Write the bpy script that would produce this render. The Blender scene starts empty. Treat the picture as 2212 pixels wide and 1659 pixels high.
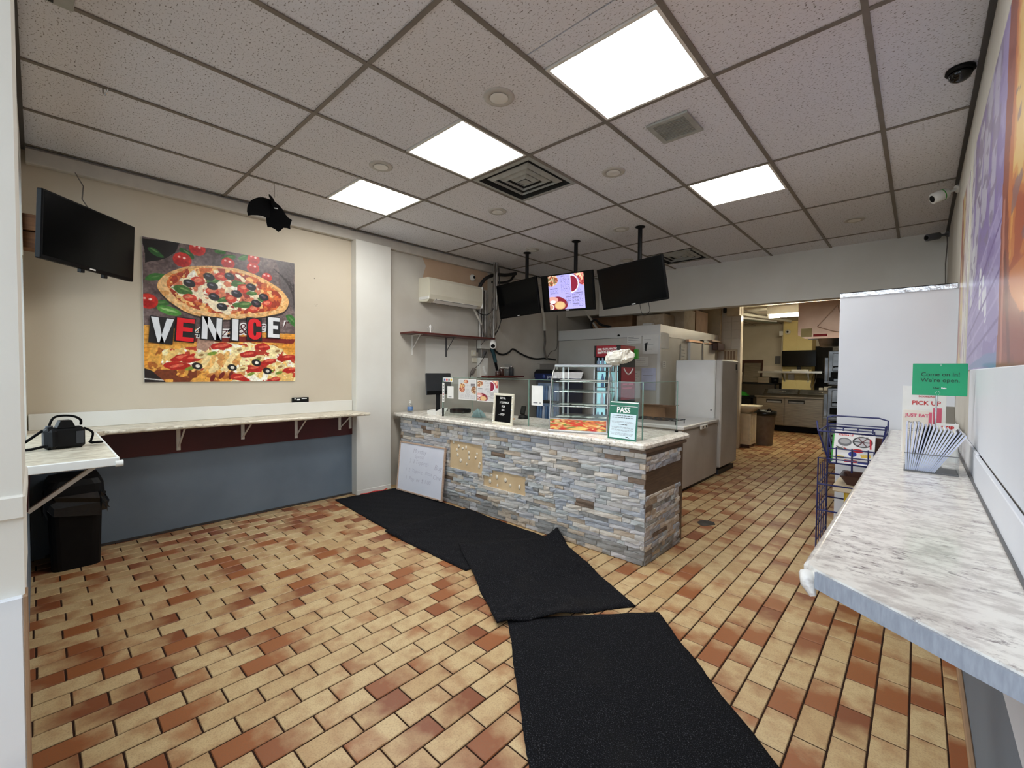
import bpy, bmesh, math, random
import numpy as np
from mathutils import Matrix, Vector

SC = bpy.context.scene
COL = SC.collection
random.seed(11)
rng = np.random.default_rng(11)
PI = math.pi

# ------------------------------------------------------------------ camera
YAW, PITCH, ROLL = 0.746406, -0.0297818, 0.0087332
FPX, CAMH = 949.8, 1.36
_f = Vector((-math.sin(YAW) * math.cos(PITCH), math.cos(YAW) * math.cos(PITCH), math.sin(PITCH)))
_r = Vector((math.cos(YAW), math.sin(YAW), 0))
_u = _r.cross(_f)
_R = math.cos(ROLL) * _r + math.sin(ROLL) * _u
_U = -math.sin(ROLL) * _r + math.cos(ROLL) * _u
cam_data = bpy.data.cameras.new('camera')
cam_data.sensor_fit = 'HORIZONTAL'
cam_data.sensor_width = 36.0
cam_data.lens = FPX / 2212.0 * 36.0
cam_data.clip_start = 0.05
cam = bpy.data.objects.new('camera', cam_data)
COL.objects.link(cam)
m3 = Matrix((_R, _U, -_f)).transposed()
cam.matrix_world = Matrix.Translation((0, 0, CAMH)) @ m3.to_4x4()
SC.camera = cam

# ------------------------------------------------------------------ world, exposure
world = bpy.data.worlds.new('daylight')
SC.world = world
world.use_nodes = True
bg = world.node_tree.nodes['Background']
bg.inputs['Color'].default_value = (0.78, 0.88, 1.0, 1)
bg.inputs['Strength'].default_value = 2.6
SC.view_settings.view_transform = 'Standard'
SC.view_settings.look = 'None'
SC.view_settings.gamma = 1.0
SC.view_settings.use_curve_mapping = False
SC.view_settings.exposure = 0.62
PANEL_E = 15.0      # ceiling light panels
TUBE_E = 75.0      # kitchen tubes
SC.cycles.max_bounces = 8
SC.cycles.diffuse_bounces = 5
SC.cycles.transparent_max_bounces = 16
SC.cycles.caustics_reflective = False
SC.cycles.caustics_refractive = False


# ------------------------------------------------------------------ helpers
def lin(c):
    if isinstance(c, str):
        c = tuple(int(c[i:i + 2], 16) for i in (0, 2, 4))
    o = []
    for v in c[:3]:
        v = v / 255.0
        o.append(v / 12.92 if v <= 0.04045 else ((v + 0.055) / 1.055) ** 2.4)
    return (*o, 1.0)


def linarr(a):
    a = np.clip(a, 0, 1)
    return np.where(a <= 0.04045, a / 12.92, ((a + 0.055) / 1.055) ** 2.4)


class NT:
    def __init__(self, m):
        self.t = m.node_tree
        self.n = m.node_tree.nodes

    def add(self, kind, **kw):
        n = self.n.new(kind)
        for k, v in kw.items():
            setattr(n, k, v)
        return n

    def link(self, a, b):
        self.t.links.new(a, b)

    def math(self, op, a, b=None, clamp=False):
        n = self.add('ShaderNodeMath', operation=op, use_clamp=clamp)
        for i, v in enumerate((a, b)):
            if v is None:
                continue
            if isinstance(v, (int, float)):
                n.inputs[i].default_value = v
            else:
                self.link(v, n.inputs[i])
        return n.outputs[0]

    def ramp(self, fac, stops):
        n = self.add('ShaderNodeValToRGB')
        el = n.color_ramp.elements
        while len(el) < len(stops):
            el.new(0.5)
        for e, (p, c) in zip(el, stops):
            e.position = p
            e.color = c
        self.link(fac, n.inputs[0])
        return n.outputs[0]

    def mix(self, fac, a, b, blend='MIX'):
        n = self.add('ShaderNodeMix', data_type='RGBA', blend_type=blend)
        for s, v in ((n.inputs[0], fac), (n.inputs[6], a), (n.inputs[7], b)):
            if isinstance(v, (int, float)):
                s.default_value = v
            elif isinstance(v, tuple):
                s.default_value = v
            else:
                self.link(v, s)
        return n.outputs[2]


MATS = {}


def newmat(name):
    m = bpy.data.materials.new(name)
    m.use_nodes = True
    t = NT(m)
    b = m.node_tree.nodes['Principled BSDF']
    MATS[name] = m
    return m, t, b


def mat(name, c, rough=0.5, metal=0.0, c2=None, scale=12.0, detail=4.0, bump=0.0, bscale=None,
        stretch=(1, 1, 1), lo=0.35, hi=0.65, coat=0.0, spec=0.5, emit=0.0):
    """procedural principled material: noise between two colours, noise relief"""
    m, t, b = newmat(name)
    b.inputs['Roughness'].default_value = rough
    b.inputs['Metallic'].default_value = metal
    b.inputs['Coat Weight'].default_value = coat
    b.inputs['Specular IOR Level'].default_value = spec
    c = lin(c)
    tc = t.add('ShaderNodeTexCoord')
    mp = t.add('ShaderNodeMapping')
    mp.inputs['Scale'].default_value = stretch
    t.link(tc.outputs['Object'], mp.inputs[0])
    nz = t.add('ShaderNodeTexNoise')
    nz.inputs['Scale'].default_value = scale
    nz.inputs['Detail'].default_value = detail
    t.link(mp.outputs[0], nz.inputs['Vector'])
    if c2 is None:
        c2 = tuple(v * 0.9 for v in c[:3]) + (1,)
    else:
        c2 = lin(c2)
    col = t.ramp(nz.outputs['Fac'], [(lo, c), (hi, c2)])
    t.link(col, b.inputs['Base Color'])
    if emit:
        t.link(col, b.inputs['Emission Color'])
        b.inputs['Emission Strength'].default_value = emit
    if bump:
        n2 = t.add('ShaderNodeTexNoise')
        n2.inputs['Scale'].default_value = bscale or scale * 6
        n2.inputs['Detail'].default_value = 3
        t.link(mp.outputs[0], n2.inputs['Vector'])
        bp = t.add('ShaderNodeBump')
        bp.inputs['Strength'].default_value = bump
        bp.inputs['Distance'].default_value = 0.004
        t.link(n2.outputs['Fac'], bp.inputs['Height'])
        t.link(bp.outputs[0], b.inputs['Normal'])
    return m


def emat(name, c, s):
    m, t, b = newmat(name)
    b.inputs['Base Color'].default_value = lin(c)
    b.inputs['Emission Color'].default_value = lin(c)
    b.inputs['Emission Strength'].default_value = s
    return m


def glassmat(name, tint=(0.93, 0.97, 0.95), gloss=0.1, rough=0.02):
    m = bpy.data.materials.new(name)
    m.use_nodes = True
    t = NT(m)
    t.n.remove(m.node_tree.nodes['Principled BSDF'])
    tr = t.add('ShaderNodeBsdfTransparent')
    tr.inputs[0].default_value = (*tint, 1)
    gl = t.add('ShaderNodeBsdfGlossy')
    gl.inputs['Roughness'].default_value = rough
    lw = t.add('ShaderNodeLayerWeight')
    lw.inputs[0].default_value = 0.5
    f = t.math('ADD', t.math('MULTIPLY', t.math('POWER', lw.outputs['Facing'], 4.0), 0.45), 0.012 + gloss * 0.1, clamp=True)
    mx = t.add('ShaderNodeMixShader')
    t.link(f, mx.inputs[0])
    t.link(tr.outputs[0], mx.inputs[1])
    t.link(gl.outputs[0], mx.inputs[2])
    t.link(mx.outputs[0], t.n['Material Output'].inputs[0])
    MATS[name] = m
    return m


def printmat(name, rough=0.35, emit=0.0, coat=0.0):
    """flat print: the colours stand in the mesh's colour attribute"""
    m, t, b = newmat(name)
    a = t.add('ShaderNodeAttribute', attribute_name='ink')
    t.link(a.outputs['Color'], b.inputs['Base Color'])
    b.inputs['Roughness'].default_value = rough
    b.inputs['Coat Weight'].default_value = coat
    if emit:
        t.link(a.outputs['Color'], b.inputs['Emission Color'])
        b.inputs['Emission Strength'].default_value = emit
    return m


WPOS = {}          # world position of every root and part (their rotation is always zero)


def wpos(o):
    return WPOS.get(o.name, Vector((0, 0, 0)))


def tag(o, label=None, cat=None, group=None, kind=None):
    if label:
        o['label'] = label
    if cat:
        o['category'] = cat
    if group:
        o['group'] = group
    if kind:
        o['kind'] = kind
    return o


def thing(name, label, cat, loc, group=None, kind=None):
    o = bpy.data.objects.new(name, None)
    o.empty_display_size = 0.1
    o.location = loc
    COL.objects.link(o)
    WPOS[o.name] = Vector(loc)
    return tag(o, label, cat, group, kind)


def link(name, me, parent=None, loc=(0, 0, 0)):
    """link a mesh whose vertices are in local coordinates about world point loc"""
    o = bpy.data.objects.new(name, me)
    COL.objects.link(o)
    w = Vector(loc)
    WPOS[o.name] = w
    if parent is not None:
        o.parent = parent
        o.location = w - wpos(parent)
    else:
        o.location = w
    return o


class MB:
    """collects shapes in world coordinates (through self.M) and links them as ONE object"""

    def __init__(self, M=None):
        self.v, self.f, self.s = [], [], []
        self.M = M or Matrix.Identity(4)

    def at(self, M):
        self.M = M
        return self

    def _add(self, vs, fs, smooth=False):
        k = len(self.v)
        self.v += [tuple(self.M @ Vector(p)) for p in vs]
        self.f += [tuple(i + k for i in f) for f in fs]
        self.s += [smooth] * len(fs)
        return self

    def box(self, x0, x1, y0, y1, z0, z1, b=0.0):
        x0, x1 = min(x0, x1), max(x0, x1)
        y0, y1 = min(y0, y1), max(y0, y1)
        z0, z1 = min(z0, z1), max(z0, z1)
        b = min(b, (x1 - x0) * .45, (y1 - y0) * .45, (z1 - z0) * .45)
        if b <= 0:
            vs = [(x, y, z) for z in (z0, z1) for y in (y0, y1) for x in (x0, x1)]
            return self._add(vs, [(0, 2, 3, 1), (4, 5, 7, 6), (0, 1, 5, 4), (2, 6, 7, 3), (0, 4, 6, 2), (1, 3, 7, 5)])
        X, Y, Z = (x0, x1), (y0, y1), (z0, z1)
        vs, idx = [], {}
        for i in (0, 1):
            for j in (0, 1):
                for k in (0, 1):
                    p = (X[i], Y[j], Z[k])
                    q = (X[i] + (b if i == 0 else -b), Y[j] + (b if j == 0 else -b), Z[k] + (b if k == 0 else -b))
                    idx[i, j, k, 0] = len(vs); vs.append((p[0], q[1], q[2]))
                    idx[i, j, k, 1] = len(vs); vs.append((q[0], p[1], q[2]))
                    idx[i, j, k, 2] = len(vs); vs.append((q[0], q[1], p[2]))
        fs = []
        for i in (0, 1):
            q = [idx[i, j, k, 0] for j, k in ((0, 0), (1, 0), (1, 1), (0, 1))]
            fs.append(q if i else q[::-1])
            q = [idx[j, i, k, 1] for j, k in ((0, 0), (1, 0), (1, 1), (0, 1))]
            fs.append(q[::-1] if i else q)
            q = [idx[j, k, i, 2] for j, k in ((0, 0), (1, 0), (1, 1), (0, 1))]
            fs.append(q if i else q[::-1])
        c = Vector(((x0 + x1) / 2, (y0 + y1) / 2, (z0 + z1) / 2))

        def orient(q):
            P = [Vector(vs[a]) for a in q]
            n = (P[1] - P[0]).cross(P[2] - P[0])
            return q if n.dot(sum(P, Vector()) / len(P) - c) > 0 else q[::-1]
        for i in (0, 1):
            for j in (0, 1):
                fs.append(orient([idx[0, i, j, 1], idx[1, i, j, 1], idx[1, i, j, 2], idx[0, i, j, 2]]))
                fs.append(orient([idx[i, 0, j, 0], idx[i, 1, j, 0], idx[i, 1, j, 2], idx[i, 0, j, 2]]))
                fs.append(orient([idx[i, j, 0, 0], idx[i, j, 1, 0], idx[i, j, 1, 1], idx[i, j, 0, 1]]))
                for k in (0, 1):
                    fs.append(orient([idx[i, j, k, 0], idx[i, j, k, 1], idx[i, j, k, 2]]))
        return self._add(vs, fs)

    def tube(self, pts, r, n=8, cap=True, smooth=True):
        P = [Vector(p) for p in pts]
        rs = r if isinstance(r, (list, tuple)) else [r] * len(P)
        vs, fs = [], []
        d0 = (P[1] - P[0]).normalized()
        a = d0.orthogonal().normalized()
        for i, p in enumerate(P):
            if i == 0:
                d = P[1] - P[0]
            elif i == len(P) - 1:
                d = P[-1] - P[-2]
            else:
                d = (P[i + 1] - P[i]).normalized() + (P[i] - P[i - 1]).normalized()
            d.normalize()
            a = a - d * a.dot(d)
            if a.length < 1e-5:
                a = d.orthogonal()
            a.normalize()
            b = d.cross(a)
            for k in range(n):
                t = 2 * PI * k / n
                vs.append(tuple(p + (a * math.cos(t) + b * math.sin(t)) * rs[i]))
        for i in range(len(P) - 1):
            for k in range(n):
                fs.append((i * n + k, i * n + (k + 1) % n, (i + 1) * n + (k + 1) % n, (i + 1) * n + k))
        self._add(vs, fs, smooth)
        if cap:
            m = len(vs)
            self._add([vs[k] for k in range(n)], [tuple(range(n - 1, -1, -1))])
            self._add([vs[m - n + k] for k in range(n)], [tuple(range(n))])
        return self

    def bar(self, p, q, w, h, up=(0, 0, 1)):
        p, q = Vector(p), Vector(q)
        d = (q - p).normalized()
        u = Vector(up)
        s = d.cross(u)
        if s.length < 1e-4:
            s = d.orthogonal()
        s.normalize()
        u = s.cross(d)
        vs = []
        for c in (p, q):
            for a, b in ((-1, -1), (1, -1), (1, 1), (-1, 1)):
                vs.append(tuple(c + s * a * w / 2 + u * b * h / 2))
        return self._add(vs, [(0, 1, 2, 3), (7, 6, 5, 4), (0, 4, 5, 1), (1, 5, 6, 2), (2, 6, 7, 3), (3, 7, 4, 0)])

    def lathe(self, prof, c=(0, 0, 0), n=24, smooth=True, sx=1.0, sy=1.0):
        c = Vector(c)
        vs, fs = [], []
        for r, z in prof:
            for k in range(n):
                t = 2 * PI * k / n
                vs.append((c.x + r * sx * math.cos(t), c.y + r * sy * math.sin(t), c.z + z))
        for i in range(len(prof) - 1):
            for k in range(n):
                fs.append((i * n + k, i * n + (k + 1) % n, (i + 1) * n + (k + 1) % n, (i + 1) * n + k))
        fs.append(tuple(range(n - 1, -1, -1)))
        m = (len(prof) - 1) * n
        fs.append(tuple(m + k for k in range(n)))
        return self._add(vs, fs, smooth)

    def prism(self, poly, h, axis='z', base=0.0):
        """polygon (a, b) extruded along an axis from base to base+h (poly counter-clockwise)"""
        def P(a, b, c):
            return {'z': (a, b, c), 'y': (a, c, b), 'x': (c, a, b)}[axis]
        n = len(poly)
        vs = [P(a, b, base) for a, b in poly] + [P(a, b, base + h) for a, b in poly]
        fs = [tuple(range(n - 1, -1, -1)), tuple(range(n, 2 * n))]
        fs += [(i, (i + 1) % n, n + (i + 1) % n, n + i) for i in range(n)]
        if axis == 'y':
            fs = [f[::-1] for f in fs]
        return self._add(vs, fs)

    def quad(self, a, b, c, d):
        return self._add([a, b, c, d], [(0, 1, 2, 3)])

    def grid(self, fn, nu, nv, smooth=True, wrap=False):
        vs = [fn(i / nu, j / nv) for j in range(nv + 1) for i in range(nu + 1)]
        fs = [(j * (nu + 1) + i, j * (nu + 1) + i + 1, (j + 1) * (nu + 1) + i + 1, (j + 1) * (nu + 1) + i)
              for j in range(nv) for i in range(nu)]
        return self._add(vs, fs, smooth)

    def mesh(self, name, m, off):
        me = bpy.data.meshes.new(name)
        me.from_pydata([(p[0] - off[0], p[1] - off[1], p[2] - off[2]) for p in self.v], [], self.f)
        me.polygons.foreach_set('use_smooth', self.s)
        if m is not None:
            me.materials.append(m)
        me.update()
        return me

    def build(self, name, m, parent=None, loc=None):
        if loc is None:
            if parent is not None:
                loc = wpos(parent)
            else:
                a = np.array(self.v)
                loc = ((a[:, 0].min() + a[:, 0].max()) / 2, (a[:, 1].min() + a[:, 1].max()) / 2, a[:, 2].min())
        return link(name, self.mesh(name, m, loc), parent, loc)


def frame(o, x, y, z=None):
    """4x4 matrix from an origin and axes"""
    x, y = Vector(x).normalized(), Vector(y)
    y = (y - x * y.dot(x)).normalized()
    z = x.cross(y)
    M = Matrix((x, y, z)).transposed().to_4x4()
    M.translation = Vector(o)
    return M


def rotz(o, a):
    return Matrix.Translation(o) @ Matrix.Rotation(a, 4, 'Z')


def poster_grid(name, img, O, U, V, m, parent):
    """a flat print: img rows run upwards, O lower-left corner, U and V the full edges in metres"""
    h, w = img.shape[:2]
    O, U, V = np.array(O, float), np.array(U, float), np.array(V, float)
    uu, vv = np.meshgrid(np.linspace(0, 1, w), np.linspace(0, 1, h))
    P = O + uu[..., None] * U + vv[..., None] * V
    loc = wpos(parent)
    P = (P - np.array(loc)).reshape(-1, 3)
    i = np.arange((h - 1) * w).reshape(h - 1, w)[:, :-1].ravel()
    quads = np.stack([i, i + 1, i + w + 1, i + w], 1)
    me = bpy.data.meshes.new(name)
    me.vertices.add(len(P))
    me.vertices.foreach_set('co', P.ravel())
    me.loops.add(quads.size)
    me.loops.foreach_set('vertex_index', quads.ravel().astype(np.int32))
    me.polygons.add(len(quads))
    me.polygons.foreach_set('loop_start', np.arange(0, quads.size, 4, dtype=np.int32))
    me.polygons.foreach_set('loop_total', np.full(len(quads), 4, np.int32))
    a = me.color_attributes.new('ink', 'FLOAT_COLOR', 'POINT')
    c = np.ones((h * w, 4), np.float32)
    c[:, :3] = linarr(img).reshape(-1, 3)
    a.data.foreach_set('color', c.ravel())
    me.materials.append(m)
    me.update(calc_edges=True)
    return link(name, me, parent, loc)


def text_mesh(txt, size, M, bold=0.0, extrude=0.0006, align='CENTER', sx=1.0, shear=0.0):
    cu = bpy.data.curves.new('lettering', 'FONT')
    cu.body = txt
    cu.size = size
    cu.align_x = align
    cu.align_y = 'CENTER'
    cu.extrude = extrude
    cu.offset = bold
    cu.shear = shear
    cu.resolution_u = 3
    o = bpy.data.objects.new('lettering', cu)
    COL.objects.link(o)
    bpy.context.view_layer.update()
    dg = bpy.context.evaluated_depsgraph_get()
    me = bpy.data.meshes.new_from_object(o.evaluated_get(dg))
    bpy.data.objects.remove(o)
    bpy.data.curves.remove(cu)
    me.transform(M @ Matrix.Diagonal((sx, 1, 1, 1)))
    return me


def text(name, txt, size, M, m, parent, **kw):
    """lettering as a mesh; M maps the text plane (x right, y up, z out) to the world"""
    me = text_mesh(txt, size, M, **kw)
    loc = wpos(parent)
    me.transform(Matrix.Translation(-Vector(loc)))
    me.materials.clear()
    me.materials.append(m)
    return link(name, me, parent, loc)


def copy_tree(o, dloc, parent=None):
    c = o.copy()
    COL.objects.link(c)
    if parent is not None:
        c.parent = parent
    else:
        c.location = o.location + Vector(dloc)
    for ch in o.children:
        copy_tree(ch, dloc, c)
    return c


# value noise for the prints
def vnoise(h, w, cells, seed=0, oct=3):
    r = np.random.default_rng(seed)
    out = np.zeros((h, w))
    amp, tot = 1.0, 0.0
    for o in range(oct):
        n = max(2, int(cells * 2 ** o))
        g = r.random((n + 2, n + 2))
        y, x = np.linspace(0, n, h), np.linspace(0, n, w)
        yi, xi = y.astype(int), x.astype(int)
        fy, fx = (y - yi)[:, None], (x - xi)[None]
        fy, fx = fy * fy * (3 - 2 * fy), fx * fx * (3 - 2 * fx)
        a = g[yi][:, xi]; b = g[yi][:, xi + 1]; c = g[yi + 1][:, xi]; d = g[yi + 1][:, xi + 1]
        out += amp * ((a * (1 - fx) + b * fx) * (1 - fy) + (c * (1 - fx) + d * fx) * fy)
        tot += amp
        amp *= .5
    return out / tot


class Cv:
    """small painter for flat prints (u to the right, v upwards, both 0..1)"""

    def __init__(self, w, h, base):
        self.w, self.h = w, h
        self.a = np.ones((h, w, 3)) * (np.array(base) / 255.0)
        self.u, self.v = np.meshgrid((np.arange(w) + .5) / w, (np.arange(h) + .5) / h)
        self.asp = w / h
        self.k = 0

    def put(self, mask, col):
        mask = np.clip(mask, 0, 1)[..., None]
        col = np.asarray(col, float)
        if col.ndim == 1:
            col = col / 255.0
        self.a = self.a * (1 - mask) + mask * col

    def ell(self, cx, cy, rx, ry, col, ang=0.0, wob=0.0, soft=None, cells=6):
        self.k += 1
        dx, dy = (self.u - cx), (self.v - cy)
        c, s = math.cos(ang), math.sin(ang)
        x, y = dx * c + dy * s, -dx * s + dy * c
        d = np.sqrt((x / rx) ** 2 + (y / ry) ** 2)
        if wob:
            d = d + wob * (vnoise(self.h, self.w, cells, self.k, 2) - .5)
        px = 1.0 / (self.h * max(min(rx, ry), 1e-4))
        soft = soft or px
        m = np.clip((1 - d) / soft + .5, 0, 1)
        self.put(m, col)
        return m

    def poly(self, pts, col, wob=0.0, cells=8):
        self.k += 1
        u, v = self.u, self.v
        if wob:
            u = u + wob * (vnoise(self.h, self.w, cells, self.k, 2) - .5)
            v = v + wob * (vnoise(self.h, self.w, cells, self.k + 99, 2) - .5)
        ins = np.zeros_like(u, bool)
        n = len(pts)
        for i in range(n):
            (x1, y1), (x2, y2) = pts[i], pts[(i + 1) % n]
            if y1 == y2:
                continue
            c = ((y1 > v) != (y2 > v)) & (u < (x2 - x1) * (v - y1) / (y2 - y1) + x1)
            ins ^= c
        self.put(ins.astype(float), col)
        return ins

    def rect(self, u0, u1, v0, v1, col):
        m = (self.u >= u0) & (self.u <= u1) & (self.v >= v0) & (self.v <= v1)
        self.put(m.astype(float), col)

    def line(self, p, q, r, col):
        px, py = self.u - p[0], (self.v - p[1])
        dx, dy = q[0] - p[0], q[1] - p[1]
        t = np.clip((px * dx + py * dy) / (dx * dx + dy * dy + 1e-9), 0, 1)
        d = np.sqrt((px - t * dx) ** 2 + ((py - t * dy) / 1.0) ** 2)
        self.put(np.clip((r - d) * self.h + .5, 0, 1), col)

    def lines(self, u0, u1, v1, v0, n, col, r=random):
        """illegible small print: n rows of short dashes from v1 down to v0"""
        rr = random.Random(int(u0 * 997 + v1 * 131 + n))
        for k in range(n):
            v = v1 + (v0 - v1) * k / max(1, n - 1)
            x = u0
            while x < u1 - .01:
                L = rr.uniform(.03, .10) * (u1 - u0) * 2
                self.rect(x, min(u1, x + L), v - .0045, v + .0045, col)
                x += L + rr.uniform(.01, .05)

# ------------------------------------------------------------------ materials
mat('cream_paint', (202, 191, 171), .7, c2=(196, 184, 163), scale=1.5, bump=.08, bscale=180)
mat('white_paint', (222, 221, 214), .65, c2=(210, 207, 198), scale=1.2, bump=.06, bscale=160)
mat('panel_white', (216, 219, 225), .5, c2=(208, 211, 218), scale=1.4)
mat('tv_black', (5, 5, 6), .5, c2=(7, 7, 8), spec=.12)
mat('raw_board', (150, 157, 168), .7, c2=(134, 141, 152), scale=30, stretch=(1, 8, 1))
mat('grime', (44, 41, 39), .8, c2=(70, 66, 62), scale=7)
mat('beige_card', (230, 220, 206), .7)
mat('shadow_grey', (146, 142, 134), .7)
mat('grey_paint', (200, 196, 186), .7, c2=(186, 180, 168), scale=2.0, bump=.08, bscale=120)
mat('patch_paint', (196, 168, 142), .75, c2=(188, 160, 132), scale=3)
mat('blue_paint', (110, 124, 138), .55, c2=(99, 113, 127), scale=2.5, bump=.1, bscale=140)
mat('maroon_paint', (76, 18, 22), .45, c2=(66, 15, 19), scale=3)
mat('grout', (56, 38, 29), .95, c2=(42, 28, 22), scale=9, spec=.1)
mat('tbar', (128, 121, 112), .5, c2=(118, 110, 101), scale=8)
mat('dark_trim', (62, 58, 56), .5)
mat('black_plastic', (11, 11, 12), .5, c2=(15, 15, 16), spec=.18)
mat('black_matte', (8, 8, 9), .8, c2=(11, 11, 12), spec=.1)
mat('tv_screen', (8, 9, 10), .15, c2=(9, 10, 11), spec=.12)
mat('grey_plastic', (96, 96, 98), .5)
mat('dark_grey', (48, 50, 54), .5)
mat('white_plastic', (232, 231, 226), .4, c2=(226, 224, 217))
mat('cream_plastic', (224, 219, 200), .38, c2=(216, 210, 190), scale=3)
mat('chrome', (215, 215, 215), .14, 1.0)
mat('alu', (178, 178, 176), .32, 1.0, c2=(160, 160, 158), scale=30, stretch=(1, 1, 12))
mat('steel', (150, 144, 132), .38, 1.0, c2=(128, 122, 112), scale=5, stretch=(1, 1, 14))
mat('oven_steel', (150, 152, 154), .42, 0.85, c2=(112, 114, 116), scale=6)
mat('foil', (232, 192, 162), .34, 0.55, c2=(214, 170, 140), scale=3, bump=.5, bscale=5)
mat('silver_tape', (225, 226, 228), .2, 0.9, bump=.6, bscale=40)
mat('whiteboard', (226, 228, 238), .18, c2=(219, 221, 232), scale=3)
mat('pale_wood', (196, 170, 150), .5, c2=(178, 150, 128), scale=5, stretch=(14, 1, 14))
mat('red_wood', (98, 40, 32), .4, c2=(78, 30, 25), scale=4, stretch=(12, 1, 12))
mat('brown_wood', (104, 84, 66), .6, c2=(84, 67, 53), scale=4, stretch=(2, 2, 22), bump=.1)
mat('wood_block', (134, 90, 52), .6, c2=(108, 68, 38), scale=7, stretch=(1, 1, 8))
mat('rubber', (20, 20, 22), .85, c2=(13, 13, 15), scale=40)
mat('cable', (16, 16, 17), .5)
mat('cable_grey', (120, 112, 104), .6, c2=(92, 86, 80))
mat('conduit', (168, 164, 158), .45, .6, c2=(140, 136, 130), scale=6)
mat('white_pipe', (214, 210, 198), .5)
mat('paper', (232, 231, 226), .8, c2=(226, 225, 219))
mat('ink_black', (22, 22, 24), .7)
mat('ink_grey', (120, 120, 122), .7)
mat('ink_white', (240, 240, 238), .6)
mat('ink_red', (196, 44, 44), .6)
mat('ink_pink', (214, 96, 120), .6)
mat('ink_blue', (66, 88, 156), .6)
mat('ink_darkgreen', (10, 70, 44), .5)
mat('marker', (176, 174, 190), .5)
mat('green_card', (6, 158, 104), .38, c2=(5, 152, 99))
mat('pass_green', (14, 104, 78), .4)
mat('pass_paper', (214, 232, 240), .5)
mat('letter_red', (226, 8, 26), .4)
mat('letter_white', (226, 228, 230), .4)
mat('letter_black', (14, 13, 13), .4)
mat('plaster', (212, 186, 146), .8, c2=(200, 172, 132), scale=5, bump=.1)
mat('adhesive', (226, 216, 198), .6)
mat('bag_black', (9, 9, 10), .3, bump=.6, bscale=18)
mat('white_bag', (236, 233, 222), .5, c2=(222, 217, 202), scale=9, bump=.4, bscale=30)
mat('freezer_white', (224, 224, 222), .4, c2=(216, 215, 210), scale=2)
mat('freezer_grey', (196, 192, 186), .5, c2=(182, 177, 170), scale=2.5, bump=.05)
mat('walkin_white', (214, 211, 203), .5, c2=(200, 195, 184), scale=2, bump=.04)
mat('cooler_red', (152, 26, 42), .35)
mat('cooler_black', (16, 16, 18), .35)
mat('cooler_blue', (22, 34, 78), .4)
mat('tin_blue', (150, 170, 196), .45, c2=(112, 134, 170), scale=8)
mat('yellow_plastic', (222, 186, 52), .45)
mat('beige_plastic', (214, 196, 164), .5)
mat('brown_plastic', (74, 46, 38), .25)
mat('wire_blue', (34, 40, 96), .35)
mat('bin_grey', (112, 100, 88), .6, c2=(98, 87, 76))
mat('cardboard', (150, 114, 82), .8, c2=(132, 98, 70), scale=6)
mat('pale_cardboard', (172, 156, 134), .8, c2=(160, 142, 120))
mat('green_plastic', (52, 150, 48), .45)
mat('kitchen_wall', (206, 198, 182), .7, c2=(194, 186, 168), scale=2)
mat('kitchen_yellow', (228, 210, 148), .6, c2=(218, 199, 136), scale=2)
mat('wall_tile_white', (226, 216, 200), .2, c2=(218, 207, 190), scale=3)
mat('sink_white', (226, 216, 194), .25)
mat('cabinet_cream', (222, 208, 180), .5)
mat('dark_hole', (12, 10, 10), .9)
mat('marble_white', (226, 230, 234), .25, c2=(204, 210, 218), scale=2.5, detail=6, lo=.45, hi=.62)
mat('edge_brown', (150, 120, 92), .6)
mat('vent_grey', (172, 174, 168), .5, c2=(156, 158, 152))
mat('vent_ring', (196, 193, 186), .5)
mat('dome_black', (10, 12, 14), .1)
mat('vent_dark', (40, 42, 41), .8)
mat('beam_grey', (196, 190, 180), .7)
mat('street', (150, 150, 150), .9)
mat('teal_foam', (34, 68, 74), .8)
mat('bottle_blue', (96, 130, 178), .3)
mat('paper_lilac', (206, 212, 236), .7)
mat('towel', (150, 172, 172), .9, c2=(128, 150, 150), bump=.4)
mat('orange_paper', (214, 152, 90), .8)
mat('pepsi_white', (206, 214, 232), .4)
glassmat('glass', (0.968, 0.988, 0.978))
glassmat('clear_plastic', (0.95, 0.96, 0.97), .2)
mat('glass_edge', (120, 152, 140), .15)
glassmat('frosted', (0.80, 0.88, 0.86), .3, .2)
emat('diffuser', (255, 255, 252), PANEL_E)
emat('tube_light', (255, 244, 214), TUBE_E)
emat('cooler_glow', (150, 206, 214), 0.45)
printmat('print', .4)
printmat('print_gloss', .28)
printmat('screen_print', .3, emit=.5)


def terrazzo(name, base, vein, dark, rough, stretch, scale):
    m, t, b = newmat(name)
    tc = t.add('ShaderNodeTexCoord')
    mp = t.add('ShaderNodeMapping')
    mp.inputs['Scale'].default_value = stretch
    t.link(tc.outputs['Object'], mp.inputs[0])
    n1 = t.add('ShaderNodeTexNoise'); n1.inputs['Scale'].default_value = scale
    n1.inputs['Detail'].default_value = 6; n1.inputs['Roughness'].default_value = .65
    n2 = t.add('ShaderNodeTexNoise'); n2.inputs['Scale'].default_value = scale * 2.7
    n2.inputs['Detail'].default_value = 5; n2.inputs['Roughness'].default_value = .7
    n3 = t.add('ShaderNodeTexNoise'); n3.inputs['Scale'].default_value = scale * .35
    for n in (n1, n2, n3):
        t.link(mp.outputs[0], n.inputs['Vector'])
    c = t.ramp(n1.outputs['Fac'], [(.40, lin(vein)), (.56, lin(base))])
    k = t.math('MULTIPLY', t.math('SUBTRACT', n2.outputs['Fac'], .535), 8.0, clamp=True)
    k2 = t.math('MULTIPLY', t.math('SUBTRACT', n3.outputs['Fac'], .36), 4.0, clamp=True)
    c = t.mix(t.math('MULTIPLY', k, k2), c, lin(dark))
    t.link(c, b.inputs['Base Color'])
    b.inputs['Roughness'].default_value = rough
    return m


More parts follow.
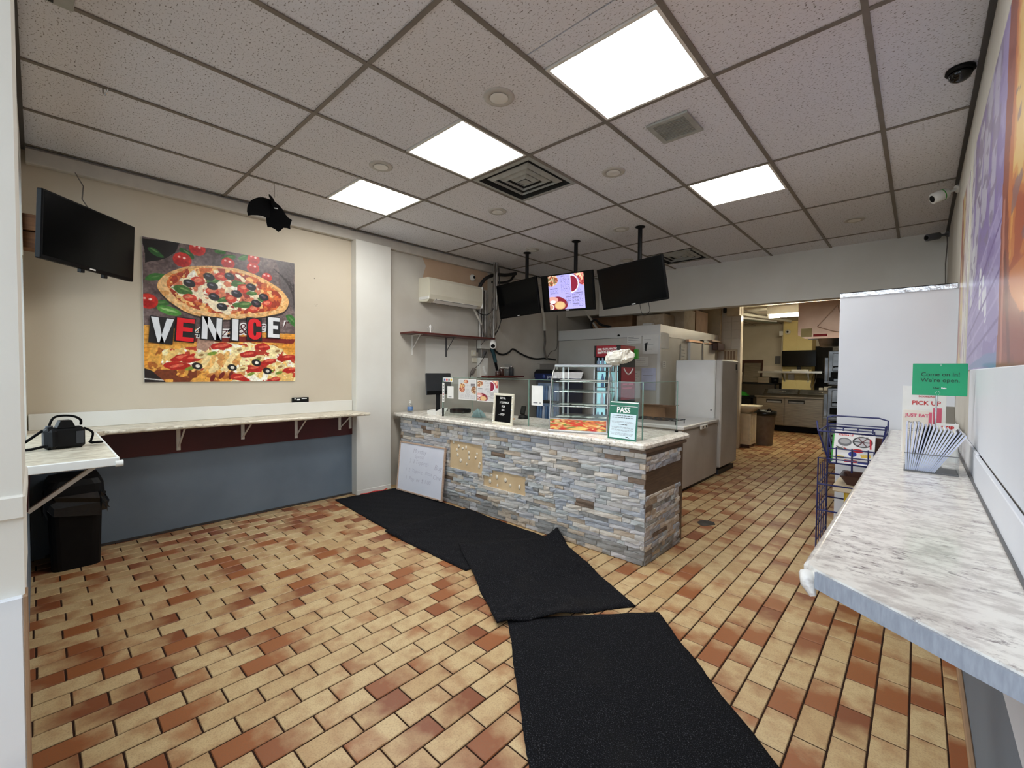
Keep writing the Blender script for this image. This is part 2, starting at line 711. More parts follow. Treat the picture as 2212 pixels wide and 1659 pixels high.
terrazzo('laminate', (230, 227, 220), (196, 190, 184), (122, 112, 112), .16, (1.0, 1.7, 1.7), 14)
terrazzo('laminate_left', (220, 212, 192), (182, 170, 148), (120, 106, 92), .3, (3.0, 1.0, 3.0), 9)
terrazzo('granite', (238, 233, 222), (208, 200, 188), (112, 102, 92), .25, (1, 1, 1), 26)

# floor tile: u runs along the tile; ink = (tone, amount of rust, which end, mottling)
m, t, b = newmat('tile_glaze')
uvn = t.add('ShaderNodeUVMap')
sx = t.add('ShaderNodeSeparateXYZ'); t.link(uvn.outputs[0], sx.inputs[0])
at = t.add('ShaderNodeAttribute', attribute_name='ink')
sp = t.add('ShaderNodeSeparateColor'); t.link(at.outputs['Color'], sp.inputs[0])
geo = t.add('ShaderNodeNewGeometry')
nz = t.add('ShaderNodeTexNoise'); nz.inputs['Scale'].default_value = 14; nz.inputs['Detail'].default_value = 5
t.link(geo.outputs['Position'], nz.inputs['Vector'])
nf = t.add('ShaderNodeTexNoise'); nf.inputs['Scale'].default_value = 160; nf.inputs['Detail'].default_value = 3
t.link(geo.outputs['Position'], nf.inputs['Vector'])
u = sx.outputs[0]
flip = t.math('GREATER_THAN', sp.outputs[2], .5)
u2 = t.math('ADD', t.math('MULTIPLY', flip, t.math('SUBTRACT', 1.0, u)), t.math('MULTIPLY', t.math('SUBTRACT', 1.0, flip), u))
u2 = t.math('ADD', u2, t.math('MULTIPLY', t.math('SUBTRACT', nz.outputs['Fac'], .5), .95))
msk = t.math('MULTIPLY', t.math('SUBTRACT', t.math('ADD', u2, t.math('MULTIPLY', sp.outputs[1], 1.5)), 1.0), 1.35, clamp=True)
msk = t.math('SMOOTHSTEP' if False else 'POWER', msk, 1.15)
light = t.mix(sp.outputs[0], lin((200, 176, 132)), lin((182, 152, 108)))
light = t.mix(t.math('MULTIPLY', t.math('SUBTRACT', nz.outputs['Fac'], .42), 2.4, clamp=True), light, lin((164, 126, 86)))
rust = t.mix(sp.outputs[0], lin((152, 92, 50)), lin((122, 66, 38)))
col = t.mix(msk, light, rust)
col = t.mix(t.math('MULTIPLY', t.math('SUBTRACT', nf.outputs['Fac'], .46), 1.5, clamp=True), col, lin((118, 86, 58)))
t.link(col, b.inputs['Base Color'])
b.inputs['Roughness'].default_value = .42
bp = t.add('ShaderNodeBump'); bp.inputs['Strength'].default_value = .12; bp.inputs['Distance'].default_value = .002
t.link(nf.outputs['Fac'], bp.inputs['Height']); t.link(bp.outputs[0], b.inputs['Normal'])

# fissured mineral ceiling tile
m, t, b = newmat('ceiling_board')
geo = t.add('ShaderNodeNewGeometry')
mp = t.add('ShaderNodeMapping'); mp.inputs['Scale'].default_value = (1, 1.6, 1)
t.link(geo.outputs['Position'], mp.inputs[0])
n1 = t.add('ShaderNodeTexNoise'); n1.inputs['Scale'].default_value = 75; n1.inputs['Detail'].default_value = 3
n1.inputs['Roughness'].default_value = .6
t.link(mp.outputs[0], n1.inputs['Vector'])
n2 = t.add('ShaderNodeTexNoise'); n2.inputs['Scale'].default_value = .9; n2.inputs['Detail'].default_value = 2
t.link(geo.outputs['Position'], n2.inputs['Vector'])
oi = t.add('ShaderNodeObjectInfo')
c1 = t.mix(oi.outputs['Random'], lin((227, 231, 241)), lin((225, 226, 231)))
c1 = t.mix(t.math('MULTIPLY', n2.outputs['Fac'], .4), c1, lin((222, 217, 212)))
spk = t.ramp(n1.outputs['Fac'], [(.33, lin((128, 122, 116))), (.42, (1, 1, 1, 1))])
t.link(t.mix(1.0, c1, spk, 'MULTIPLY'), b.inputs['Base Color'])
b.inputs['Roughness'].default_value = .9
bp = t.add('ShaderNodeBump'); bp.inputs['Strength'].default_value = .35; bp.inputs['Distance'].default_value = .003
t.link(n1.outputs['Fac'], bp.inputs['Height']); t.link(bp.outputs[0], b.inputs['Normal'])

# ledger stone: one material per tone
STONES = []
for i, (a, c2) in enumerate([((196, 194, 194), (164, 162, 164)), ((206, 204, 200), (176, 172, 166)), ((178, 182, 188), (148, 152, 160)),
                             ((192, 178, 160), (160, 144, 126)), ((150, 150, 148), (122, 120, 116)), ((214, 208, 198), (184, 172, 156)),
                             ((128, 108, 92), (100, 84, 70)), ((186, 190, 190), (156, 160, 158))]):
    STONES.append(mat('ledger_stone_%d' % i, a, .75, c2=c2, scale=16, detail=6, bump=.7, bscale=45))

# mat: needled carpet
m, t, b = newmat('mat_carpet')
tc = t.add('ShaderNodeTexCoord')
n1 = t.add('ShaderNodeTexNoise'); n1.inputs['Scale'].default_value = 220; n1.inputs['Detail'].default_value = 3
n2 = t.add('ShaderNodeTexNoise'); n2.inputs['Scale'].default_value = 3; n2.inputs['Detail'].default_value = 5
for n in (n1, n2):
    t.link(tc.outputs['Object'], n.inputs['Vector'])
c1 = t.ramp(n1.outputs['Fac'], [(.38, lin((5, 5, 7))), (.58, lin((20, 20, 24))), (.70, lin((70, 70, 74)))])
c1 = t.mix(t.math('MULTIPLY', t.math('SUBTRACT', n2.outputs['Fac'], .55), 1.8, clamp=True), c1, lin((34, 32, 30)))
t.link(c1, b.inputs['Base Color'])
b.inputs['Roughness'].default_value = .95
b.inputs['Specular IOR Level'].default_value = .15
bp = t.add('ShaderNodeBump'); bp.inputs['Strength'].default_value = .8; bp.inputs['Distance'].default_value = .004
t.link(n1.outputs['Fac'], bp.inputs['Height']); t.link(bp.outputs[0], b.inputs['Normal'])

MT = MATS


def struct(name, mb, m, label, cat, parent=None, loc=None):
    o = mb.build(name, MT[m], parent, loc)
    if parent is None:
        tag(o, label, cat, kind='structure')
    return o


# ------------------------------------------------------------------ room shell
CEIL = 2.863
XL, XR = -4.53, 0.19
HX0, HY0, HX1, HY1 = -2.838, 6.322, 0.198, 6.513     # the bulkhead's lower room face (plan)
hdir = Vector((HX1 - HX0, HY1 - HY0, 0)).normalized()
hnor = Vector((-hdir.y, hdir.x, 0))

fl = struct('floor', MB().box(-6.2, .6, -3.0, 14.2, -.12, -.004), 'grout', 'brown grouted floor laid with ochre and rust tiles', 'floor')

# tiles: 300 that show largest are objects, the others one joined part
TP, TL, JT = .1075, .215, .0065


def tile_geo(x0, x1, y0, y1):
    b, z0, z1 = .0025, -.006, 0.0
    vs = [(x0, y0, z0), (x1, y0, z0), (x1, y1, z0), (x0, y1, z0),
          (x0, y0, z1 - b), (x1, y0, z1 - b), (x1, y1, z1 - b), (x0, y1, z1 - b),
          (x0 + b, y0 + b, z1), (x1 - b, y0 + b, z1), (x1 - b, y1 - b, z1), (x0 + b, y1 - b, z1)]
    fs = [(8, 9, 10, 11)]
    for i in range(4):
        j = (i + 1) % 4
        fs += [(i, j, 4 + j, 4 + i), (4 + i, 4 + j, 8 + j, 8 + i)]
    return vs, fs


def tile_ink(r):
    g = r.random()
    rust = r.uniform(.05, .34) if g < .36 else (r.uniform(.38, .66) if g < .78 else r.uniform(.66, 1.0))
    return (r.random(), rust, r.random(), 1)


def tile_mesh(name, tiles, off=(0, 0)):
    V, F, UV, K = [], [], [], []
    for (x0, x1, y0, y1, ink) in tiles:
        vs, fs = tile_geo(x0, x1, y0, y1)
        k = len(V)
        V += [(a - off[0], c - off[1], z) for a, c, z in vs]
        F += [tuple(i + k for i in f) for f in fs]
        for f in fs:
            for i in f:
                UV += [(vs[i][1] - y0) / (y1 - y0), (vs[i][0] - x0) / (x1 - x0)]
        K += list(ink) * len(vs)
    me = bpy.data.meshes.new(name)
    me.from_pydata(V, [], F)
    l = me.uv_layers.new(name='UVMap')
    l.data.foreach_set('uv', UV)
    a = me.color_attributes.new('ink', 'FLOAT_COLOR', 'POINT')
    a.data.foreach_set('color', K)
    me.materials.append(MT['tile_glaze'])
    me.update()
    return me


rt = random.Random(3)
tiles = []
xs = .004 + TP * math.ceil((XR - .03 - .004) / TP)
row = 0
x1 = XR - .012
xe = .112
rows = [(.1165, x1)]                       # narrow cut row along the right wall
k = 0
while xe - TP * k > -6.0:
    rows.append((xe - TP * (k + 1) + JT, xe - TP * k))
    k += 1
for ri, (xa, xb) in enumerate(rows):
    off = (2.474 + (TL / 2 if ri % 2 else 0) + rt.uniform(-.012, .012)) % TL
    y = -1.0 + off
    while y < 13.6:
        ya, yb = y + JT / 2, y + TL - JT / 2
        y += TL
        if xb < XL and yb < 8.6:
            continue
        if xb < -2.9 and 6.3 < ya < 8.4:
            continue
        tiles.append((xa, xb, ya, yb, tile_ink(rt)))


def bearing_ok(x, y):
    d = Vector((x, y, -CAMH))
    z = d.dot(_f)
    if z < .3:
        return False
    a, c = FPX * d.dot(_R) / z, FPX * d.dot(_U) / z
    return abs(a) < 1106 and abs(c) < 829.5


MATS_POLY = [[(-4.42, 2.09), (-3.2, 1.99), (-2.27, 1.99), (-2.0, 2.78), (-4.38, 2.82)],
             [(-2.58, 2.195), (-1.6, 1.633), (-1.177, 2.333), (-2.2, 2.84)],
             [(-1.605, 1.729), (-.45, .68), (.06, 1.34), (-1.047, 2.356)]]


def inside(p, poly):
    c = False
    for i in range(len(poly)):
        (x1, y1), (x2, y2) = poly[i], poly[(i + 1) % len(poly)]
        if (y1 > p[1]) != (y2 > p[1]) and p[0] < (x2 - x1) * (p[1] - y1) / (y2 - y1) + x1:
            c = not c
    return c


def tkey(tl):
    x, y = (tl[0] + tl[1]) / 2, (tl[2] + tl[3]) / 2
    if not bearing_ok(x, y) or any(inside((x, y), q) for q in MATS_POLY):
        return 1e9
    return x * x + y * y


tiles.sort(key=tkey)
pool = {}
for tl in tiles[:300]:
    kx = round(tl[1] - tl[0], 4)
    ky = (kx, rt.randrange(24))
    if ky not in pool:
        w, l = tl[1] - tl[0], tl[3] - tl[2]
        pool[ky] = tile_mesh('tile', [(-w / 2, w / 2, -l / 2, l / 2, tl[4])])
    o = bpy.data.objects.new('tile', pool[ky])
    COL.objects.link(o)
    o.parent = fl
    c = Vector(((tl[0] + tl[1]) / 2, (tl[2] + tl[3]) / 2, rt.uniform(-.0008, .0003)))
    o.location = c - wpos(fl)
o = link('tile_field', tile_mesh('tile_field', tiles[300:], wpos(fl)[:2]), fl, (wpos(fl).x, wpos(fl).y, 0))
o['kind'] = 'stuff'

# ceiling: slab, boards, grid of T-bars
ce = struct('ceiling', MB().box(-5.0, .4, -.4, 6.9, CEIL + .06, CEIL + .14), 'dark_trim', 'suspended ceiling of grey mineral boards in a dull metal grid', 'ceiling')
GX = [XR] + [-.202 - .61 * i for i in range(8)] + [XL]
GY = [-.09 + 1.221 * j for j in range(6)]
GYe = [-.30] + GY + [6.55]
halfs = {}
LIGHTS = [(-.812, -1.422, 1.742, 2.352), (-2.032, -2.642, 1.742, 2.352), (-3.252, -3.862, 1.742, 2.352), (-.812, -1.422, 3.572, 4.182)]
DIFF = [(-2.032, -2.642, 2.352, 2.962), (-2.032, -2.642, 5.404, 6.014)]


def board(x0, x1, y0, y1):
    MB().box(x0 + .003, x1 - .003, y0 + .003, y1 - .003, CEIL + .003, CEIL + .016).build('ceiling_tile', MT['ceiling_board'], ce,
                                                                                       ((x0 + x1) / 2, (y0 + y1) / 2, CEIL + .003))


for i in range(len(GX) - 1):
    xa, xb = GX[i + 1], GX[i]
    if xb - xa < .03:
        continue
    for j in range(len(GYe) - 1):
        ya, yb = GYe[j], GYe[j + 1]
        if yb - ya < .05:
            continue
        cut = [q for q in LIGHTS + DIFF if abs(q[0] - xb) < .02 and q[2] > ya - .02 and q[3] < yb + .02]
        if not cut:
            board(xa, xb, ya, yb)
        else:
            q = cut[0]
            if q[2] - ya > .1:
                if q is LIGHTS[0]:
                    board(xa, xb, ya, 1.612)
                    board(xa, xb, 1.614, q[2])
                else:
                    board(xa, xb, ya, q[2])
            if yb - q[3] > .1:
                board(xa, xb, q[3], yb)
for x in GX[1:-1]:
    MB().box(x - .012, x + .012, -.30, 6.5, CEIL - .004, CEIL + .002).box(x - .003, x + .003, -.3, 6.5, CEIL + .002, CEIL + .04).build('grid_bar', MT['tbar'], ce)
for y in GY:
    MB().box(XL, XR, y - .011, y + .011, CEIL - .0035, CEIL + .002).box(XL, XR, y - .003, y + .003, CEIL + .002, CEIL + .03).build('grid_bar', MT['tbar'], ce)
MB().box(XR - .022, XR, -.3, 6.5, CEIL - .018, CEIL - .001).build('wall_angle', MT['dark_trim'], ce)
MB().box(XL, XL + .03, -.2, 5.4, CEIL - .02, CEIL - .003).build('wall_angle', MT['beam_grey'], ce)

# walls
wl = struct('wall_left', MB().box(XL - .15, XL, -.3, 8.7, 0, CEIL + .06), 'cream_paint', 'cream painted left wall with blue lower part and maroon board', 'wall')
MB().box(XL, XL + .004, -.05, 2.33, 0, .66).build('lower_paint', MT['blue_paint'], wl)
MB().box(XL, XL + .016, -.03, 2.325, .655, .878).build('maroon_board', MT['maroon_paint'], wl)
MB().box(XL, XL + .005, 2.74, 8.3, 0, CEIL).build('grey_paint_panel', MT['grey_paint'], wl)
mbp = MB(); mbp.prism([(3.25, 2.5), (4.36, 2.5), (4.36, 2.8), (3.22, 2.8), (3.30, 2.65)], .002, 'x', XL + .005)
mbp.build('bare_patch', MT['patch_paint'], wl)
for y, z in ((1.93, 2.28), (1.955, 2.02), (1.935, 2.02), (1.945, 2.005)):
    MB().box(XL, XL + .0012, y - .003, y + .003, z - .003, z + .003).build('screw_hole', MT['grime'], wl)
struct('trim_1', MB().box(XL, XL + .055, -.03, 6.0, 2.745, CEIL - .018, .004), 'beam_grey', 'grey band along the top of the left wall under the ceiling', 'trim')
pl = struct('pillar', MB().box(XL, -4.42, 2.325, 2.745, 0, 2.745, .004), 'white_paint', 'white square pillar projecting from the left wall', 'pillar')
MB().box(-4.421, -4.414, 2.33, 2.74, 0, .05, .002).build('base_trim', MT['white_paint'], pl)
struct('baseboard_left', MB().box(XL + .004, XL + .010, .02, 2.325, 0, .020, .002), 'grime', 'dark grimy strip at the foot of the blue left wall', 'baseboard')

wr = struct('wall_right', MB().box(XR, XR + .15, -1.6, 13.5, 0, CEIL + .06), 'grey_paint', 'pale grey right wall with blue lower part', 'wall')
MB().box(XR - .012, XR, .55, 3.02, 1.055, 1.385, .003).build('white_panel', MT['panel_white'], wr)
MB().box(XR - .010, XR, .2, 4.2, 0, .92).build('lower_paint', MT['blue_paint'], wr)
struct('baseboard_right', MB().box(XR - .028, XR - .010, .2, 4.2, 0, .022, .004), 'edge_brown', 'thin brown strip at the foot of the blue right wall', 'baseboard')
struct('trim_2', MB().box(XR - .022, XR - .010, .2, 1.745, .595, .885, .003).box(XR - .030, XR - .022, .2, 1.54, .690, .885, .003), 'panel_white', 'white stepped board on the blue wall under the right counter end', 'trim')

# bulkhead between shop and kitchen, its lower edge at 2.26 m
M = frame((HX0, HY0, 0), hdir, hnor)
L = (Vector((HX1, HY1, 0)) - Vector((HX0, HY0, 0))).length
struct('wall_back', MB(M).box(-1.03, L, 0, .16, 2.262, CEIL + .06), 'white_paint', 'white bulkhead over the opening to the kitchen', 'wall')
struct('trim_3', MB(M).box(-1.70, -1.03, .04, .16, 2.30, CEIL + .06), 'grey_paint', 'grey end of the bulkhead behind the hanging screens', 'trim')
pt = struct('partition', MB().box(-.470, XR, 4.30, 4.36, 0, 1.985, .003), 'panel_white', 'smooth white partition panel beside the kitchen opening', 'partition')
MB().box(-.472, XR - .01, 4.294, 4.300, 1.955, 1.992, .001).box(-.472, XR - .01, 4.294, 4.365, 1.985, 1.992, .001).build('silver_tape', MT['silver_tape'], pt)

# kitchen shell
struct('wall_kitchen', MB().box(-6.0, .4, 12.9, 13.05, 0, 2.95), 'kitchen_wall', 'beige back wall of the kitchen', 'wall')
struct('wall_kitchen_left', MB().box(-3.75, -3.6, 8.66, 12.9, 0, 2.95), 'kitchen_wall', 'beige left wall of the kitchen seen past the hand sink', 'wall')
kc = struct('ceiling_2', MB().box(-6.0, .4, 6.52, 13.0, 2.62, 2.70), 'grey_paint', 'low stained ceiling boards over the kitchen', 'ceiling')
for x in (-3.2, -2.59, -1.98, -1.37, -.76):
    MB().box(x - .012, x + .012, 6.75, 12.9, 2.612, 2.62).build('grid_bar', MT['tbar'], kc)
for y in (7.6, 8.82, 10.04, 11.26, 12.48):
    MB().box(-3.6, XR, y - .012, y + .012, 2.613, 2.62).build('grid_bar', MT['tbar'], kc)
ws = struct('wall_stub', MB().box(-4.6, -2.355, 8.56, 8.68, 0, 2.62), 'wall_tile_white', 'white wall end behind the walk-in cooler', 'wall')
mbt = 0
for r in range(7):
    for c in range(2):
        x0 = -2.66 + .152 * c
        z0 = 1.52 + .152 * r
        MB().box(x0 + .002, x0 + .150, 8.548, 8.562, z0 + .002, z0 + .150, .002).build('wall_tile', MT['wall_tile_white'], ws)
cl = struct('pillar_2', MB().box(-2.46, -1.86, 12.4, 12.9, 0, 2.62), 'kitchen_yellow', 'pale yellow tiled column behind the prep table', 'pillar')
struct('door_1', MB().box(-1.86, -1.2, 12.84, 12.9, .95, 2.02), 'dark_hole', 'dark pass-through opening beside the yellow column', 'opening')
struct('trim_4', MB().box(-1.88, -1.2, 12.76, 12.9, .90, .95, .004), 'kitchen_yellow', 'pale sill of the dark pass-through opening', 'sill')

# shop front behind the camera: glazed, with an open doorway
wf = struct('wall_front', MB().box(-4.7, -1.36, -.30, -.05, 0, .86).box(-4.7, -4.25, -.30, -.05, .86, 2.95).box(-4.25, .3, -.30, -.05, 2.62, 2.95)
            .box(-1.75, -1.36, -.30, -.024, .86, 2.62),
            'white_paint', 'white painted shop front wall with a wide window', 'wall')
MB().box(-1.745, -1.352, -.36, -.020, 1.045, 1.095, .004).build('ledge', MT['white_paint'], wf)
MB().box(-1.75, -1.345, -.36, -.0265, 0, .885, .002).build('marble_panel', MT['marble_white'], wf)
MB().box(-1.40, -1.345, -.0265, -.020, 0, .885, .001).build('panel_edge', MT['edge_brown'], wf)
MB().box(-4.5, -1.76, -.05, -.046, 0, .86).build('lower_paint', MT['blue_paint'], wf)
MB().box(-4.5, -1.38, -.05, -.030, CEIL - .03, CEIL - .002).build('head_trim', MT['dark_trim'], wf)
wd = MB()
for x in (-4.23, -3.02, -1.78):
    wd.box(x - .03, x + .03, -.22, -.14, .86, 2.62, .004)
wd.box(-4.25, -1.75, -.22, -.14, .86, .92, .004).box(-4.25, -1.75, -.22, -.14, 2.56, 2.62, .004)
w1 = struct('window_1', wd, 'alu', 'aluminium framed shop window beside the doorway', 'window')
MB().box(-4.2, -1.81, -.185, -.177, .92, 2.56).build('pane', MT['glass'], w1)
struct('ground_outside', MB().box(-14, 12, -16, -.31, -.2, -.06), 'street', 'grey pavement outside the shop front', 'pavement')

# ------------------------------------------------------------------ ceiling fittings
LL = ['big square light panel above the counter, nearest the doorway', 'square light panel in front of the large square air diffuser',
      'square light panel nearest the left wall', 'square light panel nearest the kitchen bulkhead']
for q, lb in zip(LIGHTS, LL):
    x0, x1, y0, y1 = q[1] + .012, q[0] - .012, q[2] + .008, q[3] - .012
    t_ = thing('ceiling_light', lb, 'light', ((x0 + x1) / 2, (y0 + y1) / 2, CEIL), 'square ceiling light panels')
    f = .016
    MB().box(x0, x1, y0, y0 + f, CEIL - .003, CEIL + .02).box(x0, x1, y1 - f, y1, CEIL - .003, CEIL + .02) \
        .box(x0, x0 + f, y0 + f, y1 - f, CEIL - .003, CEIL + .02).box(x1 - f, x1, y0 + f, y1 - f, CEIL - .003, CEIL + .02).build('frame', MT['white_plastic'], t_)
    MB().box(x0 + f, x1 - f, y0 + f, y1 - f, CEIL + .001, CEIL + .008).build('diffuser', MT['diffuser'], t_)

DL = ['large switched-off round light in the tile beside the biggest light panel', 'round light between two square panels near the left wall',
      'round light right of the large square air diffuser', 'round light left of the large air diffuser, towards the air conditioner',
      'round light in front of the pole of the largest hanging screen', 'round light above the left hanging screen',
      'round light behind the pole of the right hanging screen', 'dim round light close to the bulkhead and right wall']
for (x, y), lb in zip([(-1.735, 1.75), (-2.958, 1.752), (-1.73, 2.975), (-2.961, 2.981), (-2.347, 4.205), (-3.564, 4.205), (-2.931, 5.414), (-.505, 5.445)], DL):
    t_ = thing('round_light', lb, 'light', (x, y, CEIL), 'round recessed lights')
    MB().lathe([(.046, .004), (.052, -.006), (.082, -.005), (.085, 0), (.085, .008)], (x, y, CEIL), 32).build('trim_ring', MT['vent_ring'], t_)
    MB().lathe([(.052, -.0075), (.049, -.0085), (.001, -.0085)], (x, y, CEIL), 32).build('lens', MT['white_plastic'], t_)

for q, lb in zip(DIFF, ['large square stepped air diffuser beside the middle light panel', 'square air diffuser behind the right hanging screen']):
    x0, x1, y0, y1 = q[1] + .012, q[0] - .012, q[2] + .012, q[3] - .012
    cx, cy = (x0 + x1) / 2, (y0 + y1) / 2
    t_ = thing('air_diffuser', lb, 'vent', (cx, cy, CEIL), 'square air diffusers')
    MB().box(x0, x1, y0, y1, CEIL + .045, CEIL + .05).build('back_plate', MT['vent_dark'], t_)

    def ringq(mb, h0, z0, h1, z1):
        for a in range(4):
            R_ = Matrix.Translation((cx, cy, 0)) @ Matrix.Rotation(a * PI / 2, 4, 'Z')
            mb.at(R_)._add([(-h0, -h0, z0), (h0, -h0, z0), (h1, -h1, z1), (-h1, -h1, z1)], [(0, 1, 2, 3)])
            mb.at(R_)._add([(-h0, -h0, z0 + .002), (h0, -h0, z0 + .002), (h1, -h1, z1 + .002), (-h1, -h1, z1 + .002)], [(3, 2, 1, 0)])
    H2 = (x1 - x0) / 2
    mb = MB(); ringq(mb, H2, CEIL - .002, H2 - .035, CEIL - .004); mb.at(Matrix.Identity(4)).build('frame', MT['vent_grey'], t_)
    mb = MB(); ringq(mb, H2 - .035, CEIL - .004, H2 - .04, CEIL + .044); mb.at(Matrix.Identity(4)).build('throat', MT['vent_dark'], t_)
    for h, d in ((.212, .034), (.146, .032), (.082, .030)):
        mb = MB(); ringq(mb, h, CEIL + .010, h - d, CEIL - .008); ringq(mb, h - d, CEIL - .008, h - d - .004, CEIL + .006); mb.at(Matrix.Identity(4)).build('louver', MT['vent_grey'], t_)
    MB().box(cx - .035, cx + .035, cy - .035, cy + .035, CEIL - .008, CEIL, .003).build('centre_plate', MT['vent_grey'], t_)

t_ = thing('ceiling_grille', 'small rectangular grey grille in the ceiling by the biggest light panel', 'vent', (-1.14, 2.68, CEIL))
MB().box(-1.265, -1.015, 2.553, 2.583, CEIL - .012, CEIL).box(-1.265, -1.015, 2.785, 2.815, CEIL - .012, CEIL) \
    .box(-1.265, -1.235, 2.583, 2.785, CEIL - .012, CEIL).box(-1.045, -1.015, 2.583, 2.785, CEIL - .012, CEIL).build('frame', MT['vent_grey'], t_)
for k in range(13):
    y = 2.592 + k * .0155
    MB().box(-1.235, -1.045, y, y + .006, CEIL - .010, CEIL - .001).build('slat', MT['vent_grey'], t_)
MB().box(-1.235, -1.045, 2.583, 2.785, CEIL - .001, CEIL + .001).build('back_plate', MT['vent_dark'], t_)

t_ = thing('ceiling_register', 'grey metal air register in the ceiling above the window corner', 'vent', (-2.5, -.02, CEIL))
MB().box(-2.655, -2.36, -.2, .13, CEIL - .012, CEIL, .003).build('frame', MT['vent_grey'], t_)
for k in range(6):
    MB().box(-2.635, -2.38, -.17 + .045 * k, -.155 + .045 * k, CEIL - .018, CEIL - .012).build('slat', MT['vent_dark'], t_)

t_ = thing('dome_camera', 'black dome security camera on the ceiling by the right wall', 'camera', (.11, 3.112, CEIL))
MB().lathe([(.054, .002), (.056, -.012), (.050, -.018)], (.11, 3.112, CEIL), 28).build('base', MT['black_plastic'], t_)
MB().lathe([(.046, -.017), (.044, -.031), (.037, -.045), (.025, -.054), (.011, -.059), (.001, -.06)], (.11, 3.112, CEIL), 28).build('dome', MT['dome_black'], t_)


def bullet(name, lb, base, tip, m, r=.028, stripe=None, mount=None):
    base, tip = Vector(base), Vector(tip)
    t_ = thing(name, lb, 'camera', base)
    d = (tip - base).normalized()
    L_ = (tip - base).length
    b1 = base + d * L_ * .42
    MB().tube([base, b1], .011, 10).tube([base - d * .0, base + d * .012], .03, 14).build('mount_arm', MT[mount or m], t_)
    MB().tube([b1, b1 + d * .008, tip - d * .004, tip], [r * .8, r, r, r * .9], 18).build('body', MT[m], t_)
    MB().tube([tip, tip + d * .003], r * .62, 16).build('lens', MT['black_plastic'], t_)
    if stripe:
        MB().tube([b1 + d * .03, b1 + d * .036], r * 1.03, 18).build('stripe', MT[stripe], t_)
    return t_


bullet('bullet_camera', 'white bullet security camera on a bracket above the mural', (.186, 4.86, 2.80), (.04, 4.79, 2.735), 'white_plastic', .042, 'green_plastic')
bullet('bullet_camera', 'grey bullet security camera in the corner over the bulkhead', (.185, 6.36, 2.80), (.02, 6.22, 2.76), 'grey_plastic', .035, None)
bullet('bullet_camera', 'white bullet security camera with a dark lens under the wall shelf', (-4.29, 4.245, 1.78), (-4.17, 4.13, 1.69), 'white_plastic', .045, None)
t_ = thing('eyeball_camera', 'white eyeball camera on the wall above the air conditioner', 'camera', (-4.525, 4.07, 2.63))
MB().at(frame((-4.525, 4.07, 2.63), (0, 1, 0), (0, 0, 1))).lathe([(.045, 0), (.045, .015), (.036, .03), (.02, .04), (.001, .042)], (0, 0, 0), 20).build('body', MT['white_plastic'], t_)
MB().at(frame((-4.482, 4.07, 2.63), (0, 1, 0), (0, 0, 1))).lathe([(.020, 0), (.018, .006), (.001, .008)], (0, 0, 0), 16).build('lens', MT['black_plastic'], t_)
tag(MB().tube([(.172, 6.36, 2.80), (.178, 6.34, 2.70), (.17, 6.35, 2.5), (.176, 6.35, 2.28)], .005, 6).build('camera_cable', MT['cable_grey']),
    'thin grey cable hanging from the corner camera down the bulkhead', 'cable')
hk = MB(); hk.tube([(-3.259, .266, CEIL - .002), (-3.259, .266, CEIL - .03), (-3.24, .272, CEIL - .045), (-3.215, .28, CEIL - .036), (-3.212, .281, CEIL - .02)], .0035, 6)
tag(hk.build('ceiling_hook', MT['chrome']), 'small metal hook hanging from the ceiling grid near the window', 'hook')

# hanging bat
BC = Vector((-3.866, 1.331, 2.66))
t_ = thing('bat_decoration', 'black paper bat hanging from the ceiling by a thread', 'decoration', (BC.x, BC.y, CEIL - .3))
# wing outlines in the crop's own units; the camera-facing wing and the folded one stand at an angle
def wing(pts, x0, y0, ax, s=.00063):
    vs = []
    poly = [((a - x0) * s, (y0 - b) * s) for a, b in pts]
    return poly
batA = [(990, 460), (900, 450), (760, 440), (640, 470), (520, 540), (430, 620), (370, 720), (330, 850), (320, 980), (355, 1105), (440, 1065), (600, 1030), (740, 1025), (850, 1050), (1050, 1000), (1130, 600)]
batB = [(990, 560), (900, 900), (850, 1050), (862, 1200), (890, 1330), (1000, 1328), (1100, 1370), (1190, 1450), (1260, 1400), (1340, 1300), (1440, 1295), (1545, 1330), (1535, 1220), (1560, 1120), (1590, 1030), (1480, 960), (1390, 850), (1340, 740), (1230, 610), (1110, 520)]
head = [(925, 320), (955, 330), (1040, 420), (1090, 520), (1180, 640), (1100, 760), (1000, 640), (985, 450)]
camdir = Vector((BC.x, BC.y, BC.z - CAMH)).normalized()
def batpart(pts, yaw, name, thick=.004, dz=0.0):
    n = 1090, 700
    s = .0002545
    Mx = Matrix.Translation(BC) @ Matrix.Rotation(yaw, 4, 'Z') @ Matrix.Rotation(PI / 2, 4, 'X')
    poly = [((a - n[0]) * s, (n[1] - b) * s) for a, b in pts]
    ar = sum(poly[i][0] * poly[(i + 1) % len(poly)][1] - poly[(i + 1) % len(poly)][0] * poly[i][1] for i in range(len(poly)))
    if ar < 0:
        poly = poly[::-1]
    MB(Mx).prism(poly, thick, 'z', dz).build(name, MT['black_matte'], t_)
bz = math.atan2(-camdir.x, camdir.y)
batpart(batA, bz + .20, 'wing')
batpart(batB, bz - .15, 'wing', .004, .012)
batpart(head, bz, 'head', .05, -.02)
MB().tube([BC + Vector((0, 0, .085)), Vector((BC.x, BC.y, CEIL - .004))], .0012, 5).build('thread', MT['ink_black'], t_)
Me = Matrix.Translation(BC) @ Matrix.Rotation(bz, 4, 'Z')
MB(Me).box(-.004, .022, -.034, -.031, -.012, -.006).build('eye', MT['ink_white'], t_)

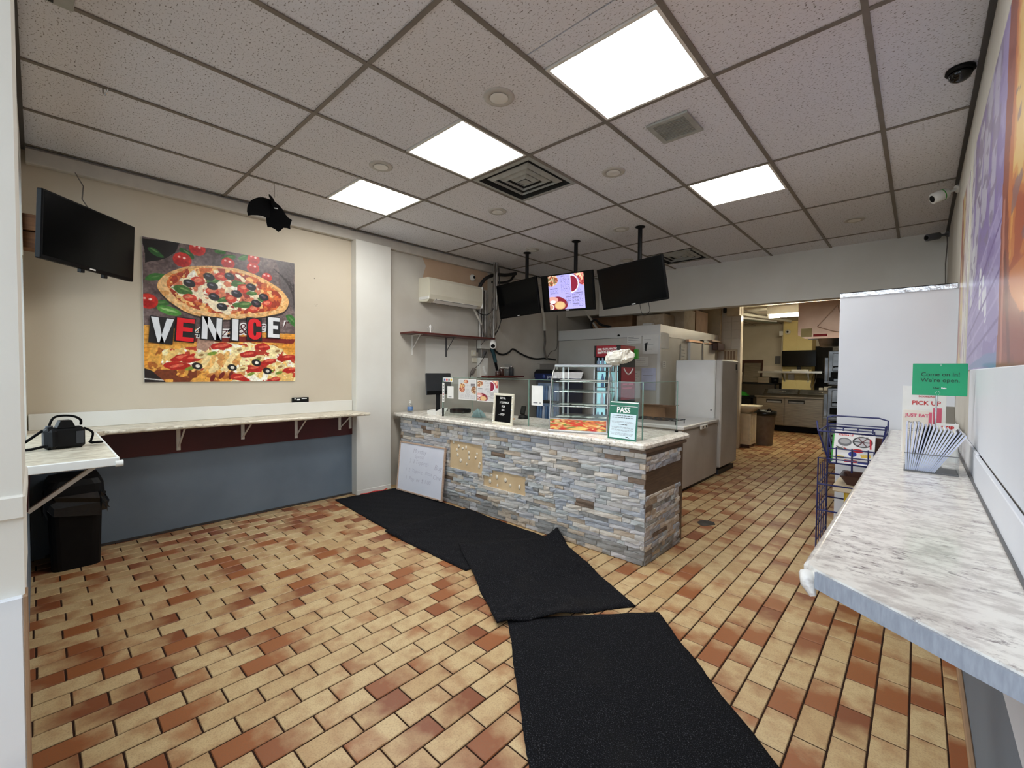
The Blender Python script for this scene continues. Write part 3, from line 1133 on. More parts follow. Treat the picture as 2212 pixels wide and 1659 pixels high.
# ------------------------------------------------------------------ screens
def tv(lb, c, yaw, tilt, roll, w, h, pole=None, menu=False):
    c = Vector(c)
    r_ = Vector((math.cos(yaw), math.sin(yaw), 0))
    n_ = Vector((math.sin(yaw) * math.cos(tilt), -math.cos(yaw) * math.cos(tilt), -math.sin(tilt)))
    u_ = n_.cross(r_)
    R_ = math.cos(roll) * r_ + math.sin(roll) * u_
    U_ = -math.sin(roll) * r_ + math.cos(roll) * u_
    Mx = frame(c, R_, U_)                       # local z points out of the screen
    base = c if pole is None else Vector((pole[0], pole[1], CEIL))
    t_ = thing('hanging_screen' if pole else 'wall_television', lb, 'television', base)
    MB(Mx).box(-w / 2, w / 2, -h / 2, h / 2, -.035, 0, .005).box(-w * .36, w * .36, -h * .42, h * .30, -.065, -.035, .01).build('housing', MT['tv_black'], t_)
    e = .012
    MB(Mx).box(-w / 2 + e, w / 2 - e, -h / 2 + .022, h / 2 - e, 0, .0012).build('screen', MT['tv_screen'], t_)
    MB(Mx).box(-.022, .022, -h / 2 + .007, -h / 2 + .016, 0, .0014).build('maker_mark', MT['ink_white'], t_)
    if pole is not None:
        px_, py_ = pole
        top = Vector((px_, py_, CEIL))
        bk = Mx @ Vector((0, .04, -.10))
        MB().tube([top, (px_, py_, bk.z)], .022, 14).build('pole', MT['black_plastic'], t_)
        MB().lathe([(.05, 0), (.05, -.006), (.03, -.014)], top, 20).build('ceiling_flange', MT['black_plastic'], t_)
        MB().bar((px_, py_, bk.z + .02), Mx @ Vector((0, .02, -.06)), .08, .10).build('tilt_bracket', MT['black_plastic'], t_)
    return t_, Mx


T1, M1 = tv('black switched-off hanging screen, nearest the air conditioner', (-3.815, 4.2, 2.284), -.119, .164, .016, .775, .445, (-3.70, 4.264))
T2, M2 = tv('hanging screen showing the lit lilac food menu', (-3.035, 4.2, 2.28), -.045, .195, -.044, .750, .432, (-2.947, 4.255), True)
T3, M3 = tv('black switched-off hanging screen, nearest the kitchen opening', (-2.223, 4.2, 2.273), -.054, .25, .047, .765, .438, (-2.159, 4.27))
for k, x in enumerate((.06, .16)):
    MB(M3).tube([(x, -.21, -.02), (x, -.25, -.02), (x + .005, -.30, -.015), (x + .02 - .04 * k, -.335, -.01), (.11, -.345, -.01)], .003, 6).build('cable_loop', MT['cable'], T3)
T4, M4 = tv('black flat television angled across the left corner', (-4.036, .27, 2.198), 2.408, .047, 0, .709, .405)
for x in (-.06, .12):
    MB(M4).box(x - .014, x + .014, -.225, -.2, -.035, -.008, .003).build('foot_stub', MT['black_plastic'], T4)
MB(M4).box(-.06, .06, -.06, .08, -.12, -.06, .004).build('mount_plate', MT['black_plastic'], T4)
wb = thing('wooden_mount', 'brown wooden block on the wall holding the corner television', 'bracket', (-4.18, -.04, 2.15))
MB().box(-4.26, -4.13, -.048, .055, 2.22, 2.32, .003).box(-4.28, -4.15, -.048, .045, 2.11, 2.215, .003).build('block', MT['wood_block'], wb)
MB().bar((-4.2, .04, 2.2), (-4.1, .16, 2.2), .05, .10).build('swing_arm', MT['black_plastic'], wb)
MB().box(-4.36, -4.10, -.050, -.046, 2.05, 2.36).build('backing_board', MT['cream_paint'], wb)
tag(MB().tube([(-4.47, .21, 2.75), (-4.45, .25, 2.66), (-4.42, .24, 2.56), (-4.40, .28, 2.48), (-4.36, .26, 2.40), (-4.27, .30, 2.30)], .004, 6).build('television_cable', MT['cable_grey']),
    'wavy brown cable running from the ceiling to the corner television', 'cable')

# lit menu on the middle screen
def menu_print(w, h, kind, tone):
    cv = Cv(w, h, tone)
    ink = (96, 92, 128) if kind == 'screen' else (140, 138, 140)
    dk = (60, 52, 88) if kind == 'screen' else (110, 106, 110)
    if kind in ('screen', 'right'):
        m_ = cv.ell(.10, .87, .19, .17, (214, 168, 130))
        n_ = vnoise(h, w, 26, 5, 2)
        cv.put(m_ * (n_ > .52), (150, 70, 46)); cv.put(m_ * (n_ < .36), (236, 220, 190)); cv.put(m_ * (vnoise(h, w, 30, 8, 2) > .66), (92, 96, 50))
        cv.put((cv.u > .64) * 1.0 * (np.hypot((cv.u - .64) / .20, (cv.v - .72) / .245) < 1.06), (250, 246, 250))
        cv.put((cv.u > .645) * 1.0 * (np.hypot((cv.u - .645) / .19, (cv.v - .72) / .23) < 1), (132, 20, 52))
        m_ = ((cv.u > .74) & (cv.v > .64) & (np.hypot((cv.u - .645) / .23, (cv.v - .72) / .27) > 1)
              & (np.hypot((cv.u - 1.05) / .31, (cv.v - .98) / .34) < 1)).astype(float)
        n_ = vnoise(h, w, 22, 15, 2)
        cv.put(m_, (216, 140, 128)); cv.put(m_ * (n_ > .55), (166, 54, 60)); cv.put(m_ * (n_ < .38), (238, 214, 170))
        cv.ell(.17, .15, .32, .24, (128, 24, 42), wob=.25)
        cv.ell(.10, .30, .17, .09, (220, 160, 150), wob=.4)
        cv.ell(.10, .23, .09, .05, (240, 224, 224)); cv.ell(.30, .12, .155, .12, (206, 166, 112)); cv.ell(.30, .12, .125, .095, (220, 184, 132), wob=.4, cells=20)
        cv.ell(.03, .08, .10, .09, (246, 238, 240)); cv.ell(.03, .08, .075, .068, (196, 140, 120), wob=.3)
        cv.rect(.38, .46, .955, .97, dk)
        for v1, v0, n in ((.93, .89, 2), (.86, .80, 3), (.77, .755, 1), (.73, .67, 3), (.64, .625, 1), (.60, .55, 3), (.51, .50, 1)):
            cv.lines(.37, .61, v1, v0, n, ink)
        cv.rect(.05, .26, .605, .625, dk); cv.lines(.05, .28, .57, .48, 4, ink)
        for v in (.455, .34, .225):
            cv.rect(.48, .62, v, v + .014, dk); cv.lines(.48, .62, v - .03, v - .075, 3, ink)
        cv.rect(.66, .95, .445, .46, dk)
        for v in (.40, .31, .22, .13):
            cv.lines(.66, .95, v, v - .05, 3, ink); cv.rect(.66, .84, v + .012, v + .022, dk)
        cv.lines(.82, .93, .55, .52, 2, ink)
    else:
        for (x, y, rx, ry, c_) in ((.42, .90, .14, .09, (206, 130, 96)), (.20, .68, .17, .13, (232, 190, 120)), (.18, .50, .17, .16, (198, 112, 78)), (.90, .48, .17, .19, (150, 112, 70))):
            m_ = cv.ell(x, y, rx, ry, c_, wob=.3)
            n_ = vnoise(h, w, 24, int(x * 100), 2)
            cv.put(m_ * (n_ > .58), (130, 56, 40)); cv.put(m_ * (n_ < .36), (236, 214, 170))
        cv.rect(.70, .96, .74, .80, dk); cv.rect(.70, .96, .67, .72, dk)
        cv.lines(.44, .64, .72, .30, 12, ink); cv.lines(.08, .30, .24, .06, 6, ink); cv.lines(.38, .64, .26, .06, 7, ink); cv.lines(.70, .95, .20, .05, 5, ink)
        cv.lines(.08, .24, .95, .80, 4, ink)
    return cv.a


w, h = .750, .432
poster_grid('menu_image', menu_print(150, 150, 'screen', (178, 172, 236)), M2 @ Vector((-.262, -h / 2 + .024, .0018)),
            (M2.to_3x3() @ Vector((.518, 0, 0))), (M2.to_3x3() @ Vector((0, h - .038, 0))), MT['screen_print'], T2)
cord = [((-3.42, 4.28, 2.36), (-3.36, 4.33, 2.33), (-3.30, 4.28, 2.40)), ((-2.66, 4.3, 2.44), (-2.62, 4.33, 2.44), (-2.58, 4.3, 2.46))]
tag(MB().tube(cord[0], .004, 6).build('screen_cable', MT['cable']), 'short black cable between the left and middle hanging screens', 'cable')
tag(MB().tube(cord[1], .004, 6).build('screen_cable', MT['cable']), 'short black cable between the middle and right hanging screens', 'cable')

# ------------------------------------------------------------------ pizza poster and VENICE letters
cv = Cv(420, 420, (104, 88, 88))
n1 = vnoise(420, 420, 7, 21, 4)
st = vnoise(420, 420, 5, 23, 3)
wood = np.stack([np.interp(vnoise(420, 420, 60, 31, 2) * .35 + n1 * .65, [.2, .5, .8], [lo_, mi_, hi_]) for lo_, mi_, hi_ in ((62, 104, 142), (50, 88, 124), (50, 86, 122))], -1) / 255
cv.put(np.ones((420, 420)), wood)
cv.poly([(0, 1), (.22, 1), (.18, .93), (.08, .86), (0, .83)], (18, 16, 16), wob=.06)
cv.poly([(.86, 1), (1, 1), (1, .58), (.95, .66), (.88, .80)], (92, 84, 84), wob=.05)
for k in range(7):
    cv.line((.84 + k * .03, .92 - k * .02), (.99, .70 - k * .03 + .1), .004, (58, 50, 50))
GR = (52, 108, 46)
for (x, y, a, l) in ((.064, .911, -.5, .055), (.25, .935, -.6, .05), (.612, .972, .5, .05), (.07, .732, .4, .05), (.45, .985, 0, .04), (.52, .955, .3, .04), (.10, .555, .2, .05), (.972, .516, -.8, .06)):
    cv.ell(x, y, l, l * .42, (38, 84, 40) if x < .3 and y > .8 else GR, a, .9, cells=16); cv.ell(x, y + .006, l * .5, l * .12, (92, 132, 74), a, .6, cells=16)
for (x, y, r_) in ((.223, .882, .052), (.314, .977, .048), (.509, .91, .042), (.687, .974, .042), (.682, .904, .042), (.782, .846, .036), (.027, .562, .052)):
    cv.ell(x, y, r_ * 1.06, r_, (196, 44, 36), soft=.06); cv.ell(x - r_ * .1, y - r_ * .35, r_ * .75, r_ * .5, (166, 26, 26), soft=.6)
    cv.ell(x + .012, y + .014, .009, .008, (250, 210, 200), soft=.6); cv.ell(x - .018, y + .018, .008, .007, (246, 180, 168), soft=.6)
E1 = [(0.083, 0.674), (0.12, 0.757), (0.225, 0.825), (0.359, 0.864), (0.522, 0.877), (0.697, 0.852), (0.847, 0.786), (0.925, 0.722), (0.948, 0.658), (0.884, 0.567), (0.694, 0.515), (0.485, 0.476), (0.294, 0.495), (0.187, 0.539), (0.119, 0.602)]
def smooth_ring(P, n=6):
    o = []
    m_ = len(P)
    for i in range(m_):
        a, b, c, d = [np.array(P[(i + k) % m_]) for k in (-1, 0, 1, 2)]
        for k in range(n):
            s_ = k / n
            q = .5 * ((2 * b) + (c - a) * s_ + (2 * a - 5 * b + 4 * c - d) * s_ ** 2 + (3 * b - a - 3 * c + d) * s_ ** 3)
            o.append((float(q[0]), float(q[1])))
    return o
E1 = smooth_ring(E1)
cv.poly([(a, c - .018) for a, c in E1], (52, 40, 38), wob=.02)
cv.poly(E1, (228, 176, 112), wob=.02)
cr = vnoise(420, 420, 30, 41, 3)
ins = cv.poly([(.5 + (a - .515) * .96, .675 + (c - .675) * .95) for a, c in E1], (232, 188, 130), wob=.02)
cv.put(ins * (cr > .56) * .8, (206, 140, 74))
E2 = [(.515 + (a - .515) * .89, .69 + (c - .68) * .86) for a, c in E1]
ins = cv.poly(E2, (206, 104, 48), wob=.03)
cv.put(ins * (vnoise(420, 420, 22, 43, 3) > .54), (158, 54, 28)); cv.put(ins * (vnoise(420, 420, 26, 44, 3) > .60), (234, 182, 112))
C1 = [(0.136, 0.675), (0.224, 0.746), (0.359, 0.804), (0.522, 0.831), (0.661, 0.799), (0.733, 0.721), (0.769, 0.653), (0.695, 0.596), (0.553, 0.541), (0.388, 0.554), (0.27, 0.577), (0.205, 0.627)]
C1 = smooth_ring(C1)
ins = cv.poly(C1, (236, 220, 186), wob=.10, cells=14)
cv.put(ins * (vnoise(420, 420, 20, 51, 3) > .57), (206, 116, 82)); cv.put(ins * (vnoise(420, 420, 24, 52, 3) > .63), (150, 52, 40)); cv.put(ins * (vnoise(420, 420, 18, 53, 2) < .33), (248, 240, 220))
for (x, y, a, l) in ((.223, .666, -.3, .07), (.416, .768, .5, .055), (.583, .763, .2, .06), (.616, .607, .15, .075), (.671, .701, .1, .045), (.47, .63, .3, .05), (.73, .66, -.5, .035)):
    cv.ell(x, y, l * .85, l * .38, (62, 104, 42), a, 1.1, cells=20); cv.ell(x + .01, y + .006, l * .45, l * .10, (120, 152, 84), a, .8, cells=20)
for (x, y) in ((.318, .746), (.402, .683), (.262, .617), (.524, .642), (.614, .736), (.462, .798), (.781, .634), (.68, .582)):
    cv.ell(x, y, .044, .03, (196, 58, 38), .2, .7, cells=20); cv.ell(x, y + .004, .026, .014, (226, 128, 96), .2, .9, cells=26)
for (x, y) in ((.263, .719), (.384, .786), (.518, .81), (.406, .72), (.667, .75), (.565, .683), (.415, .64), (.758, .682), (.703, .625), (.466, .572)):
    cv.ell(x, y, .036, .028, (26, 26, 30), -.25, .15); cv.ell(x - .006, y + .008, .014, .006, (108, 108, 122), -.25, soft=.5)
for (x, y) in ((.703, .625), (.758, .682)):
    cv.ell(x + .004, y - .002, .013, .010, (90, 60, 70))
cv.ell(.14, .509, .075, .030, (76, 140, 58), -.25, .3); cv.ell(.14, .512, .05, .008, (150, 190, 120), -.25)
# lower photograph: board and cheesy pie
TB = [(0, 0), (0, .394), (.06, .396), (1, .402), (1, 0)]
ins = cv.poly(TB, (216, 146, 52))
cv.put(ins * (vnoise(420, 420, 6, 61, 2)[:, ::-1] > .5) * .5, (236, 176, 84))
for k in range(8):
    cv.line((0, .33 - k * .03), (1, .37 - k * .03), .0016, (184, 112, 34))
cv.poly([(0, .385), (.08, .395), (.20, .40), (1, .41), (1, .40)], (92, 76, 72))
P2 = [(0.022, 0.174), (0.037, 0.237), (0.114, 0.254), (0.354, 0.296), (0.621, 0.318), (0.843, 0.297), (0.962, 0.243), (1.02, 0.219), (1.02, -.02), (0.481, -.02), (0.14, -.02), (0.03, 0.104)]
cv.poly([(0, .10), (.10, .06), (.18, 0), (0, 0)], (34, 26, 24)); cv.line((.0, .028), (.14, .012), .004, (200, 196, 190))
ins = cv.poly(P2, (222, 160, 70), wob=.02)
cv.put(ins * (vnoise(420, 420, 24, 71, 3) > .55), (166, 94, 36)); cv.put(ins * (cv.v < .09) * (cv.u < .3) * (vnoise(420, 420, 14, 73, 3) > .45), (112, 52, 24))
ins = cv.poly([(.10, .13), (.12, .235), (.36, .285), (.62, .305), (.84, .28), (.95, .23), (1.02, .20), (1.02, -.02), (.50, -.02), (.58, .06), (.45, .09), (.30, .08)], (240, 224, 168), wob=.05, cells=14)
cv.put(ins * (vnoise(420, 420, 18, 75, 3) > .57), (226, 186, 110)); cv.put(ins * (vnoise(420, 420, 22, 76, 3) < .36), (250, 244, 222)); cv.put(ins * (vnoise(420, 420, 24, 77, 3) > .66), (176, 62, 40))
for k in range(7):
    x0 = .60 - k * .04
    cv.ell(x0 - .05, .14 + (k % 3) * .012, .020 + .008 * (k % 2), .085, (240, 212, 150) if k % 2 else (228, 178, 104), -.5, .7, cells=16)
cv.put(((cv.u > .33) & (cv.u < .62) & (cv.v > .05) & (cv.v < .22) & (vnoise(420, 420, 20, 79, 3) > .58)) * .8, (196, 126, 62))
for (x, y, l, a) in ((.40, .03, .03, 1.2), (.46, .05, .03, 1.0), (.52, .05, .035, 1.3)):
    cv.ell(x, y, l, .014, (110, 34, 22), a, .3)
for i, (x, y) in enumerate(((.218, .179), (.284, .174), (.463, .271), (.752, .276), (.677, .104), (.796, .163), (.937, .2), (.969, .098), (.188, .113), (.57, .031), (.833, .013), (.642, .215))):
    cv.ell(x, y, .066, .026, (172, 36, 26), .3 - .1 * (i % 5), 1.1, cells=16); cv.ell(x, y + .006, .04, .010, (214, 100, 74), .2, 1.0, cells=20)
for (x, y) in ((.33, .20), (.58, .25), (.60, .10), (.72, .19), (.88, .12), (.86, .25)):
    cv.ell(x, y, .045, .022, (226, 206, 150), .3, .4); cv.ell(x, y, .02, .01, (150, 116, 70), .3, .4)
for (x, y) in ((.40, .215), (.70, .17), (.66, .06), (.26, .10), (.80, .08), (.87, .07)):
    cv.ell(x, y, .03, .012, (116, 140, 50), .3, .4)
for (x, y) in ((.305, .118), (.529, .11), (.78, .084), (.70, .15)):
    cv.ell(x, y, .034, .026, (30, 28, 26), -.3, .2); cv.ell(x + .002, y, .014, .012, (226, 220, 206), -.3)
cv.poly([(.22, .345), (1.0, .36), (.98, .32), (.24, .30)], (120, 34, 26), wob=.02)
cv.poly([(.30, .32), (.44, .33), (.36, .22), (.30, .25)], (176, 140, 120), wob=.05)
cv.a = np.clip(cv.a * (.84 + .34 * vnoise(420, 420, 90, 97, 2))[..., None], 0, 1)
pb = thing('pizza_poster', 'square pizza photograph poster on the left cream wall', 'poster', (XL + .005, 1.156, 1.242))
MB().box(XL, XL + .012, .580, 1.733, 1.242, 2.395, .001).build('board', MT['white_plastic'], pb)
poster_grid('print', cv.a, (XL + .0128, .581, 1.243), (0, 1.151, 0), (0, 0, 1.151), MT['print_gloss'], pb)
# bits of printed script that peep out between the letters
Mt = lambda y, z, a=.05: frame((XL + .0132, y, z), (0, math.cos(a), math.sin(a)), (0, -math.sin(a), math.cos(a)))
for txt, y, z, s, col_, bo in (('za', 1.155, 1.682, .13, 'ink_white', .010), ('&', 1.268, 1.715, .14, 'ink_white', .010), ('ac', 1.405, 1.75, .13, 'ink_white', .010), ('r', 1.645, 1.80, .12, 'ink_white', .010), ('41', .955, 1.66, .12, 'ink_white', .008)):
    text('script_outline', txt, s, Mt(y, z), MT[col_], pb, bold=bo, shear=.25)
    text('script', txt, s, Mt(y, z) @ Matrix.Translation((0, 0, .0012)), MT['maroon_paint'] if txt != '41' else MT['ink_black'], pb, bold=-.001, shear=.25)

LET = [('V', .692, 1.664, .155, .215, -.07, 0), ('E', .848, 1.678, .135, .205, -.06, 1), ('N', 1.036, 1.704, .16, .205, -.045, 0),
       ('I', 1.212, 1.705, .07, .205, -.04, 0), ('C', 1.370, 1.724, .125, .21, 0, 1), ('E', 1.533, 1.750, .115, .205, -.015, 0)]
LB = {0: 'white letter V on a black plate, first on the pizza poster', 1: 'red letter E on a black plate on the pizza poster', 2: 'white letter N on a black plate on the pizza poster',
      3: 'white letter I on a narrow black plate on the pizza poster', 4: 'red letter C on a black plate on the pizza poster', 5: 'white letter E on a black plate, last on the poster'}
for i, (ch, y, z, w_, h_, a, red) in enumerate(LET):
    Mx = frame((XL + .014, y, z), (0, math.cos(a), math.sin(a)), (0, -math.sin(a), math.cos(a)))
    t_ = thing('sign_letter', LB[i], 'letter', (XL + .014, y, z), 'letters on the pizza poster')
    MB(Mx).box(-w_ / 2, w_ / 2, -h_ / 2, h_ / 2, 0, .012, .001).build('plate', MT['letter_black'], t_)
    c_ = MT['letter_red' if red else 'letter_white']
    mb = MB(Mx)
    W2, H2, z0, z1 = w_ / 2 - .008, h_ / 2 - .008, .012, .020
    th = .034
    if ch == 'E':
        mb.box(-W2, -W2 + th + .008, -H2, H2, z0, z1)
        for q in (-H2, -th / 2 + .004, H2 - th):
            mb.box(-W2 + th + .008, W2 - (.012 if abs(q) < .05 else 0), q, q + th, z0, z1)
    elif ch == 'I':
        mb.box(-W2 + .004, W2 - .004, -H2, H2, z0, z1)
    elif ch == 'N':
        mb.box(-W2, -W2 + th + .006, -H2, H2, z0, z1).box(W2 - th - .006, W2, -H2, H2, z0, z1)
        mb.prism([(-W2 + .006, H2), (W2 - .05, -H2), (W2 - .002, -H2), (-W2 + .05, H2)], z1 - z0, 'z', z0)
    elif ch == 'V':
        mb.prism([(-W2 - .004, H2), (-.020, -H2), (.022, -H2), (.004, -H2 + .05), (-W2 + .042, H2)], z1 - z0, 'z', z0)
        mb.prism([(-.010, -H2), (.022, -H2), (W2 + .004, H2), (W2 - .042, H2)], z1 - z0, 'z', z0)
    elif ch == 'C':
        pts = []
        def arc(rx, ry, a0, a1, n, cy):
            return [(rx * math.cos(a0 + (a1 - a0) * k / n), cy + ry * math.sin(a0 + (a1 - a0) * k / n)) for k in range(n + 1)]
        o_ = [(W2, .028)] + arc(W2, .055, 0, PI, 10, H2 - .055)[0:] + arc(W2, .055, PI, 2 * PI, 10, -H2 + .055) + [(W2, -.028)]
        ii = [(W2 - .042, -.028)] + arc(W2 - .042, .026, 2 * PI, PI, 10, -H2 + .06) + arc(W2 - .042, .026, PI, 0, 10, H2 - .06) + [(W2 - .042, .028)]
        mb.prism(o_ + ii, z1 - z0, 'z', z0)
    mb.build('glyph', c_, t_)

# ------------------------------------------------------------------ mural on the right wall
mh, mw = 260, 190
cv = Cv(mw, mh, (150, 136, 182))
n1, n2 = vnoise(mh, mw, 5, 81, 3), vnoise(mh, mw, 18, 82, 3)
cv.put((n1 > .5) * .6, (124, 106, 162)); cv.put((n2 > .62) * .5, (176, 166, 204))
# u runs from the far edge (y 3.43) to the near edge (y 1.0)
for (a, c, r_, col_) in (((.02, .98), (.02, .40), .035, (198, 194, 204)), ((.12, .92), (.08, .42), .045, (190, 186, 200)), ((.20, .99), (.17, .58), .05, (182, 178, 196)),
                         ((.27, .99), (.255, .50), .032, (176, 170, 194)), ((.06, .50), (.045, .30), .03, (206, 206, 214)), ((.165, .36), (.17, .24), .018, (222, 224, 230)), ((.20, .32), (.205, .22), .016, (222, 224, 230)), ((.225, .27), (.235, .17), .014, (220, 222, 230))):
    cv.line((a[0] * 1.55, a[1]), (c[0] * 1.55, c[1]), r_, col_)
st = vnoise(mh, mw, 26, 84, 2)
cv.put(((cv.u < .47) & (cv.v > .3) & (st > .62)) * .8, (132, 120, 150))
for k in range(6):
    cv.line((.02, .05 + k * .05), (.53, .14 + k * .07), .006, (172, 160, 200) if k % 2 else (116, 96, 150))
cv.poly([(0, 0), (.53, 0), (.53, .055), (.25, .035), (0, .005)], (112, 130, 172), wob=.03)
RED = (144, 74, 56)
cv.poly([(.53, 1.01), (.525, .7), (.525, .40), (.53, 0), (1.01, 0), (1.01, 1.01)], RED, wob=.01)
cv.put(((cv.u > .54) & (n2 > .55)) * .35, (112, 52, 44))
cv.poly([(.60, 1.01), (.585, .75), (.58, .45), (.62, .22), (.70, .13), (.84, .10), (1.01, .06), (1.01, 1.01)], (196, 116, 60), wob=.04)
g1 = vnoise(mh, mw, 9, 86, 3)
mm = (cv.u > .61) & (cv.v > .24)
cv.put((mm & (g1 > .5)) * .8, (222, 164, 86)); cv.put((mm & (g1 > .62)) * .8, (230, 196, 120)); cv.put((mm & (g1 < .36)) * .7, (160, 70, 46)); cv.put((mm & (vnoise(mh, mw, 14, 88, 3) > .66)) * .7, (128, 96, 110))
cv.line((.545, .45), (.57, .02), .010, (182, 116, 96)); cv.line((.57, .30), (.64, .02), .012, (112, 54, 44))
mu = thing('wall_mural', 'large printed mural in violet and orange on the right wall', 'mural', (XR - .002, 2.2, 1.385))
MB().box(XR - .004, XR - .0005, 1.0, 3.43, 1.385, 2.55).build('sheet', MT['paper'], mu)
poster_grid('print', cv.a, (XR - .0046, 3.43, 1.385), (0, -2.43, 0), (0, 0, 1.165), MT['print_gloss'], mu)
cv = Cv(40, 160, (196, 176, 150))
n1 = vnoise(160, 40, 9, 91, 3)
cv.put((n1 > .52) * .9, (206, 184, 116)); cv.put((n1 < .42) * .9, (136, 84, 68)); cv.rect(.55, 1, 0, 1, (214, 206, 200)); cv.put(((cv.u > .5) & (vnoise(160, 40, 12, 92, 2) > .58)) * .8, (170, 150, 170)); cv.rect(0, .18, 0, 1, (166, 106, 92))
m2_ = thing('wall_mural', 'narrow faded picture strip on the right wall beyond the mural', 'mural', (XR - .002, 3.9, 1.40))
MB().box(XR - .004, XR - .0005, 3.62, 4.22, 1.40, 2.52).build('sheet', MT['paper'], m2_)
poster_grid('print', cv.a, (XR - .0046, 4.22, 1.40), (0, -.60, 0), (0, 0, 1.12), MT['print_gloss'], m2_)

# ------------------------------------------------------------------ bar ledge along the left wall and the window
LT = .917
lg = thing('bar_ledge', 'L-shaped marbled bar ledge along the left wall and under the window', 'counter', (-4.3, 1.1, LT - .037))
mb = MB()
mb.prism([(XL, -.05), (-2.90, -.05), (-2.90, .262), (-4.10, .262), (-4.165, .33), (-4.165, 2.325), (-4.41, 2.325), (-4.41, 2.318), (XL, 2.318)], .030, 'z', LT - .030)
mb.build('top', MT['laminate_left'], lg)
MB().box(-2.90, -2.886, -.05, .268, LT - .040, LT + .001, .003).box(-4.10, -2.886, .262, .272, LT - .036, LT, .002).build('edge_strip', MT['white_plastic'], lg)
MB().tube([(-2.893, .256, LT - .030), (-2.893, .285, LT - .030)], .016, 12).build('edge_strip', MT['white_plastic'], lg)
MB().tube([(-4.163, .31, LT - .014), (-4.163, 2.335, LT - .014)], .0155, 12).build('rounded_edge', MT['laminate_left'], lg)
MB().box(XL + .005, XL + .030, -.045, 2.32, LT, 1.030, .003).build('backsplash', MT['white_paint'], lg)
for y in (.793, 1.268, 1.736, 2.182):
    mb = MB()
    mb.box(XL + .016, XL + .021, y - .014, y + .014, .675 if y in (.793, 1.736) else .715, .885, .001)
    mb.box(XL + .016, -4.22, y - .014, y + .014, .881, .887)
    mb.bar((XL + .02, y, .70 if y in (.793, 1.736) else .735), (-4.27, y, .880), .012, .006)
    mb.build('bracket', MT['white_plastic'], lg)
MB().box(XL + .016, XL + .021, 2.285, 2.315, .72, .885, .001).build('bracket', MT['white_plastic'], lg)
MB().bar((-3.13, -.04, .66), (-3.13, .235, .875), .03, .018).build('brace', MT['white_plastic'], lg)
MB().box(-4.2, -2.95, -.05, -.036, .70, .885).build('wall_cleat', MT['maroon_paint'], lg)
t_ = thing('price_tag', 'small black printed strip on top of the white backsplash', 'tag', (XL + .02, 1.78, 1.031))
MB().box(XL + .006, XL + .020, 1.70, 1.86, 1.030, 1.078, .002).build('strip', MT['black_plastic'], t_)
MB().box(XL + .020, XL + .0208, 1.745, 1.775, 1.05, 1.064).box(XL + .020, XL + .0208, 1.79, 1.84, 1.062, 1.068).box(XL + .020, XL + .0208, 1.72, 1.735, 1.062, 1.068).build('print', MT['ink_white'], t_)

# camera left on the ledge
CC = Vector((-3.42, .10, LT))
Mc = rotz(CC, math.radians(100)) @ Matrix.Scale(1.22, 4)
t_ = thing('photo_camera', 'black reflex camera lying with its strap on the window ledge', 'camera', CC)
MB(Mc).box(-.070, .062, -.03, .03, .0, .095, .012).box(-.06, -.03, -.045, -.02, .005, .09, .012).build('body', MT['black_plastic'], t_)
mb = MB(Mc); mb.prism([(-.03, .093), (.03, .093), (.018, .125), (-.018, .125)], .05, 'y', -.025); mb.build('prism_housing', MT['black_plastic'], t_)
MB(Mc @ Matrix.Rotation(-PI / 2, 4, 'X')).lathe([(.036, .025), (.038, .04), (.036, .09), (.033, .10), (.001, .098)], (.0, -.048, 0), 24).build('lens', MT['black_matte'], t_)
MB(Mc).lathe([(.012, .094), (.012, .104), (.001, .105)], (-.05, 0, 0), 16).build('dial', MT['dark_grey'], t_)
MB(Mc).box(.03, .055, -.033, -.030, .02, .075).build('button_panel', MT['dark_grey'], t_)
def ribbon(pts, w, n):
    P = [Vector(p) for p in pts]
    vs, fs = [], []
    for p in P:
        vs += [p + Vector((0, 0, w / 2)), p - Vector((0, 0, w / 2))]
    for i in range(len(P) - 1):
        fs.append((2 * i, 2 * i + 1, 2 * i + 3, 2 * i + 2))
    mb = MB(); mb._add([tuple(v) for v in vs], fs, True)
    return mb
def curve(ctrl, n=24):
    P = [Vector(c) for c in ctrl]
    P = [P[0] * 2 - P[1]] + P + [P[-1] * 2 - P[-2]]
    o = []
    for i in range(1, len(P) - 2):
        for k in range(n // (len(P) - 3) + 1):
            s = k / (n // (len(P) - 3) + 1)
            a, b, c, d = P[i - 1:i + 3]
            o.append(.5 * ((2 * b) + (c - a) * s + (2 * a - 5 * b + 4 * c - d) * s * s + (3 * b - a - 3 * c + d) * s ** 3))
    o.append(P[-2])
    return o
MB().tube([Mc @ p for p in curve([(-.07, 0, .085), (-.105, .02, .05), (-.14, .04, .012), (-.12, -.02, .010), (-.065, -.03, .02)])], .007, 6).build('strap', MT['black_matte'], t_)
MB().tube([Mc @ p for p in curve([(.062, 0, .085), (.09, -.01, .06), (.09, .02, .012), (.115, .03, .010), (.125, 0, .012), (.10, -.015, .014), (.085, .02, .016)])], .006, 6).build('strap', MT['black_matte'], t_)
MB().tube([Mc @ p for p in curve([(-.05, .01, .098), (-.03, .01, .14), (.02, .005, .143), (.05, 0, .125), (.055, .01, .10)])], .006, 6).build('strap', MT['black_matte'], t_)

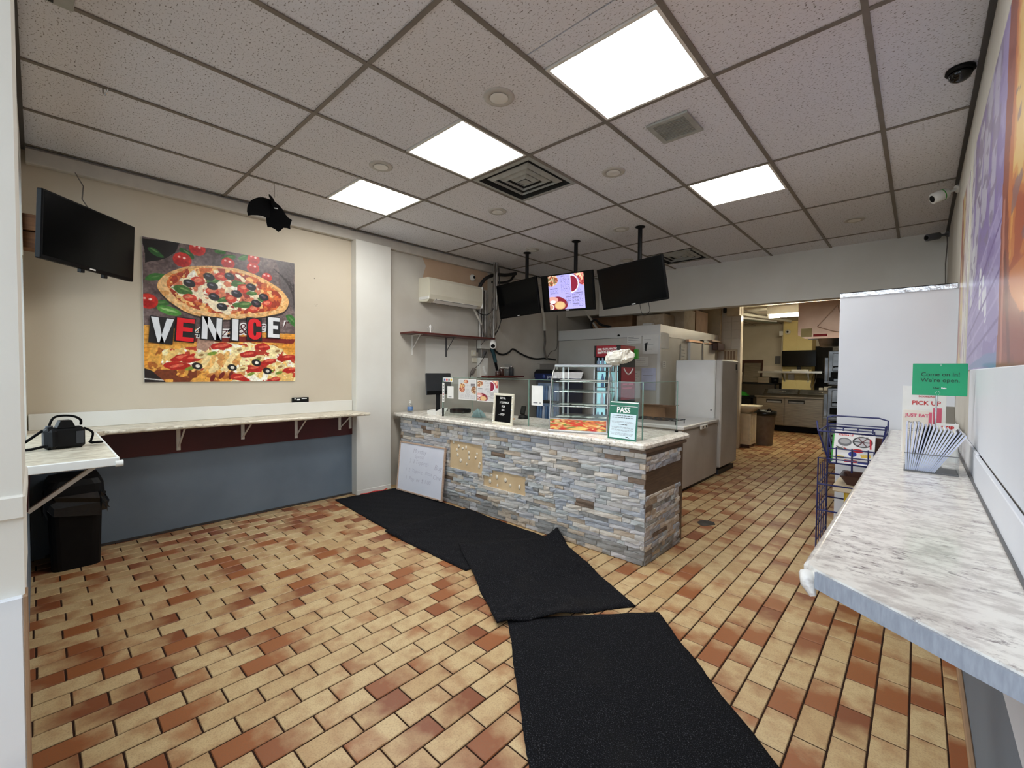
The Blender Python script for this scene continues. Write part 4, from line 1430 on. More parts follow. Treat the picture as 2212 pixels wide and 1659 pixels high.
# bin with liner
t_ = thing('trash_bin', 'black swing-lid bin with a liner under the window ledge', 'bin', (-4.29, .16, 0))
mb = MB()
def rrect(cx, cy, hx, hy, z, r=.05, n=4):
    o = []
    for qx, qy, a0 in ((1, 1, 0), (-1, 1, PI / 2), (-1, -1, PI), (1, -1, 1.5 * PI)):
        for k in range(n + 1):
            a = a0 + PI / 2 * k / n
            o.append((cx + qx * (hx - r) + r * math.cos(a), cy + qy * (hy - r) + r * math.sin(a), z))
    return o
def loft(mb, rings, smooth=True):
    n = len(rings[0])
    vs = [p for r_ in rings for p in r_]
    fs = [(i * n + k, i * n + (k + 1) % n, (i + 1) * n + (k + 1) % n, (i + 1) * n + k) for i in range(len(rings) - 1) for k in range(n)]
    fs.append(tuple(range(n - 1, -1, -1)))
    m_ = (len(rings) - 1) * n
    fs.append(tuple(m_ + k for k in range(n)))
    mb._add(vs, fs, smooth)
    return mb
bx, by = -4.31, .165
loft(MB(), [rrect(bx, by, .165, .120, .0), rrect(bx, by, .185, .135, .50)], False).build('body', MT['black_plastic'], t_)
loft(MB(), [rrect(bx, by, .196, .146, .50), rrect(bx, by, .192, .142, .565), rrect(bx, by, .170, .125, .60), rrect(bx, by, .13, .09, .61)], False).build('lid', MT['black_plastic'], t_)
rb = random.Random(5)
rings = []
for i, z in enumerate((.505, .47, .43, .395)):
    base_ = rrect(bx, by, .198 + .004 * i, .148 + .004 * i, z, .05, 5)
    rings.append([(p[0] + rb.uniform(-.012, .014), p[1] + rb.uniform(-.012, .016), p[2] + (rb.uniform(-.05, .03) if i == 3 else rb.uniform(-.008, .008))) for p in base_])
n = len(rings[0]); vs = [p for r_ in rings for p in r_]
mb = MB(); mb._add(vs, [(i * n + k, i * n + (k + 1) % n, (i + 1) * n + (k + 1) % n, (i + 1) * n + k) for i in range(3) for k in range(n)], False)
mb.build('liner_bag', MT['bag_black'], t_)

# ------------------------------------------------------------------ mats
def floor_mat(lb, P, seed, lift, edge=.006, thick=.009, n=(48, 28)):
    """P: four corners a-b-c-d; lift(u, v) raises the cloth; edges wander a little"""
    r1 = np.random.default_rng(seed)
    w1, w2, w3, w4 = [np.convolve(r1.normal(0, 1, 70), np.ones(5) / 5, 'same') for _ in range(4)]
    P = [Vector((*p, 0)) for p in P]
    nu, nv = n
    top = []
    for j in range(nv + 1):
        for i in range(nu + 1):
            u_, v_ = i / nu, j / nv
            p = (P[0] * (1 - u_) + P[1] * u_) * (1 - v_) + (P[3] * (1 - u_) + P[2] * u_) * v_
            e = Vector((0, 0, 0))
            if j == 0: e = (P[0] - P[3]).normalized() * w1[i % 70] * edge
            if j == nv: e = (P[3] - P[0]).normalized() * w2[i % 70] * edge
            if i == 0: e += (P[0] - P[1]).normalized() * w3[j % 70] * edge
            if i == nu: e += (P[1] - P[0]).normalized() * w4[j % 70] * edge
            z = thick + lift(u_, v_) + .0012 * math.sin(u_ * 37 + seed) * math.sin(v_ * 29)
            top.append((p.x + e.x, p.y + e.y, z))
    bot = [(x, y, max(0.0, z - thick)) for x, y, z in top]
    m_ = len(top); W = nu + 1
    fs = [(j * W + i, j * W + i + 1, (j + 1) * W + i + 1, (j + 1) * W + i) for j in range(nv) for i in range(nu)]
    fs += [tuple(m_ + k for k in f[::-1]) for f in fs]
    for i in range(nu):
        fs += [(i, m_ + i, m_ + i + 1, i + 1), (nv * W + i, nv * W + i + 1, m_ + nv * W + i + 1, m_ + nv * W + i)]
    for j in range(nv):
        a, c = j * W, (j + 1) * W
        fs += [(a, c, m_ + c, m_ + a), (a + nu, m_ + a + nu, m_ + c + nu, c + nu)]
    mb = MB(); mb._add(top + bot, fs, True)
    o = mb.build('floor_mat', MT['mat_carpet'])
    return tag(o, lb, 'mat', 'black floor mats')


sm = lambda a, b, x: max(0.0, min(1.0, (x - a) / (b - a))) ** 2 * (3 - 2 * max(0.0, min(1.0, (x - a) / (b - a))))
floor_mat('black floor mat nearest the pillar, running under the whiteboard', [(-4.42, 2.085), (-3.12, 1.985), (-3.08, 2.81), (-4.36, 2.80)], 1, lambda u, v: 0, .004)
floor_mat('black floor mat along the stone counter, overlapping the one by the pillar', [(-3.24, 1.955), (-2.22, 1.955), (-2.04, 2.80), (-3.20, 2.825)], 2,
          lambda u, v: .0098 * (1 - sm(.10, .28, u)), .004)
floor_mat('black floor mat with a curled corner at the counter foot', [(-1.605, 1.640), (-1.172, 2.335), (-2.13, 2.86), (-2.585, 2.20)], 3,
          lambda u, v: .0098 * sm(.35, .55, v) + .0105 * (1 - sm(.10, .26, v)) * (1 if u < .62 else 0) + .075 * max(0, u - .86) / .14 * max(0, v - .80) / .2
          + .020 * math.exp(-((u - .42) / .10) ** 2) * (1 - sm(.0, .07, v)) + .016 * math.exp(-((u - .05) / .07) ** 2) * (1 - sm(0, .10, v)) + .02 * max(0, .1 - u) * 5 * sm(.9, 1, v), .008)
floor_mat('long worn black floor mat nearest the doorway', [(-1.612, 1.725), (-.46, .68), (.10, 1.335), (-1.045, 2.360)], 4, lambda u, v: 0, .006)

# ------------------------------------------------------------------ service counter with ledger stone
CX0, CX1, CY0, CY1, CZ = -4.40, -1.385, 2.866, 3.53, .80
sc_ = thing('service_counter', 'stone-clad service counter with a pale granite top', 'counter', (-2.9, 3.2, 0))
MB().box(CX0, CX1, CY0, CY1, 0, CZ).build('carcass', MT['plaster'], sc_)
MB().box(CX1, CX1 + .004, CY0 - .0, CY1, 0, CZ + .02).build('end_board', MT['brown_wood'], sc_)
MB().box(CX0 - .10, CX1 + .02, CY0 - .045, CY1 + .10, CZ + .018, CZ + .062, .012).build('worktop', MT['granite'], sc_)
MB().box(CX1 - .02, CX1 + .018, CY0 - .02, CY1 + .04, CZ - .005, CZ + .018, .002).build('top_edge', MT['brown_wood'], sc_)
rs = random.Random(17)
patches = [(-3.50, -3.02, .402, .648), (-3.00, -2.475, .280, .420)]
pieces = []


def clip_rows(x0, x1, z0, z1, fn):
    z = z0
    while z < z1 - .012:
        h_ = rs.uniform(.026, .044)
        zt = min(z + h_, z1)
        if z1 - zt < .015:
            zt = z1
        x = x0 - rs.uniform(0, .1)
        while x < x1 - .01:
            l_ = rs.choice((rs.uniform(.06, .10), rs.uniform(.10, .17), rs.uniform(.15, .24)))
            xa, xb = max(x, x0), min(x + l_, x1)
            x += l_
            if xb - xa < .02:
                continue
            fn(xa, xb, z, zt)
        z = zt


def front_piece(xa, xb, za, zb):
    for (p0, p1, q0, q1) in patches:
        if za < q1 - .006 and zb > q0 + .006 and xa < p1 and xb > p0:
            if xa < p0 - .02:
                front_piece2(xa, p0, za, zb)
            if xb > p1 + .02:
                front_piece2(p1, xb, za, zb)
            return
    front_piece2(xa, xb, za, zb)


def stone_tone(z):
    if z < .09:
        return rs.choice((4, 4, 4, 3, 0))
    return rs.choices(range(8), (20, 20, 18, 9, 7, 14, 3.5, 14))[0]


def front_piece2(xa, xb, za, zb):
    pieces.append(('f', xa, xb, za, zb, rs.uniform(.008, .017), stone_tone(za)))


def side_piece(ya, yb, za, zb):
    for q0, q1 in ((.515, .668), ):
        if za < q1 - .008 and zb > q0 + .008:
            return
    if zb > .775:
        return
    yb2 = yb
    if yb > 3.46:
        yb2 = min(yb, 3.46 + rs.uniform(-.02, .03))
    if yb2 - ya > .02:
        pieces.append(('s', ya, yb2, za, zb, rs.uniform(.006, .015), stone_tone(za)))


clip_rows(CX0 + .005, CX1 + .012, .004, CZ + .012, front_piece)
clip_rows(CY0, CY1 - .02, .004, CZ, side_piece)


def stone_geo(p):
    k, a, b, z0, z1, d, tone = p
    g = .0012
    a, b, z0, z1 = a + g, b - g, z0 + g, z1 - g
    nx = 3
    vs, fs = [], []
    def P(t, z, dep):
        return (t, CY0 - dep, z) if k == 'f' else (CX1 + .004 + dep, t, z)
    for i in range(nx + 1):
        t = a + (b - a) * i / nx
        for z in (z0, (z0 + z1) / 2 + rs.uniform(-.003, .003), z1):
            edge = i in (0, nx) or z in (z0, z1)
            vs.append(P(t, z, d + rs.uniform(-.004, .002) - (.0015 if edge else 0)))
    m_ = len(vs)
    for i in range(nx):
        for j in range(2):
            q = (i * 3 + j, (i + 1) * 3 + j, (i + 1) * 3 + j + 1, i * 3 + j + 1)
            fs.append(q)
    back = [P(a, z0, -.002), P(b, z0, -.002), P(b, z1, -.002), P(a, z1, -.002)]
    vs += back
    B = m_
    fs.append((B, B + 1) + tuple(i * 3 for i in range(nx, -1, -1)))
    fs.append((B + 3,) + tuple(i * 3 + 2 for i in range(nx + 1)) + (B + 2,))
    fs.append((B + 3, B, 0, 1, 2))
    fs.append((B + 1, B + 2, nx * 3 + 2, nx * 3 + 1, nx * 3))
    return vs, fs


def dkey(p):
    x, y = ((p[1] + p[2]) / 2, CY0) if p[0] == 'f' else (CX1, (p[1] + p[2]) / 2)
    ar = (p[2] - p[1]) * (p[4] - p[3])
    return -ar / (x * x + y * y) * (abs(y) if p[0] == 'f' else abs(x))


pieces.sort(key=dkey)
for p in pieces[:298]:
    mb = MB(); mb._add(*stone_geo(p)); c_ = ((p[1] + p[2]) / 2, CY0, p[3]) if p[0] == 'f' else (CX1, (p[1] + p[2]) / 2, p[3])
    mb.build('stone', STONES[p[6]], sc_, c_)
mb = MB(); mi = []
for p in pieces[298:]:
    g = stone_geo(p); mb._add(*g); mi += [p[6]] * len(g[1])
o = mb.build('stone_field', None, sc_)
for s_ in STONES:
    o.data.materials.append(s_)
o.data.polygons.foreach_set('material_index', mi)
o['kind'] = 'stuff'
for (x, z) in ((-3.45, .63), (-3.37, .60), (-3.31, .585), (-3.26, .60), (-3.40, .56), (-3.385, .51), (-3.22, .555), (-3.215, .505), (-3.10, .56), (-3.06, .47), (-3.34, .46), (-3.25, .44), (-3.07, .44), (-3.12, .52),
               (-2.90, .385), (-2.83, .38), (-2.72, .37), (-2.66, .335), (-2.92, .325), (-2.82, .305), (-2.55, .34)):
    MB(frame((x, CY0 - .0005, z), (1, 0, 0), (0, 0, 1))).lathe([(.018, 0), (.015, .003), (.007, .0045), (.001, .005)], (0, 0, 0), 9, True, rs.uniform(.6, 1), rs.uniform(.7, 1.3)).build('adhesive_blob', MT['adhesive'], sc_)
CT = CZ + .062
MB().box(CX0 - .05, CX1, CY0 + .25, CY1 + .09, CT, CT + .0015).build('worktop_joint', MT['granite'], sc_)

# whiteboard leaning on the counter
Mw = frame((-4.30, 2.745, .012), (.769, .035, .010), (.012, .055, .527))
t_ = thing('whiteboard', 'wood-framed whiteboard with faint writing leaning on the stone counter', 'whiteboard', (-3.9, 2.8, .01))
Lw, Hw = .775, .545
MB(Mw).box(.012, Lw - .012, .012, Hw - .012, -.006, .004).build('panel', MT['whiteboard'], t_)
MB(Mw).box(0, Lw, 0, .016, -.01, .010, .002).box(0, Lw, Hw - .016, Hw, -.01, .010, .002).box(0, .016, .016, Hw - .016, -.01, .010, .002).box(Lw - .016, Lw, .016, Hw - .016, -.01, .010, .002).build('frame', MT['pale_wood'], t_)
for s_, x, y, z_ in (('Monday', .36, .46, .07), ('Special', .36, .405, .055), ('2  3 Toppings', .36, .345, .06), ('Buy', .68, .325, .08), ('1  2  Topping   Pizza', .36, .245, .055), ('One', .67, .225, .07), ('1  Pop  or  $ 1.00', .36, .155, .06)):
    text('handwriting', s_, z_, Mw @ Matrix.Translation((x, y, .0042)), MT['marker'], t_, bold=-.001, shear=.2, extrude=.0002)
MB(Mw).box(Lw - .07, Lw - .045, .003, .012, .010, .013).build('magnet', MT['ink_black'], t_)

# ------------------------------------------------------------------ things on the counter
GY0 = 2.985
def pane(name, lb, x0, x1, y0, y1, z0, z1, group='glass screens on the counter'):
    t_ = thing(name, lb, 'glass', ((x0 + x1) / 2, (y0 + y1) / 2, z0), group)
    e = .0035
    MB().box(x0, x1, y0, y1, z0, z1).build('pane', MT['glass'], t_)
    if x1 - x0 > y1 - y0:
        MB().box(x0, x1, y0, y1, z1, z1 + .003).box(x0 - .003, x0, y0, y1, z0, z1).box(x1, x1 + .003, y0, y1, z0, z1).build('polished_edge', MT['glass_edge'], t_)
    else:
        MB().box(x0, x1, y0, y1, z1, z1 + .003).box(x0, x1, y1, y1 + .003, z0, z1).box(x0, x1, y0 - .003, y0, z0, z1).build('polished_edge', MT['glass_edge'], t_)
    return t_
GZ = 1.283
pane('glass_screen', 'long glass screen on the counter holding the two paper menus', -3.775, -2.56, GY0, GY0 + .006, CT + .002, GZ)
pane('glass_screen', 'narrow glass screen beside the curved display case', -2.552, -2.29, GY0, GY0 + .006, CT + .002, GZ)
pane('glass_screen', 'small front glass screen behind the green inspection notice', -1.72, -1.47, GY0, GY0 + .006, CT + .002, GZ)
tt = pane('glass_screen', 'end glass screen at the right end of the counter', -1.466, -1.460, GY0, 3.60, CT + .002, GZ)
MB().box(-1.475, -1.451, 3.585, 3.602, CT, CT + .016, .002).build('clip', MT['black_plastic'], tt)
pane('glass_screen', 'side glass screen by the till at the left end of the counter', -3.782, -3.776, GY0, 3.42, CT + .002, GZ)
MB().box(-3.786, -3.774, GY0 - .004, GY0 + .012, CT, CT + .09).build('clip', MT['black_plastic'], bpy.data.objects['glass_screen.004'])

yf = GY0 - .0015
def sheet(name, lb, x0, x1, z0, z1, cat='notice', y=yf, m_='paper', group=None):
    t_ = thing(name, lb, cat, ((x0 + x1) / 2, y, z0), group)
    MB().box(x0, x1, y - .001, y, z0, z1).build('sheet', MT[m_], t_)
    return t_
def gx(px_):       # x on the glass plane for two measured columns (1005 -> -3.585, 1147 -> -2.53)
    return -3.585 + (px_ - 1005) * (1.055 / 142)
for lb, x0, x1, z0, z1, kind in (('printed paper menu taped to the glass, on the left', -3.515, -3.245, 1.060, 1.272, 'left'), ('printed paper menu taped to the glass, on the right', -3.235, -2.935, 1.058, 1.265, 'right')):
    t_ = sheet('paper_menu', lb, x0, x1, z0, z1, 'menu', group='paper menus on the glass')
    poster_grid('print', menu_print(90, 76, kind, (206, 204, 202)), (x0 + .006, yf - .0013, z0 + .006), (x1 - x0 - .012, 0, 0), (0, 0, z1 - z0 - .012), MT['print'], t_)
t_ = sheet('payment_sticker', 'white sticker with payment card marks on the glass corner', -3.765, -3.610, 1.238, 1.282, 'sticker')
for k, c_ in enumerate(('ink_blue', 'ink_red', 'ink_grey', 'yellow_plastic')):
    MB().box(-3.757 + .036 * k, -3.731 + .036 * k, yf - .0016, yf - .001, 1.248, 1.272).build('card_mark', MT[c_], t_)
t_ = sheet('payment_strip', 'white upright strip of payment marks at the glass edge', -3.785, -3.748, 1.02, 1.225, 'sticker', y=GY0 - .003)
for k in range(6):
    MB().box(-3.775, -3.757, GY0 - .0046, GY0 - .004, 1.032 + .031 * k, 1.048 + .031 * k).build('card_mark', MT['ink_red' if k == 2 else 'ink_grey'], t_)
t_ = sheet('scan_card', 'white card without print at the left end of the glass', -3.700, -3.598, 1.062, 1.192, 'notice')
MB().box(-3.68, -3.63, yf - .0016, yf - .001, 1.075, 1.082).build('caption', MT['ink_grey'], t_)
t_ = sheet('scan_card', 'white card on the glass between menu and display case', -2.520, -2.392, 1.058, 1.232, 'notice')
MB().box(-2.50, -2.45, yf - .0016, yf - .001, 1.077, 1.086).box(-2.43, -2.415, yf - .0016, yf - .001, 1.077, 1.086).build('caption', MT['ink_grey'], t_)

# letter board
Mb = frame((-2.945, 2.93, CT), (.27, -.010, 0), (0, .02, .285))
t_ = thing('letter_board', 'black letter board in a white frame advertising pizza toppings', 'board', (-2.8, 2.93, CT))
w_, h_ = .265, .288
MB(Mb).box(.022, w_ - .022, .020, h_ - .020, .0, .008).build('felt', MT['black_matte'], t_)
MB(Mb).box(0, w_, 0, .022, 0, .02, .003).box(0, w_, h_ - .022, h_, 0, .02, .003).box(0, .024, .022, h_ - .022, 0, .02, .003).box(w_ - .024, w_, .022, h_ - .022, 0, .02, .003).build('frame', MT['cream_plastic'], t_)
for k in range(5):
    for x in (.012, w_ - .012):
        MB(Mb).lathe([(.006, 0), (.005, .005), (.001, .007)], (x, .03 + .056 * k, .02), 10).build('bulb', MT['white_plastic'], t_)
for s_, x, y, z_ in (('BUY 1L', .118, .244, .026), ('3 TOPPINGS', .140, .204, .025), ('FOR', .130, .168, .026), ('$15', .128, .135, .026), ('-  1POP', .112, .092, .026)):
    text('lettering', s_, z_, Mb @ Matrix.Translation((x, y, .0085)), MT['ink_white'], t_, bold=.0005, sx=.9)

# inspection notice
Mp = frame((-1.705, 2.905, CT), (.245, -.012, 0), (0, .03, .285))
t_ = thing('inspection_notice', 'green PASS inspection notice in a clear stand on the counter end', 'notice', (-1.58, 2.9, CT))
w_, h_ = .238, .283
MB(Mp).box(0, w_, 0, h_, -.004, 0).build('card', MT['pass_green'], t_)
MB(Mp).box(w_, w_ + .006, 0, h_ + .006, -.004, .004).box(0, w_, -.001, .002, -.06, .004).build('clear_stand', MT['clear_plastic'], t_)
MB(Mp).box(.012, w_ - .012, .012, .190, 0, .001).build('paper_field', MT['pass_paper'], t_)
MB(Mp).box(.006, w_ - .006, .246, .249, 0, .001).box(.006, w_, h_ - .012, h_ - .004, 0, .001).build('white_line', MT['ink_white'], t_)
text('heading', 'PASS', .056, Mp @ Matrix.Translation((w_ / 2, .217, .0008)), MT['ink_white'], t_, bold=.0016, sx=.95)
rr = random.Random(2)
for y, hgt, n_, x0 in ((.174, .004, 2, .03), (.160, .004, 2, .03), (.132, .002, 1, .025), (.125, .002, 1, .03), (.110, .004, 1, .08), (.092, .002, 1, .02), (.085, .002, 1, .03), (.072, .002, 1, .03), (.065, .002, 1, .03), (.048, .002, 1, .02), (.041, .002, 1, .03), (.034, .002, 1, .025)):
    mb = MB(Mp); x = x0
    while x < w_ - x0 - .01:
        l_ = rr.uniform(.008, .03); mb.box(x, min(x + l_, w_ - x0), y, y + hgt, .001, .0014); x += l_ + .004
    mb.build('print_line', MT['ink_grey' if hgt < .003 else 'ink_black'], t_)
MB(Mp).prism([(.15, .020), (.156, .026), (.16, .018), (.166, .024), (.17, .017), (.182, .017), (.182, .020), (.172, .021), (.166, .029), (.158, .022), (.153, .028)], .0006, 'z', .001).build('signature', MT['ink_black'], t_)

# curved glass display case
DX0, DX1, DY0, DY1 = -2.245, -1.752, 2.870, 3.36
MD = Matrix.Translation((DX0, DY0, 0)) @ Matrix.Rotation(math.radians(21.5), 4, 'Z') @ Matrix.Translation((-DX0, -DY0, 0))
t_ = thing('display_case', 'curved glass countertop display case with a food picture base', 'display case', (-2.02, 3.1, CT))
MB(MD).box(DX0, DX1, DY0, DY1, CT, CT + .016, .003).box(DX0 + .012, DX1 - .012, DY0 + .012, DY1 - .012, CT + .016, CT + .112, .004).build('base', MT['alu'], t_)
MB(MD).box(DX0 + .008, DX1 - .008, DY0 + .006, DY0 + .013, CT + .014, CT + .112, .001).build('picture_frame', MT['alu'], t_)
cv = Cv(150, 34, (206, 120, 70))
for i in range(150):
    rq = random.Random(i)
    cv.ell(rq.random(), rq.random(), rq.uniform(.012, .05), rq.uniform(.06, .2), rq.choice(((196, 40, 34), (226, 130, 70), (238, 190, 110), (150, 50, 34), (232, 200, 140), (206, 84, 50), (216, 60, 44), (240, 214, 120), (110, 140, 60))), rq.uniform(-1, 1), .6)
poster_grid('food_picture', cv.a, MD @ Vector((DX0 + .016, DY0 + .0055, CT + .020)), MD.to_3x3() @ Vector((DX1 - DX0 - .032, 0, 0)), (0, 0, .086), MT['print_gloss'], t_)
top = 1.412
prof = [(DY0 + .018, CT + .112), (DY0 + .026, CT + .20), (DY0 + .036, CT + .29), (DY0 + .052, CT + .375), (DY0 + .075, CT + .44), (DY0 + .105, CT + .492), (DY0 + .145, CT + .527), (DY0 + .185, top - .010), (DY0 + .225, top - .004)]
mb = MB(MD)
for (a, c) in zip(prof[:-1], prof[1:]):
    mb._add([(DX0 + .012, a[0], a[1]), (DX1 - .012, a[0], a[1]), (DX1 - .012, c[0], c[1]), (DX0 + .012, c[0], c[1])], [(0, 1, 2, 3)], True)
mb.build('curved_glass', MT['glass'], t_)
for x in (DX0 + .010, DX1 - .010):
    MB(MD).tube([(x, a, c) for a, c in prof], .006, 8).build('glass_trim', MT['alu'], t_)
    poly = [(a, c) for a, c in prof] + [(DY1 - .03, top - .004), (DY1 - .03, CT + .112)]
    mb = MB(MD); mb.prism(poly[::-1], .003, 'x', x - .0015); mb.build('side_glass', MT['glass'], t_)
    MB(MD).box(x - .010, x + .010, DY1 - .045, DY1 - .022, CT + .11, top, .002).build('rear_post', MT['alu'], t_)
MB(MD).box(DX0, DX1, DY0 + .19, DY1 - .015, top - .004, top + .012, .004).box(DX0, DX1, DY0 + .175, DY0 + .20, top - .016, top + .006, .005).build('top_panel', MT['alu'], t_)
for z, d0 in ((CT + .21, .08), (CT + .33, .12), (CT + .415, .16)):
    MB(MD).box(DX0 + .018, DX1 - .018, DY0 + d0, DY1 - .05, z, z + .005).build('glass_shelf', MT['frosted'], t_)
    for y in (DY0 + d0 + .03, DY1 - .07):
        MB(MD).tube([(DX0 + .012, y, z - .006), (DX1 - .012, y, z - .006)], .004, 8).build('shelf_rail', MT['chrome'], t_)
MB(MD).box(DX0 + .05, DX1 - .06, DY0 + .19, DY1 - .12, CT + .423, CT + .426).build('shelf_liner', MT['paper'], t_)
for x in (DX0 + .06, (DX0 + DX1) / 2 + .05, DX1 - .06):
    MB(MD).box(x - .006, x + .006, DY1 - .06, DY1 - .048, CT + .112, top - .004).build('shelf_standard', MT['alu'], t_)
for k in range(4):
    MB(MD @ rotz((DX0 + .08 + .11 * k, DY0 + .22 + .02 * (k % 2), CT + .2152), .3 * k)).box(-.05, .05, -.06, .06, 0, .001).build('paper_liner', MT['paper'], t_)
    MB(MD @ rotz((DX0 + .09 + .11 * k, DY0 + .20 + .02 * (k % 2), CT + .1125), .4 * k)).box(-.06, .06, -.07, .07, 0, .001).build('paper_liner', MT['paper'], t_)

# white bag of plates on top of the case
mb = MB()
nz1 = vnoise(25, 33, 9, 7, 2)
def bagf(a, c):
    th, ph = a * 2 * PI, (c - .5) * PI
    q = nz1[min(24, int(c * 24)), min(32, int(a * 32)) % 32] - .5
    r_ = 1 + .42 * q
    sgn = lambda v, e: math.copysign(abs(v) ** e, v)
    fold = .05 * math.sin(9 * th + 3 * ph) + .04 * math.sin(17 * th - 5 * ph)
    r_ += fold
    return (-1.797 + .090 * r_ * sgn(math.cos(ph), .5) * sgn(math.cos(th), .6), 3.235 + .095 * r_ * sgn(math.cos(ph), .5) * sgn(math.sin(th), .6), top + .068 + .050 * (1 + .35 * q + fold) * sgn(math.sin(ph), .55) + .012 * math.cos(th))
mb.grid(bagf, 40, 20, False)
tag(mb.build('white_bag', MT['white_bag']), 'crumpled white plastic bag on top of the display case', 'bag')

# left end of the counter: bottle, tray, till monitor, keyboard side
t_ = thing('sanitizer_bottle', 'clear pump bottle of hand sanitizer at the left end of the counter', 'bottle', (-4.40, 2.99, CT))
c0 = (-4.40, 2.99, CT)
MB().lathe([(.030, 0), (.033, .004), (.033, .075), (.028, .092), (.013, .100), (.013, .108)], c0, 20).build('body', MT['clear_plastic'], t_)
MB().lathe([(.0335, .02), (.0335, .065)], c0, 20).build('label_band', MT['bottle_blue'], t_)
MB().lathe([(.014, .106), (.014, .118), (.006, .119), (.006, .135), (.012, .136), (.012, .142), (.001, .143)], c0, 14).build('pump', MT['white_plastic'], t_)
t_ = thing('paper_tray', 'small white open tray leaning beside the till', 'tray', (-4.0, 3.07, CT))
Mt_ = rotz((-4.0, 3.06, CT), -.15)
MB(Mt_).box(-.10, .10, -.05, .05, 0, .003).build('bottom', MT['white_plastic'], t_)
mb = MB(Mt_)
mb.prism([(-.10, 0), (.10, 0), (.115, .035), (-.115, .035)], .003, 'y', -.052)
mb.bar((.10, -.05, .02), (.10, .05, .06), .003, .05).bar((-.10, -.05, .02), (-.10, .05, .03), .003, .04)
mb._add([(-.10, .05, 0), (.10, .05, 0), (.12, .085, .08), (-.05, .085, .05)], [(0, 1, 2, 3)]); mb.build('side', MT['white_plastic'], t_)
t_ = thing('till_monitor', 'dark till monitor standing by the wall at the left end of the counter', 'monitor', (-4.31, 3.32, CT))
Mm = frame((-4.29, 3.33, 1.195), (-.06, 1, 0), (-.06, 0, 1))
MB(Mm).box(-.20, .20, -.130, .130, -.02, 0, .006).build('screen_back', MT['dark_grey'], t_)
MB(Mm).box(-.195, .195, -.130, -.085, 0, .004).build('lower_bezel', MT['black_plastic'], t_)
MB().bar((-4.31, 3.33, CT + .015), (-4.31, 3.33, 1.14), .05, .02).build('neck', MT['black_plastic'], t_)
MB(rotz((-4.31, 3.33, CT), 1.5)).box(-.10, .10, -.07, .07, 0, .015, .004).build('base', MT['black_plastic'], t_)
tag(MB(rotz((-3.95, 3.38, CT), .2)).box(-.10, .10, -.08, .08, 0, .05, .008).build('receipt_printer', MT['black_plastic']), 'low black till drawer box behind the white tray', 'printer')
# behind the glass
mb = MB()
nz2 = vnoise(13, 25, 7, 9, 2)
mb.grid(lambda a, c: (-3.44 + .15 * (a - .5) + .01 * math.cos(9 * c), 3.20 + .10 * (c - .5), CT + .004 + .085 * math.sin(PI * a) ** .6 * math.sin(PI * c) ** .6 * (.4 + nz2[int(c * 12), int(a * 24)])), 24, 12, False)
tag(mb.build('cloth', MT['towel']), 'crumpled grey-green cloth on the counter behind the glass', 'cloth')
tag(MB(rotz((-3.12, 3.26, CT + .002), .35)).box(-.11, .11, -.02, .02, 0, .012, .003).build('orange_strip', MT['orange_paper']), 'flat orange strip lying on the counter behind the glass', 'paper')
t_ = thing('card_terminal', 'small black payment terminal stand behind the glass', 'terminal', (-3.02, 3.44, CT))
MB().lathe([(.055, 0), (.05, .03), (.02, .04), (.018, .055)], (-3.02, 3.44, CT), 16).build('base', MT['black_plastic'], t_)
MB(frame((-3.02, 3.44, CT + .09), (1, .1, 0), (0, .4, 1))).box(-.03, .03, -.045, .045, -.01, .01, .006).build('body', MT['black_plastic'], t_)
t_ = thing('red_box', 'red carton standing low behind the glass under the left menu', 'box', (-3.40, 3.52, CT))
MB().box(-3.47, -3.30, 3.49, 3.57, CT, CT + .16, .004).build('carton', MT['cooler_red'], t_)
MB().box(-3.455, -3.38, 3.488, 3.49, CT + .02, CT + .06).build('label_patch', MT['paper'], t_)

tag(MB().tube(curve([(-4.40, 2.36, .012), (-4.385, 2.44, .010), (-4.40, 2.52, .012), (-4.37, 2.60, .010), (-4.395, 2.68, .014)]), .006, 6).build('red_string', MT['ink_red']), 'bit of red string on the floor at the pillar foot', 'string')

# ------------------------------------------------------------------ wall behind the counter
t_ = thing('air_conditioner', 'cream split air conditioner on the wall above the red shelf', 'air conditioner', (-4.40, 3.62, 2.19))
prof = [(0, 2.20), (.16, 2.185), (.205, 2.215), (.222, 2.27), (.215, 2.44), (.19, 2.475), (0, 2.485)]
mb = MB(); mb.prism([(XL + .005 + a, c) for a, c in prof][::1], -.86, 'y', 4.06)
mb.build('housing', MT['cream_plastic'], t_)
mb = MB(); mb.prism([(XL + .005 + a, c) for a, c in [(.07, 2.188), (.165, 2.182), (.212, 2.215), (.205, 2.222), (.165, 2.196), (.07, 2.20)]], -.70, 'y', 3.99)
mb.build('air_flap', MT['white_plastic'], t_)
MB().bar((XL + .214, 3.30, 2.213), (XL + .214, 3.99, 2.213), .004, .004).bar((XL + .12, 3.30, 2.184), (XL + .12, 3.99, 2.184), .01, .004).bar((XL + .17, 3.30, 2.186), (XL + .222, 3.30, 2.222), .004, .004).build('flap_gap', MT['dark_grey'], t_)
MB().box(XL + .2225, XL + .2235, 3.70, 3.75, 2.29, 2.298).build('badge', MT['ink_grey'], t_)
MB().box(XL + .005, XL + .21, 3.195, 3.203, 2.215, 2.25, .002).box(XL + .005, XL + .225, 4.058, 4.075, 2.19, 2.48, .012).build('end_cap', MT['white_plastic'], t_)

